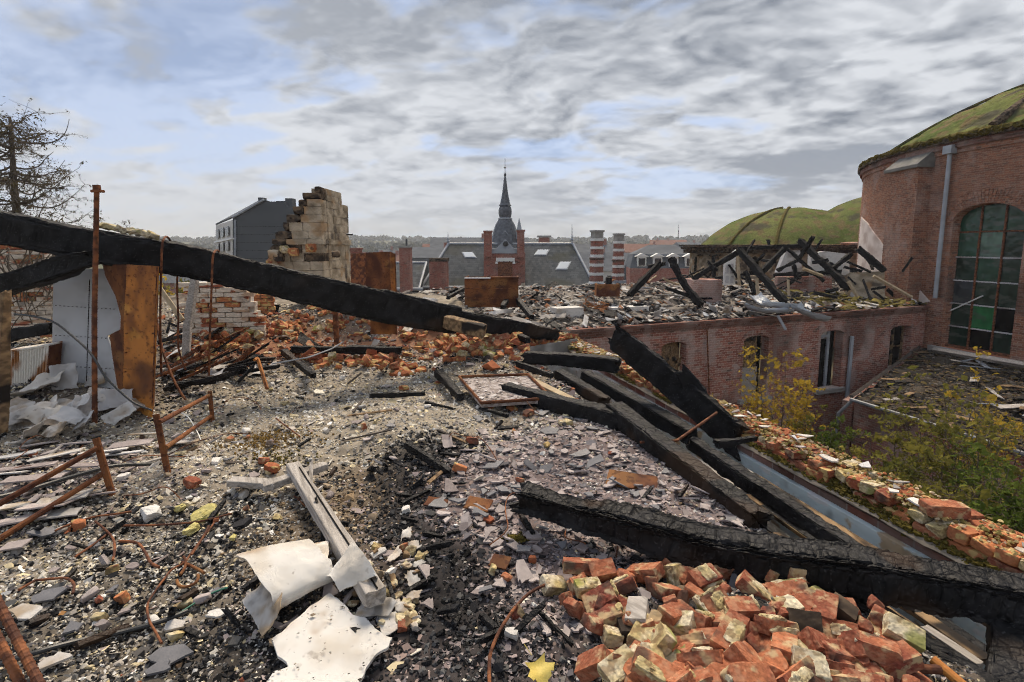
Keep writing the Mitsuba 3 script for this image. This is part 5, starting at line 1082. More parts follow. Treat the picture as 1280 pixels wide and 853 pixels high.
# leaning wide plank and its shard
q = [P(770, 422, 5.25), P(850, 489, 4.8), P(922, 549, 4.35)]
tv = timber(q, [.06, .08, .09], [.23, .29, .31], 9, .016, 56, .012, .028, .16, .05); add("charred_plank", tv, "m_char", None, "wide charred plank leaning against the parapet", "charred plank", smooth=45)
tv = timber([P(851, 462, 4.75), P(872, 492, 4.7), P(890, 516, 4.6)], [.05, .05, .04], [.12, .18, .06], 10, .02, 20, .006, .012, .08); add("charred_shard", tv, "m_char", None, "upright charred shard behind the leaning plank", "charred shard", smooth=45)
beamz("charred_log", [(895, 555, .06), (945, 548, .05)], [12, 10], "short charred stick at the foot of the leaning plank", 11, cat="charred log")
add("rust_rod", tube([PZ(800, 553, .05), PZ(846, 551, .07), P(896, 516, 4.3)], .011, 8), "m_rust_dark", None, "red rusty rod lying against the leaning plank", "rod")

# left: the great beam falling across the view
def beamY(nm, pts, thick, label, seed, ratio=1.0, seg=.03, k=40, cell=.06, crack=.010, rough=.024, ragged=.12, cat="charred beam"):
    q = [P(*a) for a in pts]; hh = [t * a[2] / F * .96 for t, a in zip(np.broadcast_to(thick, (len(pts),)), pts)]
    return add(nm, timber(q, [x * ratio for x in hh], hh, seed, seg, k, crack, rough, ragged, cell), "m_char", None, label, cat, smooth=45)
beamY("charred_beam", [(-70, 272, 5.0), (0, 284, 5.1), (125, 308, 5.2), (200, 320, 5.3), (320, 346, 5.6), (400, 365, 5.9), (480, 383, 6.3), (565, 400, 6.9)], [38, 41, 41, 41, 38, 40, 42, 36], "great charred roof beam falling from upper left to the middle", 21, 1.0, seg=.018, k=60)
beamY("charred_beam", [(550, 396, 6.95), (694, 419, 8.4)], [26, 16], "tapering charred beam continuing the great beam to the right", 54, 1.0, seg=.025, k=36)
beamY("charred_beam", [(-40, 372, 4.9), (40, 347, 4.85), (88, 331, 4.8), (114, 324, 4.8)], [24, 26, 26, 20], "charred beam end just below the great beam at left", 22)
beamY("charred_log", [(-20, 424, 6.2), (66, 410, 6.2)], [16, 15], "charred log behind the radiator at left", 23, cat="charred log")
for i, (a_, b_, th, z, lb) in enumerate((((365, 437), (502, 438), 13, .14, "long charred log lying along the orange brick heap"), ((548, 466), (576, 497), 14, .06, "charred log end standing out of the pale ash"), ((462, 495), (531, 492), 7, .03, "thin charred stick on the pale ash"),
                              ((532, 503), (566, 511), 7, .02, "small charred stick beside the log end"), ((508, 556), (562, 590), 13, .05, "charred log where the charcoal streak begins"), ((650, 642), (667, 668), 9, .03, "small charred lump beside the big beam's end"), ((672, 762), (716, 806), 12, .04, "charred stick left of the brick heap"),
                              ((355, 440), (392, 470), 10, .10, "charred stick end at left of the brick heap in the middle"), ((600, 510), (635, 520), 8, .03, "charred piece under the rusty hatch"), ((648, 455), (690, 470), 9, .10, "short charred piece near the cross beam"), ((700, 706), (760, 720), 8, .03, "charred splinter under the big beam"),
                              ((560, 372), (600, 350), 5, .4, "charred stick leaning against the great beam's end"), ((612, 410), (660, 425), 10, .25, "charred piece below the great beam's broken end"), ((645, 372), (665, 397), 8, .3, "charred stub by the rusty tank"), ((628, 384), (640, 366), 7, .3, "charred stub leaning on the rusty tank"))):
    beamz("charred_log", [(*a_, z), (*b_, z)], [th, th * .9], lb, 30 + i, cat="charred log", seg=.02, k=26, cell=.04)
bar3("broken_timber", P(557, 402, 6.55), P(606, 414, 6.45), .2, .17, "m_wood_brown", "broken pale timber end below the great charred beam", "timber", 3)
r = np.random.default_rng(31)
for i in range(9):
    s_ = i / 9; q = P(128 + s_ * 72, 284 + s_ * 14, 5.22); add("mortar_lump", move(chunk((.10, .09, .05), 640 + i, 2, 5, .01), q + [0, 0, .015], rand_rot(r, .3)), "m_mortar", None, "yellowish mortar lump on top of the great charred beam", "mortar lump", "mortar on the great beam", smooth=35)
for j, (px, y0, y1, Y) in enumerate(((205, 296, 352, 5.18), (268, 313, 372, 5.3))):
    a, b2 = P(px - 3, y1, Y - .12), P(px + 3, y0 + 3, Y)
    pts = smooth_path([P(px + 8, y0 + 5, Y + .28), P(px + 3, y0, Y + .1), P(px - 1, y0 + 4, Y - .13), P(px - 3, (y0 + y1) / 2, Y - .16), P(px - 4, y1, Y - .15), P(px - 3 - j * 4, 470, Y - .05)], 40)
    add("hanging_wire", tube(pts, .011, 6), "m_rust_dark", None, ("rusty wire looped over the great beam, left of two", "rusty wire looped over the great beam, right of two")[j], "wire")
add("hanging_wire", tube(wiggle(P(222, 340, 5.6), P(232, 462, 5.7), 14, .03, 5), .010, 6), "m_rust_dark", None, "rusty wire hanging between the rust column and the old brick wall", "wire")
# ------------------------------------------------------------------ left side
k = thing("rusty_pole", "tall thin rusty pole with a small crosspiece, standing at left", "pole")
b_ = on_floor(117, 528); Yp = b_[1]
add("post", tube([b_ - [0, 0, .1], P(118, 400, Yp), P(121, 234, Yp + .02)], [.022, .021, .020], 10), "m_rust_dark", k)
add("crosspiece", tube([P(114, 239, Yp), P(130, 239.5, Yp)], .012, 8), "m_rust_dark", k); add("flange", move(box(.05, .03, .06), P(121, 236, Yp)), "m_rust_dark", k)
# folded rusty column
k = thing("rust_column", "tall folded sheet of bright orange rusted steel at left", "column")
Yc = 4.75
v, f = plate([P(158, 331, Yc + .15), P(197, 333, Yc), P(190, 522, Yc), P(152, 510, Yc + .15)], .012, .12)
v = v + (.05 * n3(v, 2.2, 3) + .02 * n3(v, 7, 5))[:, None] * np.array([0, 1, 0])
for i in range(7):
    for x0 in (160 - i * .7, 194 - i * .9): add("rivet", move(box(.012, .02, .012), P(x0, 345 + i * 24, Yc + (.13 if x0 < 180 else .0) - .02)), "m_rust_dark", k)
add("front_face", (v, f), "m_rust_lit", k)
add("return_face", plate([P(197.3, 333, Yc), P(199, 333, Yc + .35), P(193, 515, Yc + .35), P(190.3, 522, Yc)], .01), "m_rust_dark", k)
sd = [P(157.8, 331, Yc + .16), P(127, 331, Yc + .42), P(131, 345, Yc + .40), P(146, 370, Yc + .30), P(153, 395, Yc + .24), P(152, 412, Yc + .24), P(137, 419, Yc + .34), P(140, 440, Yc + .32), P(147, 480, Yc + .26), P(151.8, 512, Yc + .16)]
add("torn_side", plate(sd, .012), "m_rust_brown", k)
k = thing("leaning_sheet", "pale grey perforated sheet leaning beside the rust column", "panel")
Ya = 5.15
pts = [P(68, 340, Ya + .15), P(90, 336, Ya + .15), P(135, 336, Ya + .12), P(141, 350, Ya + .1), P(148, 372, Ya + .08), P(152, 400, Ya + .05), P(150, 412, Ya + .04), P(134, 420, Ya + .04), P(140, 440, Ya), P(145, 470, Ya - .02), P(151, 520, Ya - .05), P(60, 520, Ya - .05), P(63, 460, Ya)]
add("sheet", plate(pts, .015), "m_panel_white", k)
for i, y in enumerate((384, 421, 459)):                  # rows of holes
    for j in range(15):
        x = 70 + j * 5.2
        if x < 66 + (i + 1) * 0 or x > (148, 136, 143)[i]: continue
        a = P(x, y + .06 * (x - 100), Ya - .02 + .15 * (460 - y) / 120 - .03); add("perforation", move(box(.011, .010, .006), a), "m_dark", k)
add("seam", tube([P(112, 350, Ya + .03), P(108, 480, Ya - .06)], .004, 5), "m_dark", k)
k = thing("radiator", "white ribbed radiator with rusty top edge at far left", "radiator")
Yr2 = 5.0; a0, a1, b0, b1 = P(8, 440, Yr2 + .1), P(63, 432, Yr2 + .02), P(10, 520, Yr2), P(56, 512, Yr2 - .05)
nr = 66; u = np.linspace(0, 1, nr); w = np.linspace(0, 1, 6); U, Wv = np.meshgrid(u, w, indexing="ij")
pp = (a0 * (1 - U[..., None]) + a1 * U[..., None]) * (1 - Wv[..., None]) + (b0 * (1 - U[..., None]) + b1 * U[..., None]) * Wv[..., None]
pp[..., 1] -= .018 * (np.abs(((U * 16) % 1) - .5) < .27); fq = quads(nr, 6); N = nr * 6
add("front_panel", (pp.reshape(-1, 3), fq), "m_radiator", k); add("back_panel", plate([a0 + [0, .11, 0], a1 + [0, .11, 0], b1 + [0, .11, 0], b0 + [0, .11, 0]], .02), "m_radiator", k)
add("top_grille", plate([a0 + [0, -.02, .012], a1 + [0, -.02, .012], a1 + [0, .14, .02], a0 + [0, .14, .02]], .015), "m_radiator", k); add("side_cover", plate([a1 + [.006, -.01, 0], a1 + [.006, .13, 0], b1 + [.006, .13, 0], b1 + [.006, -.01, 0]], .01), "m_rust_brown", k)
add("scorched_post", timber([P(2, 365, 4.2), P(0, 455, 4.1), P(0, 540, 4.05)], .1, .1, 4, .03, 16, .002, .004, .05), "m_wood_brown", None, "scorched yellow-brown post at the left edge", "post", smooth=40)
# brick walls: loose old walls built brick by brick
def old_wall(key_label, p_left, p_right, z0, courses, keep, m, seed, L=.22, h=.068, dep=.11, cat="wall", core=True):
    k = thing("old_brick_wall", key_label, cat); rr = np.random.default_rng(seed); a, b2 = np.array(p_left[:2]), np.array(p_right[:2]); d = b2 - a; W = np.linalg.norm(d); d = d / W; R = rotz(math.atan2(d[1], d[0]))
    for c in range(courses):
        x = -L * .5 * (c % 2); z = z0 + (c + .5) * (h + .008)
        while x < W:
            l = min(L, W - x) - .01; xc = x + l / 2
            if l > .04 and x >= -L * .51 and keep(xc / W, c / courses, rr):
                q = np.array([a[0] + d[0] * xc, a[1] + d[1] * xc, z]); n0 = chunk((l, dep, h), seed * 1000 + c * 60 + int(x * 10), 1, 2, .004, .12, .85)
                add("brick", move(n0, q + np.array([rr.normal(0, .003), rr.normal(0, .008), rr.normal(0, .002)]), R @ rotz(rr.normal(0, .02))), m if rr.random() < .85 else "m_brick_orange", k, smooth=35)
            x += L
    if core:
        nn = np.array([-d[1], d[0]]); nn = nn if nn[1] > 0 else -nn
        cs = []
        for c in range(courses):
            xs = [t for t in np.linspace(.04, .96, 24) if keep(t, c / courses, np.random.default_rng(1))]
            if not xs: continue
            x0, x1 = min(xs) * W + .03, max(xs) * W - .03; mid = a + d * (x0 + x1) / 2 + nn * .10
            cs.append(move(box(max(.05, x1 - x0), .16, h + .009), (mid[0], mid[1], z0 + (c + .5) * (h + .008)), R))
        v, f = cat_mesh(*cs); v = v + .008 * rr.normal(0, 1, v.shape) * 0; add("mortar_core", (v, f), "m_mortar" if m != "m_brick_white" else "m_plaster", k)
    return k
zf = 7.6
old_wall("whitewashed old brick wall stub left of the orange brick heap", P(236, 425, zf), P(334, 425, zf + .2), .0, 14, lambda u, c, r_: u < 1.0 - .55 * max(0, (.42 - c)) * 0 - .42 * max(0, c - .35) ** .8 * .9 + r_.normal(0, .03) and c < 1.0 - .3 * max(0, u - .3), "m_brick_white", 3)
old_wall("pale sooty brick wall behind the radiator at far left", P(-40, 430, 8.2), P(78, 425, 8.4), .1, 24, lambda u, c, r_: u < 1.02 - .12 * c + r_.normal(0, .02), "m_brick_white", 4)
old_wall("small orange brick wall stub just left of the block stack", P(302, 400, 9.0), P(346, 400, 9.2), .3, 7, lambda u, c, r_: c < .5 + .5 * u + r_.normal(0, .06), "m_brick_orange", 5)
# ruined block stack
k = thing("block_stack", "tall broken stack of pale stone blocks, stepped on its left side", "ruin")
Yt = 11.6; pxm = F / Yt
def xr(px): return (px - CX) / F * Yt
xc = xr(400); xR = xc
prof = [(350, 333), (338, 334), (327, 335), (317, 338), (306, 341), (299, 344), (289, 354), (278, 358), (268, 366), (258, 373), (249, 378), (241, 393), (233, 402)]
rr = np.random.default_rng(6)
x_right = P(402.5, 300, Yt)[0]
zc_ = [P(400, y, Yt)[2] for y, _ in prof]
depth = 1.95
ZB = -.2; course_z = [ZB]; 
allp = [(372, 333), (361, 333)] + prof
for i in range(len(allp) - 1):
    y0, xl = allp[i]; y1, _ = allp[i + 1]; z0, z1 = P(400, y0, Yt)[2], P(400, y1, Yt)[2]; hgt = z1 - z0; xL = P(xl, y0, Yt)[0]
    big = i == 6
    xrr = x_right + (.05 if big else 0); x = xrr; j = 0
    dark = (i < 6 and i >= 4)
    while x > xL + .08:
        l = min((.42, .30, .38, .46)[(i * 3 + j) % 4], x - xL); last = x - l <= xL + .08
        c = chunk((l - .006, .40, hgt - .004), 8000 + i * 20 + j, 2, 5 if last else 2, .009, .07, .72 if last else .94, 9)
        add("stone_block", move(c, (x - l / 2, Yt + .2 - (.05 if big else 0) + rr.normal(0, .006), (z0 + z1) / 2)), "m_stone_dark" if (last and i > 2) or (dark and rr.random() < .5) else "m_stone", k, smooth=35)
        x -= l; j += 1
    y_ = Yt + .42; j = 0
    top_cut = depth if i < 12 else depth - .5
    while y_ < Yt + top_cut:
        l = min((.38, .46, .34)[(i + j) % 3], Yt + top_cut - y_)
        if l > .08: add("stone_block", move(chunk((.34, l - .006, hgt - .004), 9000 + i * 20 + j, 2, 2, .006, .06, .95, 9), (xrr - .17 + rr.normal(0, .006), y_ + l / 2, (z0 + z1) / 2)), "m_stone", k, smooth=35)
        y_ += l; j += 1
    cw = max(.1, xrr - .10 - (xL + .30)); add("rubble_core", box(cw, depth - .5, hgt, (xrr - .10 - cw / 2, Yt + .3 + (depth - .5) / 2, (z0 + z1) / 2)), "m_stone_dark", k)
add("iron_hook", tube([P(433, 293.5, Yt + .9), P(441, 293.5, Yt + .9)], .018, 6), "m_cable", k)
for px, py, s_, m in ((356, 312, .2, "m_mortar"), (367, 315, .2, "m_brick_orange"), (389, 310, .2, "m_brick_orange"), (343, 318, .22, "m_stone"), (349, 322, .2, "m_stone_dark"), (420, 318, .16, "m_stone_dark")): add("broken_stone", move(chunk((s_, s_ * .8, s_ * .9), int(px), 2, 6, .014), P(px, py, Yt - .06)), m, k, smooth=35)
for i in range(22):
    px, py = rr.uniform(318, 345), 0; py = 350 - (px - 318) * 1.1 + rr.uniform(0, 14); add("fallen_stone", move(chunk(rr.uniform(.12, .28, 3), 550 + i, 2, 6, .014), P(px, py, Yt - .2 + rr.random() * .4), rand_rot(rr, .4)), ["m_stone_dark", "m_brick_orange", "m_stone"][i % 3], None, "fallen sooty stone heaped against the left foot of the block stack", "stone", "fallen stones by the block stack", smooth=35)
# rusty panels behind the great beam
k = thing("rust_cabinet", "tall rusty steel cabinet panels right of the block stack", "cabinet")
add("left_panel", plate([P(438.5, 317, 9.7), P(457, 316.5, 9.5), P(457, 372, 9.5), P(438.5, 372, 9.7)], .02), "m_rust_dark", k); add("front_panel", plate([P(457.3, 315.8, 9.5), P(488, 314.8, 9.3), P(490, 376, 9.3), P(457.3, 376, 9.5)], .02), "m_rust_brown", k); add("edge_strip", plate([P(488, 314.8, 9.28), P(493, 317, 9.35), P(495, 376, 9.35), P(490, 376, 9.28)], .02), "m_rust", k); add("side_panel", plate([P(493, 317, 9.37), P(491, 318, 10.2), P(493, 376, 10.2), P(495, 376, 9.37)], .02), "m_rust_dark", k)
k = thing("rust_bracket", "small rusty steel plate under the great charred beam", "bracket"); add("plate", plate([P(463, 397, 6.6), P(495, 396, 6.6), P(496, 418, 6.6), P(463, 418, 6.6)], .02), "m_rust", k); add("flange", plate([P(495.5, 396, 6.6), P(496, 397, 6.95), P(497, 418, 6.95), P(496.5, 418, 6.6)], .02), "m_rust_dark", k)
k = thing("rust_post", "short rusty post under the great beam, left of the small plate", "post"); add("post", box(.06, .06, .55, tuple(P(420, 406, 7.0))), "m_rust_dark", k)
# bent tube frame
k = thing("rusty_railing", "bent rusty tube railing collapsed over white boards at left", "railing")
fp = lambda px, py, Y: P(px, py, Y)
A0, A1 = on_floor(142, 619), None; Yb = A0[1]
A1 = fp(120, 548, Yb + .05); B0 = on_floor(211, 592); B1 = fp(195, 518, B0[1] + .05); C0 = on_floor(266, 528); C1 = fp(262, 489, C0[1])
def tb(nm, pts, rad, m="m_rust_brown"): add(nm, tube(pts, rad, 10), m, k)
tb("post", [A0 - [0, 0, .05], A1], .021); tb("post", [B0 - [0, 0, .05], B1], .021); tb("post", [C0 - [0, 0, .05], C1], .019)
tb("rail", [fp(-20, 641, 2.7), fp(122, 560, Yb + .02)], .017); tb("rail", [fp(-20, 686, 2.55), fp(129, 592, Yb + .02)], .017); tb("rail", [fp(-20, 716, 2.5), fp(60, 668, 2.8), fp(104, 636, 3.0)], .020)
tb("rail", [fp(199, 528, B0[1] + .02), fp(262, 494, C0[1])], .017); tb("rail", [fp(207, 560, B0[1] + .02), fp(264, 520, C0[1])], .017)
add("dark_pipe", tube(smooth_path([P(-20, 626, 2.75), P(60, 605, 3.05), P(125, 586, 3.28), P(190, 580, 3.55), P(250, 576, 3.75)], 24), .013, 10), "m_cable", None, "thin dark pipe lying across the rusty railing", "pipe")
add("frame_sheet", plate([PZ(-20, 620, .05), PZ(60, 597, .05), PZ(150, 585, .05), PZ(205, 578, .05), PZ(206, 583, .0), PZ(120, 596, 0), PZ(-20, 640, 0)], .02), "m_rust_dark", None, "dark rusted flat bar on the ground under the railing", "flat bar")
# white boards under the frame, as separate sheets
r = np.random.default_rng(71)
spots = [(30, 590, .36, .10), (70, 575, .34, .10), (45, 605, .34, .11), (20, 575, .28, .10), (100, 590, .26, .08), (130, 570, .30, .11), (165, 562, .30, .13), (150, 575, .30, .09), (215, 560, .22, .12), (235, 558, .16, .10), (60, 640, .26, .14), (85, 630, .24, .12), (30, 655, .24, .12), (110, 622, .16, .06), (20, 690, .12, .08), (5, 600, .26, .12), (95, 560, .24, .07), (180, 550, .22, .08), (50, 560, .26, .09), (75, 650, .2, .1), (125, 625, .18, .05), (12, 640, .2, .1)]
for i, (px, py, L, Wd) in enumerate(spots):
    p = on_floor(px, py) + [0, 0, .035 + .02 * r.random()]
    c = sheet((-L / 2, -Wd / 2, 0), (L, 0, 0), (0, Wd, 0), 12, 6, .008, 5, None, .008, 40 + i, .06)
    add("broken_sheet", move(c, p, rotz(.30 + r.normal(0, .22)) @ rotx(r.normal(-.12, .10)) @ roty(r.normal(0, .08))), ["m_shard", "m_paper_dirty", "m_shard", "m_board_white"][i % 4], None, "pale broken fibre sheet lying under the rusty railing", "broken sheet", "broken sheets under the railing", smooth=40)
# crumpled papers at the foot of the panel
spots = [(45, 492, .30, .2, .5), (82, 486, .18, .16, .9), (30, 512, .32, .2, .2), (60, 505, .26, .16, .3), (95, 505, .22, .14, .4), (120, 486, .16, .12, .6), (130, 500, .22, .1, .7), (145, 512, .2, .14, .5), (75, 520, .28, .12, .2), (50, 525, .24, .12, .3), (110, 520, .2, .12, .3), (20, 528, .22, .14, .2), (150, 530, .2, .1, .2), (88, 535, .2, .1, .15), (172, 520, .14, .1, .4), (40, 545, .26, .1, .1), (100, 545, .22, .1, .1), (65, 545, .2, .1, .2)]
for i, (px, py, L, Wd, tl) in enumerate(spots):
    p = on_floor(px, py) + [0, 0, .07 + .08 * tl]
    L, Wd = L * 1.25, Wd * 1.6
    c = sheet((-L / 2, -Wd / 2, 0), (L, 0, 0), (0, Wd, 0), 18, 14, .09, 5, None, .006, 140 + i, .10)
    add("crumpled_sheet", move(c, p, rotz(r.normal(.2, .5)) @ rotx(r.normal(.25 + tl * .8, .25)) @ roty(r.normal(0, .35))), ["m_paper", "m_board_white", "m_paper_dirty"][i % 3], None, "crumpled pale plaster sheet heaped at the foot of the white panel", "crumpled sheet", "crumpled sheets below the white panel", smooth=40)
# wires at left
add("loose_cable", tube(smooth_path([P(18, 393, 4.6), P(60, 400, 4.5), P(95, 424, 4.4), P(115, 444, 4.35), P(135, 475, 4.3), P(165, 502, 4.3), P(190, 513, 4.35)], 40), .009, 7), "m_cable", None, "thin dark cable curving across the white panel and rusty pole", "cable")
add("bent_rod", tube(smooth_path([P(196, 400, 5.3), P(215, 470, 5.0), P(232, 500, 4.9)], 16), .012, 6), "m_rust_dark", None, "bent rusty rod beside the rust column", "rod")
add("leaning_lath", tube([P(198, 358, 6.4), P(228, 400, 6.2)], .035, 4), "m_wood_pale", None, "pale lath leaning right of the rust column", "lath"); add("leaning_post", timber([P(243, 350, 6.8), P(236, 400, 6.6), P(232, 470, 6.3)], .09, .09, 5, .04, 14, .003, .006, .05), "m_wood_grey", None, "grey post leaning at the left of the old brick wall", "post", smooth=40)
# dark clutter right of the rust column
r = np.random.default_rng(91)
for i in range(46):
    px, py = r.uniform(196, 300), r.uniform(405, 492); p = on_floor(px, py); ln = r.uniform(.25, .8); a = r.normal(.1, .9)
    q1 = p + [ln * math.cos(a), .4 * ln * math.sin(a), r.uniform(-.05, .35)]
    t = timber([p + [0, 0, .08], q1 + [0, 0, .08]], r.uniform(.03, .09), r.uniform(.02, .06), i, .05, 10, .004, .008, .05)
    add("charred_lath", t, "m_char" if i % 4 else "m_rust_dark", None, "charred lath in the dark clutter right of the rust column", "lath", "charred laths beside the rust column", smooth=45)
for i in range(34):
    px, py = r.uniform(200, 330), r.uniform(415, 480); p = on_floor(px, py) + [0, 0, .08]; L = r.uniform(.15, .4)
    add("crumpled_rag", move(sheet((-L / 2, -L / 4, 0), (L, 0, 0), (0, L / 2, 0), 12, 8, .06, 5, None, .006, 800 + i, .08), p, rand_rot(r, .4)), ["m_paper_dirty", "m_board_white", "m_char", "m_paper_dirty"][i % 4], None, "torn dirty sheet in the clutter around the old brick wall", "torn sheet", "torn sheets around the old brick wall", smooth=40)
for i in range(50):                              # white debris behind the great beam
    px, py = r.uniform(335, 580), r.uniform(382, 412); p = on_floor(px, py, .3) + [0, 0, .05]; L = r.uniform(.2, .6)
    add("plaster_sheet", move(sheet((-L / 2, -L / 4, 0), (L, 0, 0), (0, L / 2, 0), 8, 6, .05, 4, None, .012, 900 + i, .08), p, rand_rot(r, .35)), ["m_board_white", "m_paper_dirty", "m_plaster", "m_char"][i % 4], None, "broken plaster sheet behind the great charred beam", "plaster sheet", "plaster sheets behind the great beam", smooth=40)
add("bent_bracket", cat_mesh(tube([PZ(322, 448, .3), PZ(334, 486, .04)], .02, 4), tube([PZ(322, 448, .3), PZ(318, 450, .3)], .02, 4)), "m_rust", None, "bent rusty angle iron at the left of the ash field", "angle iron")
add("pale_cable", tube(smooth_path([PZ(340, 455, .25), PZ(380, 448, .3), PZ(410, 438, .3), PZ(428, 428, .35)], 20), .008, 6), "m_zinc", None, "pale cable drooping over the long charred log", "cable")
# ------------------------------------------------------------------ brick heaps
def brick_at(px, py, z, size, yaw, tilt, m, label, group, seed, n=3, mortar=0, cuts=3, lo=.74, cat="brick"):
    r = np.random.default_rng(seed); p = on_floor(px, py, z) if z is None else PZ(px, py, z * .78 - .005)
    size = np.array(size) * .76
    if "red" in label or "brown" in label: size = np.array([max(.115, size[0] * 1.1), .082, .056])
    R = rotz(yaw + r.normal(0, .3)) @ rotx(tilt[0] * .45 - .12 + r.normal(0, .34)) @ roty(tilt[1] + r.normal(0, .34)); p = p + [0, 0, r.normal(0, .022)]; c = chunk(size, seed, n, cuts - 1, .0045, .12, lo + .13)
    k = add("brick", move(c, p, R), m, None, label, cat, group, smooth=35)
    for j in range(mortar):
        ax = r.integers(3); sg = 1 if r.random() < .6 else -1; off = np.zeros(3); off[ax] = sg * size[ax] * .48
        ms = np.array(size) * r.uniform(.45, .9, 3); ms[ax] = .022
        off2 = off + np.array([0 if q == ax else r.normal(0, size[q] * .12) for q in range(3)])
        add("mortar", move(chunk(ms, seed * 7 + j, n, 7, .011, .5, .5, 45), p + R @ off2, R), "m_mortar", k, smooth=35)
    return k
B = (.215, .105, .068)
front = [(727, 708, .09, B, .05, (.35, .05), "red", 0), (776, 729, .11, (.17, .11, .08), -.35, (.5, .1), "brown", 1), (742, 829, .10, (.15, .11, .10), -.35, (1.0, .1), "red", 0), (735, 737, .10, (.13, .11, .09), .4, (.3, .3), "mortar", 1),
         (759, 772, .13, (.14, .10, .09), .5, (.4, -.2), "red", 2), (797, 768, .16, (.18, .09, .05), .75, (.5, -.3), "stone", 0), (788, 802, .12, (.15, .10, .09), .8, (.3, .2), "red", 1), (812, 832, .13, (.10, .13, .15), .1, (.2, .1), "mortar", 1), (850, 836, .13, (.10, .13, .16), -.1, (.25, .05), "mortar", 1),
         (856, 802, .17, (.21, .10, .07), .45, (.6, -.25), "red", 2), (845, 764, .17, (.17, .10, .08), .5, (.5, -.2), "red", 2), (880, 728, .13, (.16, .10, .08), .3, (.4, -.1), "brown", 2), (834, 742, .13, (.09, .08, .06), .3, (.3, 0), "red", 0), (893, 757, .17, (.14, .10, .09), .6, (.7, -.2), "red", 2),
         (912, 800, .20, (.21, .14, .09), 1.0, (.8, -.2), "red", 1), (926, 768, .18, (.13, .09, .08), -.2, (.3, .3), "brown", 2), (858, 782, .15, (.12, .10, .09), .2, (.3, .1), "mortar", 1), (945, 745, .14, (.20, .10, .07), -.3, (.5, .1), "brown", 2), (985, 748, .12, (.20, .10, .07), -.4, (.5, .1), "red", 1),
         (970, 788, .18, (.17, .12, .10), -.1, (.7, .1), "red", 1), (1023, 806, .18, (.11, .10, .085), -.3, (.2, .1), "red", 1), (1000, 815, .17, (.13, .12, .10), .2, (.3, .2), "mortar", 0), (1046, 793, .15, (.17, .12, .09), -.5, (.5, .1), "brown", 1), (1072, 817, .15, (.15, .11, .09), -.3, (.3, .2), "red", 1),
         (1042, 838, .17, (.15, .11, .09), .15, (.4, .1), "red", 1), (1094, 800, .10, (.18, .11, .08), -.6, (.5, .1), "brown", 1), (960, 832, .20, (.16, .11, .09), -.35, (.7, .2), "red", 1), (905, 843, .20, (.16, .11, .08), .5, (.6, .1), "red", 0), (1078, 846, .15, (.17, .11, .08), -.2, (.4, .1), "brown", 1), (1118, 838, .12, (.18, .11, .07), -.15, (.3, .1), "red", 1),
         (930, 825, .22, (.15, .10, .08), .1, (.5, .2), "brown", 1), (1010, 840, .19, (.14, .11, .09), -.5, (.4, .1), "mortar", 1), (985, 765, .15, (.12, .10, .08), .3, (.4, .1), "mortar", 0), (1005, 785, .15, (.10, .09, .08), 0, (.5, .2), "dark", 0), (820, 775, .14, (.12, .09, .07), -.4, (.3, .2), "mortar", 0), (880, 778, .16, (.13, .09, .08), .9, (.4, .1), "brown", 1),
         (782, 851, .10, (.13, .12, .05), .05, (.2, .0), "mortar", 0), (1130, 852, .10, (.18, .11, .08), .0, (.3, .1), "red", 0), (692, 720, .04, (.05, .045, .04), .3, (.2, .2), "mortar", 0), (765, 800, .10, (.09, .08, .07), .3, (.2, .2), "mortar", 0), (1000, 855, .2, (.2, .11, .08), .3, (.4, .1), "red", 1), (860, 860, .16, (.2, .11, .08), -.3, (.4, .1), "red", 1), (935, 862, .2, (.2, .11, .08), .1, (.4, .1), "red", 1)]
tone = {"red": "m_brick_rubble", "brown": "m_brick_rubble", "mortar": "m_mortar", "stone": "m_wood_grey", "dark": "m_stone_dark"}
lbl = {0: "whole red brick at the top left of the front brick heap", 2: "red brick face up at the lower left corner of the front heap", 5: "grey-brown stone slab sticking out of the front brick heap", 8: "mortar-covered yellow brick standing in the middle of the front heap's lower edge", 14: "large red brick tilted face up in the middle of the front heap", 20: "small cubic red half brick at the right of the front heap", 38: "small yellow mortar piece left of the whole red brick", 1: "shattered brown brick just below the whole red brick", 3: "white mortared brick under the whole red brick", 33: "blackened brick among the red ones of the front heap"}
word = {"red": "red", "brown": "brownish orange", "mortar": "mortar-caked yellowish", "stone": "grey", "dark": "sooty"}
for i, (px, py, z, sz, yaw, tl, t, mo) in enumerate(front):
    brick_at(px, py, z, sz, yaw, tl, tone[t], lbl.get(i, f"{word[t]} broken brick in the front heap beside the huge beam"), None if i in lbl else f"{word[t]} bricks of the front heap", 300 + i, 4, mo + (1 if t in ("red", "brown") and i % 2 else 0), 4, .70)
r = np.random.default_rng(55)
extra = 0
for i in range(900):                              # more bricks between those singled out
    px, py = r.uniform(730, 1130), r.uniform(715, 865)
    if (py - 690) < max(abs(px - 880) - 130, 0) * .55 or py < 716 + .50 * max(0, px - 985) or (px < 770 and py > 760): continue
    if min(math.hypot(px - a[0], (py - a[1]) * 1.2) for a in front) < 19: continue
    t = ("red", "red", "brown", "mortar", "dark", "brown")[extra % 6]; z = .05 + .10 * min(1, (py - 705) / 60)
    brick_at(px, py, z, (r.uniform(.11, .215), .105, .07), r.uniform(-1, 1.2), (r.normal(.35, .4), r.normal(0, .3)), tone[t], f"{word[t]} broken brick in the front heap beside the huge beam", f"{word[t]} bricks of the front heap", 2300 + i, 4, 1 if extra % 2 else 0, 3, .72); front.append((px, py)); extra += 1
    if extra >= 40: break
small = []
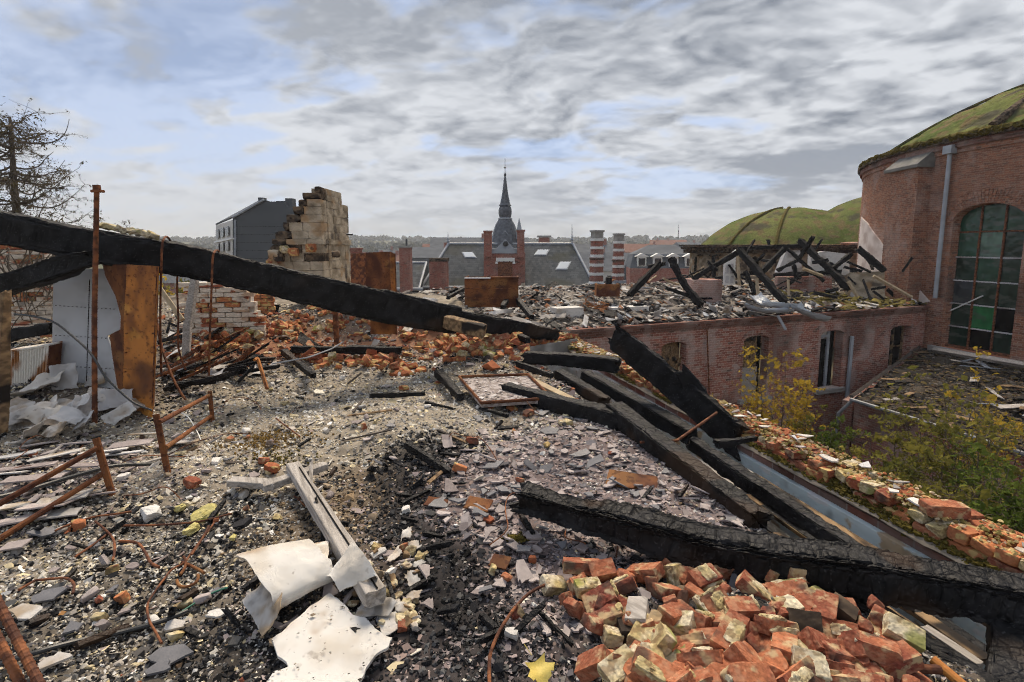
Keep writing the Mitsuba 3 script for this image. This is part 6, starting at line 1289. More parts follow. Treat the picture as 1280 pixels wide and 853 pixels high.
for i in range(120):                              # smaller broken pieces filling the heap
    px, py = r.uniform(700, 1150), r.uniform(700, 870)
    if (py - 690) < (abs(px - 900) - 150) * .35 or py < 700 + .42 * max(0, px - 960) or (px < 760 and py > 770 + (px - 700) * .5): continue
    z = .03 + .11 * min(1, (py - 690) / 70) * (1 if px > 740 else .4); s_ = r.uniform(.05, .11, 3)
    small.append(move(chunk(s_ * .8, 1300 + i, 3, 6, .006, .2, .5), PZ(px, py, z * .8), rand_rot(r, .5)))
add("brick_crumble", cat_mesh(*small), "m_brick_rubble", None, "small broken pieces between the bricks of the front heap", "brick rubble", kind="stuff", smooth=35)
# the orange heap in the middle distance
cl = [(560, 425, 70, 14, 70), (600, 440, 45, 14, 45), (430, 415, 80, 12, 40), (350, 425, 55, 12, 34), (400, 455, 25, 8, 10), (470, 455, 30, 8, 14), (300, 430, 35, 14, 24), (250, 445, 35, 14, 16), (640, 435, 25, 12, 14), (505, 465, 25, 6, 6), (680, 430, 20, 8, 10)]
i = 0; heap_rest = []
for cx_, cy_, sx, sy, n in cl:
    for _ in range(int(n * 2.2)):
        px, py = r.normal(cx_, sx * .6), r.normal(cy_, sy * .5)
        if py < 399 or (340 < px < 520 and 430 < py < 443): continue
        p = on_floor(px, py, .2); sc = r.uniform(.5, 1.0)
        c = chunk(np.array(B) * [sc, 1, 1] * 1.05, 4000 + i, 2, 5, .006, .25, .66)
        m = ["m_brick_orange", "m_brick_rubble", "m_brick_orange", "m_mortar"][r.integers(4)]
        if i % 10 > 2: heap_rest.append(move(chunk(np.array(B) * [sc * .8, .85, .85], 4000 + i, 2, 5, .006, .25, .66), p + [0, 0, .02], rand_rot(r, .45))); i += 1; continue
        side = "right half" if px > 500 else "left half"
        add("brick", move(c, p + [0, 0, .03 + .09 * r.random()], rand_rot(r, .45)), m, None, f"burnt orange brick in the {side} of the heap below the great beam", "brick", f"bricks of the middle heap, {side}", smooth=35); i += 1
add("brick_crumble", cat_mesh(*heap_rest), "m_brick_orange", None, "smaller broken bricks filling the orange heap below the great beam", "brick rubble", kind="stuff", smooth=35)
for i, (px, py) in enumerate(((697, 415), (735, 437), (760, 452), (705, 425), (750, 445), (612, 512), (660, 520), (640, 515), (505, 465), (506, 470), (330, 580), (340, 590), (240, 607), (575, 590), (590, 555), (505, 488))):
    p = on_floor(px, py, 0) + [0, 0, .03]; add("brick", move(chunk((.10, .075, .05), 5000 + i, 3, 5, .005, .3, .6), p, rand_rot(r, .3)), "m_brick_orange" if i % 2 else "m_brick_rubble", None, "stray broken brick lying alone on the burnt floor", "brick", "stray bricks on the floor", smooth=35)

# ------------------------------------------------------------------ timber and white sheets in front
def plank(nm, a, b2, w, h, m, label, seed, par_=None, z=(.06, .06)):
    q0, q1 = PZ(*a, z[0]), PZ(*b2, z[1]); return add(nm, timber([q0, q1], w, h, seed, .03, 24, .0012, .0025, .012, .09), m, par_, label, "timber" if label else None, smooth=40)
k = plank("grey_timber", (366, 584), (470, 748), .090, .075, "m_wood_grey", "long weathered grey timber lying among ash, its near end under white sheet", 1, None, (.07, .12))
q0, q1 = PZ(372, 584, .115), PZ(468, 735, .165); add("groove", tube([q0 + [.012, 0, -.002], q1 + [.012, 0, -.002]], .004, 6), "m_dark", k)
plank("grey_timber", (328, 610), (408, 582), .075, .05, "m_wood_grey", "short grey timber crossing behind the long one", 2, None, (.04, .05)); plank("grey_timber", (288, 602), (346, 606), .085, .045, "m_wood_grey", "stubby grey timber left of the long one", 3, None, (.03, .04))
def floor_sheet(outline, label, m, seed, lift=.03, thick=.012, wav=.03):
    q = np.array([PZ(a, b2, lift) for a, b2 in outline]); q = np.vstack([q[i] * (1 - t) + q[(i + 1) % len(q)] * t for i in range(len(q)) for t in (0, .25, .5, .75)]); q[:, :2] += .06 * (np.stack([meshkit.fbm(q * 12 + s, 4, s) for s in (1, 2)], -1) - .5); v, f = plate(q, thick, .035); v = v + np.array([0, 0, 1.0]) * ((wav * 2 * n3(v + seed, 3.5, seed)) + .35 * (floor_z(v[:, 0], v[:, 1]) - .0))[:, None]; return add("white_sheet", (v, f), m, None, label, "sheet", smooth=30)
floor_sheet([(414, 742), (424, 752), (440, 764), (462, 776), (475, 788), (490, 797), (482, 808), (470, 815), (458, 830), (445, 860), (330, 862), (344, 838), (358, 832), (345, 812), (337, 796), (362, 775), (396, 752)], "large flat white board in the centre foreground", "m_paper", 1, .05)
# curled sheet: back ridge, belly, and front edge rolled under
a0, a1 = PZ(340, 782, .02), PZ(420, 737, .02); ax = a1 - a0; n_ = np.array([-ax[1], ax[0], 0]); n_ /= np.linalg.norm(n_)
prf = smooth_path([(.30, .17), (.20, .165), (.09, .145), (.015, .105), (-.012, .065), (.008, .025), (.05, .012)], 34) if False else None
from scipy.interpolate import CubicSpline
cs_ = CubicSpline(np.linspace(0, 1, 7), np.array([(.30, .17), (.20, .165), (.10, .145), (.02, .105), (-.012, .065), (.008, .025), (.05, .012)])); prf = cs_(np.linspace(0, 1, 34))
TT, KK = np.meshgrid(np.linspace(0, 1, 30), np.arange(34), indexing="ij")
e_ = .06 * (meshkit.fbm(np.stack([KK * .25, KK * 0 + 3., KK * 0.], -1), 3, 5) - .5); TT = TT * (1 - 2 * np.abs(e_)) + e_
pos = a0 + TT[..., None] * ax + n_ * (prf[KK, 0] * (1 - .25 * TT))[..., None] + np.array([0, 0, 1.0]) * (prf[KK, 1] * (1.05 - .25 * TT) + .03)[..., None]
pos = pos + (.022 * n3(pos, 5, 3) + .02 * n3(pos, 13, 7))[..., None]
v = pos.reshape(-1, 3); f = quads(30, 34); add("white_sheet", (np.vstack([v, v - [0, 0, .004]]), np.vstack([f, f[:, ::-1] + len(v)])), "m_paper", None, "curled roll of stained white sheet on the large flat board", "sheet", smooth=True)
def patch(pts4, label, m, seed, bumpv=.03, curl=None, rag=.05, n=22):
    p00, p10, p11, p01 = [np.asarray(x, float) for x in pts4]; a, b2 = np.meshgrid(np.linspace(0, 1, n), np.linspace(0, 1, n), indexing="ij")
    ed = lambda t, s: rag * meshkit.fbm(np.stack([t * 6, t * 0 + s, t * 0 + seed], -1), 4, seed)
    e1, e2, e3, e4 = ed(b2, 1), ed(b2, 2), ed(a, 3), ed(a, 4); a = e1 + a * (1 - e1 - e2); b2 = e3 + b2 * (1 - e3 - e4); a, b2 = a[..., None], b2[..., None]
    p = p00 * (1 - a) * (1 - b2) + p10 * a * (1 - b2) + p11 * a * b2 + p01 * (1 - a) * b2
    nn = np.cross(p10 - p00, p01 - p00); nn /= np.linalg.norm(nn)
    p = p + nn * (bumpv * 2.2 * n3(p + seed, 5, seed) + bumpv * 1.6 * n3(p + seed, 14, seed + 3))[..., None]
    if curl is not None: p = p + np.array([0, 0, 1.0]) * curl(a[..., 0], b2[..., 0])[..., None]
    v = p.reshape(-1, 3); f = quads(n, n); N = len(v); rim = np.r_[np.arange(n), np.arange(1, n) * n + n - 1, (n - 1) * n + np.arange(n - 2, -1, -1), np.arange(n - 2, 0, -1) * n]; r2 = np.roll(rim, -1)
    return add("white_sheet", (np.vstack([v, v - nn * .004]), np.vstack([f, f[:, ::-1] + N, np.stack([rim, rim + N, r2], 1), np.stack([r2, rim + N, r2 + N], 1)])), m, None, label, "sheet", smooth=30)
patch([PZ(302, 752, .03), PZ(330, 800, .02), PZ(352, 760, .14), PZ(352, 702, .16)], "grey-white flap bent up left of the curled roll", "m_paper_dirty", 3, .02)
patch([PZ(352, 690, .10), PZ(358, 715, .14), PZ(412, 712, .14), PZ(412, 668, .09)], "grey crumpled sheet behind the curled roll", "m_paper", 5, .035)
patch([PZ(405, 722, .10), PZ(424, 742, .08), PZ(472, 720, .20), PZ(440, 676, .21)], "white sheet draped over the near end of the long timber", "m_paper", 6, .012, lambda a, b: .03 * np.sin(a * 3.1))
patch([PZ(440, 678, .21), PZ(470, 722, .20), PZ(476, 726, .10), PZ(452, 690, .09)], "right side of the sheet folded over the long timber", "m_paper", 7, .01)
patch([PZ(458, 730, .05), PZ(442, 775, .04), PZ(485, 768, .06), PZ(497, 752, .09)], "brown stained torn sheet in front of the long timber's end", "m_paper_dirty", 8, .03)
patch([PZ(470, 770, .04), PZ(478, 798, .03), PZ(508, 778, .04), PZ(495, 762, .05)], "small brown stained flap at the right of the large white board", "m_paper_dirty", 9, .015)
for i, q4 in enumerate(([(497, 662), (500, 680), (516, 672), (519, 652)], [(480, 700), (486, 712), (506, 690), (500, 678)], [(502, 676), (508, 692), (530, 682), (522, 670)], [(494, 705), (500, 713), (518, 700), (512, 690)], [(512, 706), (514, 712), (535, 702), (528, 694)], [(500, 716), (512, 738), (532, 728), (520, 710)], [(505, 735), (500, 752), (528, 748), (534, 732)], [(460, 676), (458, 690), (474, 684), (476, 672)], [(386, 800), (388, 802), (390, 800), (389, 798)])[:8]):
    h = (.10, .05, .06, .05, .06, .05, .05, .05)[i]; patch([PZ(*q4[0], h * .6), PZ(*q4[1], h * .5), PZ(*q4[2], h), PZ(*q4[3], h * 1.2)], None, ("m_paper", "m_paper", "m_paper", "m_board_white", "m_paper", "m_paper_dirty", "m_paper_dirty", "m_paper_dirty")[i], 20 + i, .02, None, .34, 14)
    lab(list(scene)[-1], ("upright torn white scrap beside the charcoal streak", "pointed white scrap right of the draped timber end", "star shaped torn white scrap beside the charcoal streak", "small white scrap between the pointed scraps", "rightmost torn white scrap touching the charcoal streak", "dirty torn scrap below the white scraps", "lowest dirty scrap beside the charcoal streak", "small dirty scrap beside the long timber")[i])
r = np.random.default_rng(12)
for i in range(48):
    px, py = r.uniform(432, 530), r.uniform(690, 795); p = on_floor(px, py) + [0, 0, .03]; add("plaster_lump", move(chunk(r.uniform(.018, .055, 3) * [1, 1, .5], 6100 + i, 3, 8, .010), p, rand_rot(r, .3)), ["m_mortar", "m_paper_dirty", "m_mortar", "m_wood_brown"][i % 4], None, "cream plaster lump beside the draped timber end", "plaster lump", "plaster lumps by the timber end", smooth=35)
# rusty hatch
k = thing("rusty_hatch", "rusty framed hatch plate strewn with slate dust", "hatch")
hq = [PZ(574, 473, .10), PZ(660, 470, .10), PZ(690, 500, .07), PZ(602, 506, .07)]
add("plate", plate(hq, .03), "m_hatch", k)
n = 420; r = np.random.default_rng(3); a, b2 = r.random((n, 1)), r.random((n, 1)); c = (hq[0] * (1 - a) + hq[1] * a) * (1 - b2) + (hq[3] * (1 - a) + hq[2] * a) * b2 + [0, 0, .008]; S = .016 * np.exp(r.normal(0, .5, n)); yw = r.uniform(0, 6.28, n)[:, None]
L_ = d8[None] * (S[:, None] * r.uniform(.5, 1.3, (n, 6)))[..., None] * [1, 1, .5]; X, Y2 = L_[..., 0] * np.cos(yw) - L_[..., 1] * np.sin(yw), L_[..., 0] * np.sin(yw) + L_[..., 1] * np.cos(yw)
add("slate_dust", ((np.stack([X, Y2, L_[..., 2]], -1) + c[:, None]).reshape(-1, 3), (f8[None] + (np.arange(n) * 6)[:, None, None]).reshape(-1, 3)), "m_vcol", k, kind="stuff", color=np.repeat(np.array([[.40, .36, .35], [.26, .21, .20], [.55, .53, .52], [.15, .13, .12]])[r.integers(0, 4, n)], 6, 0))
for i in range(4): add("frame", tube([hq[i] + [0, 0, .018], hq[(i + 1) % 4] + [0, 0, .018]], .016, 6), "m_rust_brown", k)
for px, py, L, Wd, nm in ((790, 606, .34, .16, "rusty plate half hidden behind the huge charred beam"), (598, 635, .16, .10, "small rusty plate lying on the slate chips"), (545, 634, .14, .08, "brown rusty scrap at the edge of the charcoal streak"), (625, 708, .10, .08, "small brown plate on the slate chips near the brick heap")):
    p = on_floor(px, py) + [0, 0, .03]; add("rust_plate", move(sheet((-L / 2, -Wd / 2, 0), (L, 0, 0), (0, Wd, 0), 10, 8, .01, 6, None, .008, int(px), .06), p, rotz(-.35) @ rotx(.25)), "m_rust_brown", None, nm, "plate", smooth=40)
# large slates lying loose
zonespots = []
for i in range(3000):
    y = 1.9 * (7.5 / 1.9) ** r.random(); x = r.uniform(-1, 1) * y * 1.0
    if out_dist(x, y) < 1.05: continue
    w = zones(x, y)
    if r.random() < w[2] * 1.0 + w[1] * .04 + w[0] * .06: zonespots.append((x, y, int(np.argmax(w))))
    if len(zonespots) >= 290: break
for i, (x, y, kz) in enumerate(zonespots):
    L = r.uniform(.028, .058) * (1 + .16 * (y - 2)); ang = np.sort(r.uniform(0, 6.28, 9)); rd = r.uniform(.45, 1.1, 9); pg = Polygon(np.stack([L * rd * np.cos(ang), L * .65 * rd * np.sin(ang)], -1)).buffer(0)
    if pg.geom_type != "Polygon" or pg.area < L * L * .25: continue
    v, f = extrude(pg, .006 + .004 * r.random()); px_ = CX + x / y * F
    where = "on the left side of the floor" if px_ < 480 else "beside the charcoal streak" if px_ < 620 else "between streak and charred joists"
    add("slate_shard", move((v, f), (x, y, float(floor_z(x, y)) + .016), rand_rot(r, .16)), ["m_shard", "m_slate_dark", "m_shard", "m_shard"][r.integers(4)] if "m_slate_dark" in scene else "m_shard", None, f"loose broken slate lying {where}", "slate", f"broken slates {where}")
for px, py, a_, b_, nm, m in ((62, 752, .13, .09, "dark grey broken slate at lower left", "m_slate_dark"), (215, 828, .16, .10, "dark slate slab at the lower edge left of the white board", "m_slate_dark"), (196, 842, .12, .08, "second dark slate slab at the lower edge", "m_slate_dark"), (118, 688, .09, .06, "grey-blue slate under the rusty wires", "m_slate_dark"), (92, 690, .07, .05, "violet-grey slate left of the grey-blue one", "m_shard"), (68, 720, .05, .04, "small pinkish slate at lower left", "m_shard"), (167, 715, .07, .05, "cream slate in the black ash at left", "m_shard"), (666, 676, .11, .08, "flat mauve slate below the small charred lump", "m_shard"), (565, 608, .1, .05, "pink slate at the charcoal streak", "m_shard"), (35, 772, .16, .09, "pale stone flake at the left edge", "m_paper_dirty"), (70, 838, .12, .09, "pale plaster flake at the lower left", "m_paper_dirty"), (275, 775, .11, .05, "small cream tube-like flake left of the curled roll", "m_paper"), (365, 540, .1, .07, "white flake near the yellow-brown moss", "m_paper"), (218, 790, .1, .07, "cream flake beside the black cable", "m_paper_dirty"), (25, 560, .25, .12, "pale board on the far left rubble", "m_paper_dirty")):
    p = on_floor(px, py) + [0, 0, .025]; ang = np.sort(r.uniform(0, 6.28, 12)); rd = r.uniform(.36, .56, 12); v, f = extrude(Polygon(np.stack([a_ * rd * np.cos(ang), b_ * rd * np.sin(ang)], -1)).buffer(0), .010); add("slate_shard", move((v, f), p, rotz(r.uniform(-.5, .5)) @ rotx(.12) @ roty(r.normal(0, .08))), m, None, nm, "slate")
# yellow insulation lumps
for i, (px, py, s_, lb) in enumerate(((257, 650, .10, "large lump of pale yellow insulation at left"), (240, 668, .06, "small yellow insulation lump below the large one"), (224, 641, .05, "bright yellow insulation scrap left of the large lump"), (190, 648, .09, "whitish plaster lump among the rusty wires"), (341, 592, .06, "orange-brown mortar lump beside the grey timbers"), (292, 679, .03, "tiny yellow insulation scrap"))):
    p = on_floor(px, py) + [0, 0, .03]; add("insulation_lump", move(chunk((s_ * 1.3, s_, s_ * .7), 6600 + i, 4, 6, .012, .5, .5, 30), p, rand_rot(r, .3)), ("m_insulation", "m_insulation", "m_insulation", "m_paper", "m_brick_orange", "m_insulation")[i], None, lb, "lump", smooth=35)
# wires, rods, cables on the floor
def wire(nm, pxs, rad, m, label, cat, z=.03, n=40):
    pts = smooth_path([on_floor(a, b2) + [0, 0, z if not isinstance(z, list) else z[i]] for i, (a, b2) in enumerate(pxs)], n); add(nm, tube(pts, rad, 8), m, None, label, cat)
wire("black_cable", [(-10, 842), (40, 825), (100, 808), (160, 795), (200, 784), (235, 770)], .010, "m_cable", "black cable lying across the ash at lower left", "cable", .025); wire("green_wire", [(225, 775), (250, 758), (268, 748), (285, 742)], .004, "m_green_wire", "thin green wire at the end of the black cable", "wire")
wire("rusty_wire", [(70, 672), (115, 655), (150, 650), (165, 648)], .006, "m_rust_dark", "rusty wire curving left of the plaster lump", "wire", .04); wire("rusty_wire", [(95, 705), (130, 680), (145, 666), (180, 665), (235, 662), (290, 650)], .006, "m_rust_dark", "long rusty wire across the left ash", "wire", .04); wire("rusty_wire", [(120, 662), (135, 675), (144, 690), (142, 712)], .006, "m_rust_dark", "short rusty wire hooking down at left", "wire", .05); wire("rusty_wire", [(150, 686), (170, 688), (182, 700), (192, 716), (200, 720)], .007, "m_rust_dark", "bent rusty wire beside the cream slate", "wire", .045)
wire("rusty_wire", [(268, 662), (255, 680), (240, 700), (232, 712), (215, 722), (205, 735), (188, 760), (187, 785), (195, 800), (203, 815)], .005, "m_rust_dark", "long rusty wire running down from the insulation lump", "wire", .04); wire("rusty_wire", [(262, 668), (250, 690), (240, 705)], .006, "m_rust_dark", "twin of the long rusty wire near the insulation lump", "wire", .05)
for i, q4 in enumerate(([(228, 712), (242, 718), (256, 726)], [(230, 705), (232, 718), (226, 728)], [(222, 735), (232, 744), (246, 738), (248, 728)])): wire("rust_scrap", q4, .007, "m_rust_brown", ("pointed rusty scrap on the long rusty wire", "upright rusty scrap on the long rusty wire", "curled rusty scrap beside the long rusty wire")[i], "scrap", .04, 14)
wire("rusty_rod", [(612, 870), (612, 840), (622, 808), (636, 784), (655, 760), (690, 740)], .007, "m_rust_dark", "thin bent rusty rod right of the charcoal streak", "rod", .05); wire("rusty_wire", [(770, 708), (772, 694)], .004, "m_rust_dark", "short wire stub behind the whole red brick", "wire", .05)
wire("rusty_wire", [(345, 528), (360, 540), (375, 552)], .006, "m_rust_dark", "short rusty wire near the yellow-brown moss", "wire", .04); wire("black_cable", [(25, 750), (45, 738), (75, 735), (92, 740), (92, 755)], .006, "m_rust_dark", "dark hooked wire around the dark slate at left", "wire", .05); wire("white_wire", [(215, 525), (232, 532), (245, 550), (252, 565)], .004, "m_white_paint", "thin white wire hanging on the railing's far end", "wire", .1)
for i, (a_, b_) in enumerate((((-8, 742), (62, 880)), ((-14, 775), (38, 880)))):
    p0, p1 = P(*a_, 1.75), P(*b_, 1.5); pts = np.linspace(p0, p1, 90); rad = .014 + .0022 * (np.arange(90) % 5 == 0); add("rebar", tube(pts, rad, 10), "m_rust_dark", None, ("ribbed rusty reinforcing bar in the lower left corner, right of two", "ribbed rusty reinforcing bar in the lower left corner, left of two")[i], "reinforcing bar")
k = thing("rusty_pipe", "rusty pipe tee at the bottom edge beside the huge beam", "pipe"); add("branch", tube([PZ(1136, 836, .06), PZ(1178, 837, .06)], .016, 12), "m_rust_dark", k); add("run", tube([PZ(1166, 825, .07), PZ(1205, 858, .05)], .018, 12), "m_rust", k)
# maple leaf
lf = [(0, -.28), (.16, -.30), (.40, -.36), (.34, -.22), (.30, -.13), (.36, -.06), (.54, .06), (.46, .14), (.40, .24), (.31, .19), (.28, .32), (.13, .36), (0, .58)]; lf = np.array(lf + [(-a, b2) for a, b2 in lf[-2:0:-1]]) * .112
v, f = extrude(Polygon(lf), .0015, .012); v[:, 2] += .9 * (np.abs(v[:, 0]) ** 1.4) + .004 * np.sin(v[:, 1] * 90); lp = PZ(674, 838, .04)
k = thing("maple_leaf", "yellow maple leaf lying at the bottom edge left of the brick heap", "leaf"); R = rotz(-2.6) @ rotx(-.45); add("blade", move((v, f), lp, R), "m_maple", k, smooth=40); add("stalk", move(tube([[0, -.055, .0], [.01, -.10, .004]], .0016, 5), lp, R), "m_maple", k)
# moss and dry weeds on the floor
r = np.random.default_rng(17)
for px, py, n, rx, nm, m in ((335, 552, 500, .20, "rusty brown patch of moss on the ash", "m_moss_brown"), (345, 575, 160, .12, "greenish moss patch beside the grey timbers", "m_moss"), (645, 675, 120, .025, "tiny green sprout beside the flat mauve slate", "m_moss")):
    p = on_floor(px, py); n_ = r.normal(0, 1, (n, 2)) * [rx, rx * .6]; hh = r.uniform(.004, .010, n); c = np.stack([p[0] + n_[:, 0], p[1] + n_[:, 1], floor_z(p[0] + n_[:, 0], p[1] + n_[:, 1]) + .012], -1)
    tv = (iv0[None] * r.uniform(.5, 1.4, (n, len(iv0), 1)) * hh[:, None, None] + c[:, None]).reshape(-1, 3); add("moss_patch", (tv, (if0[None] + (np.arange(n) * len(iv0))[:, None, None]).reshape(-1, 3)), m, None, nm, "moss", kind="stuff")

# bigger bits that break up the litter
r = np.random.default_rng(404)
def scatter(name, n, fn, m, label, cat, group, y0=1.9, y1=7.5, ok=lambda w: 1.0, dz=.02):
    got = 0
    for _ in range(n * 30):
        y = y0 * (y1 / y0) ** r.random(); x = r.uniform(-1, 1) * y
        if out_dist(x, y) < 1.0 or (y < 2.95 and x / y > .06) or r.random() > ok(zones(x, y)): continue
        add(name, move(fn(got, y), (x, y, float(floor_z(x, y)) + dz), rand_rot(r, .3)), m[got % len(m)], None, label, cat, group, smooth=35); got += 1
        if got >= n: break
scatter("plaster_chunk", 90, lambda i, y: chunk(r.uniform(.02, .055, 3) * [1.2, 1, .6] * (1 + .1 * y), 7100 + i, 2, 7, .008, .3, .5), ["m_paper_dirty", "m_plaster", "m_mortar", "m_shard"], "broken plaster chunk lying loose among the floor rubble", "plaster chunk", "plaster chunks on the floor", ok=lambda w: w[0] * .9 + w[1] * .35)
scatter("charred_chip", 80, lambda i, y: timber([(0, 0, 0), (r.uniform(.05, .16) * (1 + .1 * y), 0, .01)], r.uniform(.012, .035), r.uniform(.015, .03), 700 + i, .02, 10, .004, .006, .02, .03), ["m_char"], "small piece of charred wood lying among the floor rubble", "charred wood", "charred pieces on the floor", ok=lambda w: w[1] * .8 + .15)
scatter("brick_fragment", 40, lambda i, y: chunk(r.uniform(.018, .05, 3) * (1 + .1 * y), 7300 + i, 2, 7, .005, .2, .5), ["m_brick_rubble", "m_brick_rubble", "m_brick_orange"], "small brick fragment lying among the floor rubble", "brick piece", "brick fragments on the floor", ok=lambda w: .9 * w[4] + .12 * w[2] + .05)
scatter("roof_slate", 46, lambda i, y: extrude(Polygon(np.stack([(lambda rd, an: (rd * np.cos(an), rd * np.sin(an) * .7))(r.uniform(.035, .07, 8) * (1 + .12 * y), np.sort(r.uniform(0, 6.28, 8)))[t] for t in (0, 1)], -1)).buffer(0), .008), ["m_slate_dark", "m_shard"], "large broken roof slate lying on the floor rubble", "slate", "large roof slates on the floor", ok=lambda w: .3 * w[1] + .5 * w[2], dz=.03)
scatter("plaster_lath", 26, lambda i, y: timber([(0, 0, 0), (r.uniform(.15, .45), 0, .02)], .025, .012, 800 + i, .05, 8, .001, .002, .02, .2), ["m_wood_grey", "m_wood_brown", "m_wood_dark"], "thin broken lath lying on the floor rubble", "lath", "thin laths on the floor", y0=2.9, ok=lambda w: .4)
for i in range(14):
    y = 2.9 * 2.2 ** r.random(); x = r.uniform(-1, .2) * y; p = np.array([x, y, float(floor_z(x, y)) + .04]); a = r.uniform(0, 6.28); ln = r.uniform(.2, .7)
    add("thin_wire", tube(wiggle(p, p + [ln * math.cos(a), ln * math.sin(a), .02], 12, .05, 50 + i), .0035, 5), "m_rust_dark", None, "thin rusty wire lying on the floor rubble", "wire", "thin wires on the floor")

n = 190; r = np.random.default_rng(9); qs = np.array([PZ(r.uniform(336, 490), r.uniform(750, 858), .07) for _ in range(n)]); keep = [k0 for k0 in range(n) if r.random() < .35 + .65 * (meshkit.fbm(qs[k0][None] * 9, 3, 4)[0] > .52)]; qs = qs[keep]; n = len(qs)
qs[:, 2] = .066 + .35 * floor_z(qs[:, 0], qs[:, 1]); S = .0045 * np.exp(r.normal(0, .5, n)); vv = d8[None] * (S[:, None] * r.uniform(.5, 1.3, (n, 6)))[..., None]
add("sheet_crumbs", ((vv + qs[:, None]).reshape(-1, 3), (f8[None] + (np.arange(n) * 6)[:, None, None]).reshape(-1, 3)), "m_vcol", None, "dark crumbs scattered on and around the large white board", "crumbs", kind="stuff", color=np.repeat(np.array([[.05, .045, .04], [.20, .16, .12], [.35, .30, .24], [.03, .03, .03]])[r.integers(0, 4, n)], 6, 0))
# ------------------------------------------------------------------ lean-to roof and plants in the courtyard
k = thing("lean_to", "collapsed dark lean-to roof with grey gutter against the round hall", "shed")
U0, U1 = drum_map(np.array([[drum_hit(1164)[0] * DR, -2.55, -.1], [drum_hit(1320)[0] * DR, -2.55, -.1]]))
L0, L1 = PZ(1066, 499, -3.15), PZ(1330, 580, -3.15)
nu, nv = 70, 60; a, b2 = np.meshgrid(np.linspace(0, 1, nu), np.linspace(0, 1, nv), indexing="ij"); A, Bq = a[..., None], b2[..., None]
pp = (L0 * (1 - A) + L1 * A) * (1 - Bq) + (U0 * (1 - A) + U1 * A) * Bq; pp[..., 2] += .75 * (meshkit.fbm(pp * 1.2, 4, 3) - .5) * np.minimum(1, b2 * 6)
q = pp; base = np.where((meshkit.fbm(q * 1.7, 4, 5) > .52)[..., None], [.05, .04, .03], [.024, .022, .02]) * (.5 + meshkit.fbm(q * 8, 3, 6))[..., None]
add("roof", (pp.reshape(-1, 3), quads(nu, nv)), "m_vcol", k, color=base.reshape(-1, 3), smooth=True)
add("front_wall", plate([L0 + [.15, .12, -.12], L1 + [.15, .12, -.12], L1 + [.15, .12, -3.2], L0 + [.15, .12, -3.2]], .3), "m_wall_brick", k)
add("side_wall", plate([L0 + [.15, .2, -.15], U0 + [0, 0, -.3], U0 + [0, 0, -3.8], L0 + [.15, .2, -3.2]], .3), "m_wall_brick", k)
add("gutter", tube([L0 + [-.1, -.05, .0], L0 * .45 + L1 * .55 + [0, -.06, -.03], L1 + [0, -.05, -.06]], .06, 8), "m_zinc_dark", k); add("verge_board", tube([L0 + [-.05, 0, .08], L0 * .5 + U0 * .5 + [-.08, 0, .1], U0 + [-.1, 0, .12]], .07, 4), "m_wood_dark", k)
add("downpipe", tube([L0 + [-.05, -.06, -.02], L0 + [-.35, .1, -.5], L0 + [-.4, .2, -3]], .05, 8), "m_zinc_dark", k)
n = 2600; r = np.random.default_rng(4); a, b2 = r.random(n)[:, None], (r.random(n) ** 1.0)[:, None]; c = (L0 * (1 - a) + L1 * a) * (1 - b2) + (U0 * (1 - a) + U1 * a) * b2 + [0, 0, .08]; S = .06 * np.exp(r.normal(0, .45, n))
L_ = d8[None] * (S[:, None] * r.uniform(.5, 1.3, (n, 6)))[..., None]; yw = r.uniform(0, 6.28, n)[:, None]; X, Y2 = L_[..., 0] * np.cos(yw) - L_[..., 1] * np.sin(yw), L_[..., 0] * np.sin(yw) + L_[..., 1] * np.cos(yw)
col = np.array([[.05, .045, .04], [.14, .10, .055], [.10, .09, .08], [.05, .03, .02], [.08, .06, .02]])[r.integers(0, 5, n)] * r.uniform(.6, 1.2, (n, 1))
add("roof_litter", ((np.stack([X, Y2, L_[..., 2]], -1) + c[:, None]).reshape(-1, 3), (f8[None] + (np.arange(n) * 6)[:, None, None]).reshape(-1, 3)), "m_vcol", k, kind="stuff", color=np.repeat(col, 6, 0))
for i in range(26):
    a, b2 = r.random(), r.random(); c = (L0 * (1 - a) + L1 * a) * (1 - b2) + (U0 * (1 - a) + U1 * a) * b2 + [0, 0, .14]; Ln = r.uniform(.4, 1.4)
    add("fallen_board", move(sheet((-Ln / 2, -.08, 0), (Ln, 0, 0), (0, r.uniform(.1, .24), 0), 8, 4, .03, 3, None, .02, i + 60, .05), c, rotz(r.uniform(0, 6.28)) @ rotx(r.normal(0, .2))), ["m_char", "m_wood_grey", "m_wood_brown", "m_zinc", "m_wood_brown"][i % 5], None, "fallen board lying on the collapsed lean-to roof", "board", "boards on the lean-to roof")
add("collapsed_plank", tube([P(1167, 437, 19.2), P(1285, 457, 16.0)], .10, 4), "m_wood_grey", None, "long grey plank lying below the green window", "plank")

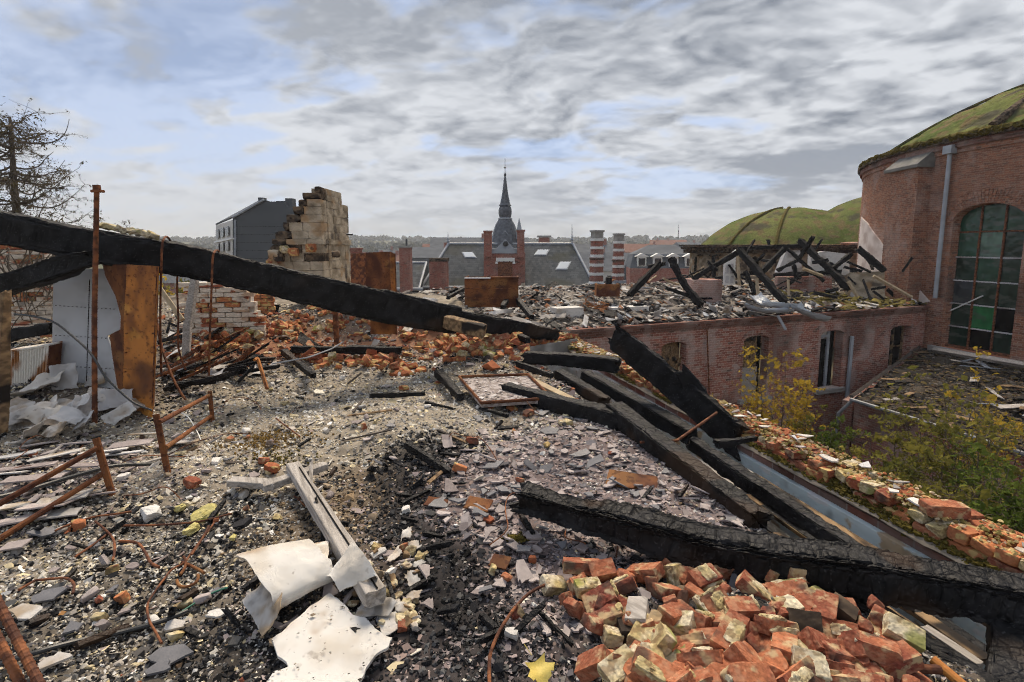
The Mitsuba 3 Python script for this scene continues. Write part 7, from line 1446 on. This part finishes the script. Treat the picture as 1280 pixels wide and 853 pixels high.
def shrub(nm, base, height, spread, nstems, nleaf, leafm, leaf, label, cat, seed, lean=(0, 0), drop=.15, group=None, twigs=5, barkm="m_bark"):
    r = np.random.default_rng(seed); k = thing(nm, label, cat, group); tips = []; base = np.asarray(base, float); tws = []
    for s in range(nstems):
        a = r.uniform(0, 6.28); top = base + [spread * .8 * math.cos(a) * r.random() + lean[0], spread * .8 * math.sin(a) * r.random() + lean[1], height * r.uniform(.6, 1.0)]
        st = wiggle(base + r.normal(0, .08, 3) * [1, 1, 0], top, 12, .10 * height / 3, seed * 50 + s); add("stem", tube(st, np.linspace(.012 + .008 * height / 3, .004, 12), 5), barkm, k)
        for j in range(twigs):
            q = st[r.integers(4, 12)]; a = r.uniform(0, 6.28); ln = spread * r.uniform(.3, .8); e = q + [ln * math.cos(a), ln * math.sin(a), ln * r.uniform(-.1, .9)]; tw = wiggle(q, e, 6, .04, seed * 99 + s * 11 + j); tws.append(tube(tw, np.linspace(.006, .002, 6), 4)); tips += [tw[i] for i in range(1, 6)]
            for m_ in range(3):
                a2 = r.uniform(0, 6.28); e2 = tw[3] + np.array([math.cos(a2), math.sin(a2), r.uniform(-.2, .8)]) * ln * .5; t2 = wiggle(tw[3], e2, 5, .03, seed * 7 + j * 3 + m_); tws.append(tube(t2, np.linspace(.004, .0015, 5), 3)); tips += [t2[i] for i in range(1, 5)]
        tips += [st[i] for i in range(6, 12)]
    add("twigs", cat_mesh(*tws), barkm, k, kind="stuff")
    if nleaf:
        nleaf = int(nleaf * 1.0)
        tips = np.array(tips); c = tips[r.integers(0, len(tips), nleaf)] + r.normal(0, .03, (nleaf, 3)); n1 = r.normal(0, 1, (nleaf, 3)); n1 /= np.linalg.norm(n1, axis=1, keepdims=True); n2 = np.cross(n1, r.normal(0, 1, (nleaf, 3))); n2 /= np.linalg.norm(n2, axis=1, keepdims=True)
        n2[:, 2] -= drop; nleaf_ = nleaf; S = leaf * 1.5 * np.exp(r.normal(-.15, .38, nleaf))[:, None]; n3_ = np.cross(n1, n2)
        v = np.stack([c - n1 * S * .6, c + n2 * S * .42 + n3_ * S * .12, c + n1 * S * .7, c - n2 * S * .42 + n3_ * S * .12], 1).reshape(-1, 3)
        f = (np.array([[0, 1, 2], [0, 2, 3]])[None] + (np.arange(nleaf) * 4)[:, None, None]).reshape(-1, 3); add("leaves", (v, f), leafm, k, kind="stuff")
    return k
def top_at(px, py, Y): return P(px, py, Y)
def bush(px, pyt, Y, spread, nst, nl, lm, label, seed, zb=-6.2, leaf=.05, cat="shrub", hmin=None):
    t = P(px, pyt, Y); b_ = [t[0], t[1], max(zb, t[2] - 4.2)] if hmin is None else [t[0], t[1], t[2] - hmin]; shrub("courtyard_shrub", b_, t[2] - b_[2], spread, nst, nl, lm, leaf, label, cat, seed, twigs=9)
bush(968, 438, 13.2, .95, 9, 1500, "m_leaf_yellow", "thin yellow-leaved shrub before the second wing window", 1); bush(1000, 470, 13.0, .7, 7, 1100, "m_leaf_yellow", "yellow shrub left of the grey downpipe", 2); bush(935, 480, 12.2, .6, 6, 500, "m_leaf_yellow", "sparse low yellow shrub just beyond the parapet's orange top", 12)
bush(1040, 516, 11.5, .55, 7, 1500, "m_leaf_green", "dense green shrub below the grey downpipe", 3); bush(1012, 512, 12, .5, 5, 800, "m_leaf_mixed", "small mixed green shrub left of the dense green one", 13); bush(1092, 520, 9.8, .45, 6, 1000, "m_leaf_mixed", "slim yellow-green shrub in front of the lean-to wall", 4)
bush(1165, 492, 9.0, 1.0, 10, 1800, "m_leaf_mixed", "wide yellow-green shrub in the middle of the courtyard", 5); bush(1215, 478, 9.2, .9, 9, 1500, "m_leaf_mixed", "tall yellow-green shrub right of the wide one", 6); bush(1250, 455, 10.5, .8, 8, 1000, "m_leaf_yellow", "tall thin yellow shrub at the right edge below the round hall", 7)
bush(1130, 560, 7.5, .6, 7, 1200, "m_leaf_mixed", "low olive shrub right behind the parapet", 8, hmin=2.0); bush(1280, 620, 5.2, .5, 7, 1600, "m_leaf_green", "bright green shrub at the right edge behind the parapet", 9, hmin=1.4, leaf=.04); bush(1075, 545, 9.0, .5, 6, 900, "m_leaf_mixed", "small olive shrub just beyond the white slate on the parapet", 10)
bush(1190, 590, 6.5, .7, 8, 500, "m_leaf_mixed", "dry brown twiggy shrub right behind the loose brick", 14, hmin=1.6); bush(905, 470, 13.8, .5, 6, 160, "m_leaf_yellow", "bare dark creeper bush between the first two wing windows", 15)
bush(1140, 500, 10.2, .8, 8, 1100, "m_leaf_mixed", "olive-yellow shrub between the slim shrub and the wide one", 21); bush(1262, 520, 8.0, .8, 8, 1300, "m_leaf_mixed", "dense olive shrub at the right edge above the bright green one", 22); bush(1235, 560, 7.0, .7, 8, 900, "m_leaf_green", "green shrub at right just beyond the parapet's far edge", 23, hmin=2.2)
# vines over the old wall at far left
k = thing("wall_creeper", "bare creeper stems hanging on the far left brick wall", "creeper"); r = np.random.default_rng(23)
for i in range(26): add("stem", tube(wiggle(P(r.uniform(0, 72), r.uniform(296, 330), 8.05), P(r.uniform(0, 75), r.uniform(350, 415), 8.0), 12, .12, 300 + i), .008, 4), "m_bark", k)
# larch at far left
k = thing("larch_tree", "tall sparse larch with drooping thin branches at far left", "tree"); Yl = 24.0
tr = smooth_path([P(24, 420, Yl), P(22, 275, Yl), P(18, 235, Yl), P(16, 200, Yl), P(12, 146, Yl)], 30); add("trunk", tube(tr, np.linspace(.30, .05, 30), 8), "m_bark", k)
r = np.random.default_rng(5); tips = []; brs = []; tw = []
for i in range(84):
    h = r.uniform(.25, 1.0); q = tr[int(h * 29)]; a = r.uniform(0, 6.28); ln = (1 - h) * 3.9 + r.uniform(.9, 1.8); e = q + [ln * math.cos(a), ln * math.sin(a), r.uniform(-.1, .55) * ln * (.5 + h)]
    br = wiggle(q, e, 14, .12, 900 + i, sag=.18 * ln); brs.append(tube(br, np.linspace(.05, .010, 14), 5))
    for j in range(16):
        s = br[r.integers(3, 14)]; d_ = r.normal(0, 1, 3) * [.5, .5, .35]; t = wiggle(s, s + d_ * [1, 1, 1] + [0, 0, -.12], 5, .05, 4000 + i * 16 + j); tw.append(tube(t, np.linspace(.012, .005, 5), 3)); tips += list(t[1:])
for b_ in brs: add("branch", b_, "m_bark", k)
add("twigs", cat_mesh(*tw), "m_bark", k, kind="stuff"); tips = np.array(tips); n = 9500; c = tips[r.integers(0, len(tips), n)] + r.normal(0, .07, (n, 3)); n1 = r.normal(0, 1, (n, 3)); n1 /= np.linalg.norm(n1, axis=1, keepdims=True); n2 = np.cross(n1, r.normal(0, 1, (n, 3))); n2 /= np.linalg.norm(n2, axis=1, keepdims=True); S = .075 * r.uniform(.5, 1.3, (n, 1))
add("needles", (np.stack([c - n1 * S, c + n2 * S * .35, c + n1 * S, c - n2 * S * .35], 1).reshape(-1, 3), (np.array([[0, 1, 2], [0, 2, 3]])[None] + (np.arange(n) * 4)[:, None, None]).reshape(-1, 3)), "m_needle", k, kind="stuff")
t_ = P(139, 268, 17); shrub("bare_sapling", [t_[0], t_[1], t_[2] - 4.5], 4.5, .8, 6, 260, "m_needle", .05, "bare thin sapling behind the rusty pole", "sapling", 61, twigs=8)
# low bushes behind the left rubble
for i, (px, py, Y, lb) in enumerate(((60, 300, 20, "dark bare bush behind the far left brick wall"), (215, 338, 18, "leafy bush seen between rust column and old brick wall"), (235, 345, 16, "small yellowish bush left of the old brick wall"))):
    t_ = P(px, py, Y); shrub("garden_bush", [t_[0], t_[1], t_[2] - 4], 4, 1.2, 9, 1400, ("m_needle", "m_leaf_mixed", "m_leaf_yellow")[i], .08, lb, "bush", 70 + i, twigs=10)
# ------------------------------------------------------------------ thin autumn haze over the town
scene["air"] = {"type": "homogeneous", "albedo": {"type": "rgb", "value": [.95, .95, .96]}, "sigma_t": {"type": "rgb", "value": [.00050, .00054, .00060]}}
scene["haze"] = {"type": "cube", "to_world": T().translate([0, 450, 18]) @ T().scale([1300, 900, 27]), "bsdf": {"type": "null"}, "interior": {"type": "ref", "id": "air"}}
scene["camera"]["medium"] = {"type": "ref", "id": "air"}
lab("haze", "pale thin haze in the air over the town", "haze", kind="stuff")
# ------------------------------------------------------------------ look-alikes that can be told apart by their order
ORD = "first second third fourth fifth sixth seventh eighth ninth tenth eleventh twelfth thirteenth fourteenth fifteenth sixteenth seventeenth eighteenth nineteenth twentieth".split() + ["twenty-" + o for o in "first second third fourth fifth sixth seventh eighth ninth".split()] + ["thirtieth"] + ["thirty-" + o for o in "first second third fourth fifth sixth seventh eighth ninth".split()] + ["fortieth"] + ["forty-" + o for o in "first second third fourth fifth sixth seventh eighth ninth".split()]
groups_ = {}
for k_, d_ in labels.items():
    if d_.get("group") and k_ in cent: groups_.setdefault((d_["group"], d_["label"]), []).append(k_)
for (g_, l_), ks in groups_.items():
    if 1 < len(ks) <= 49:
        ks.sort(key=lambda k_: cent[k_][0] / max(cent[k_][1], .1))
        for i_, k_ in enumerate(ks): labels[k_]["label"] = " ".join(l_.split()[:12]) + ", " + (ORD[i_] + " from left" if i_ < len(ks) - 1 else "rightmost")
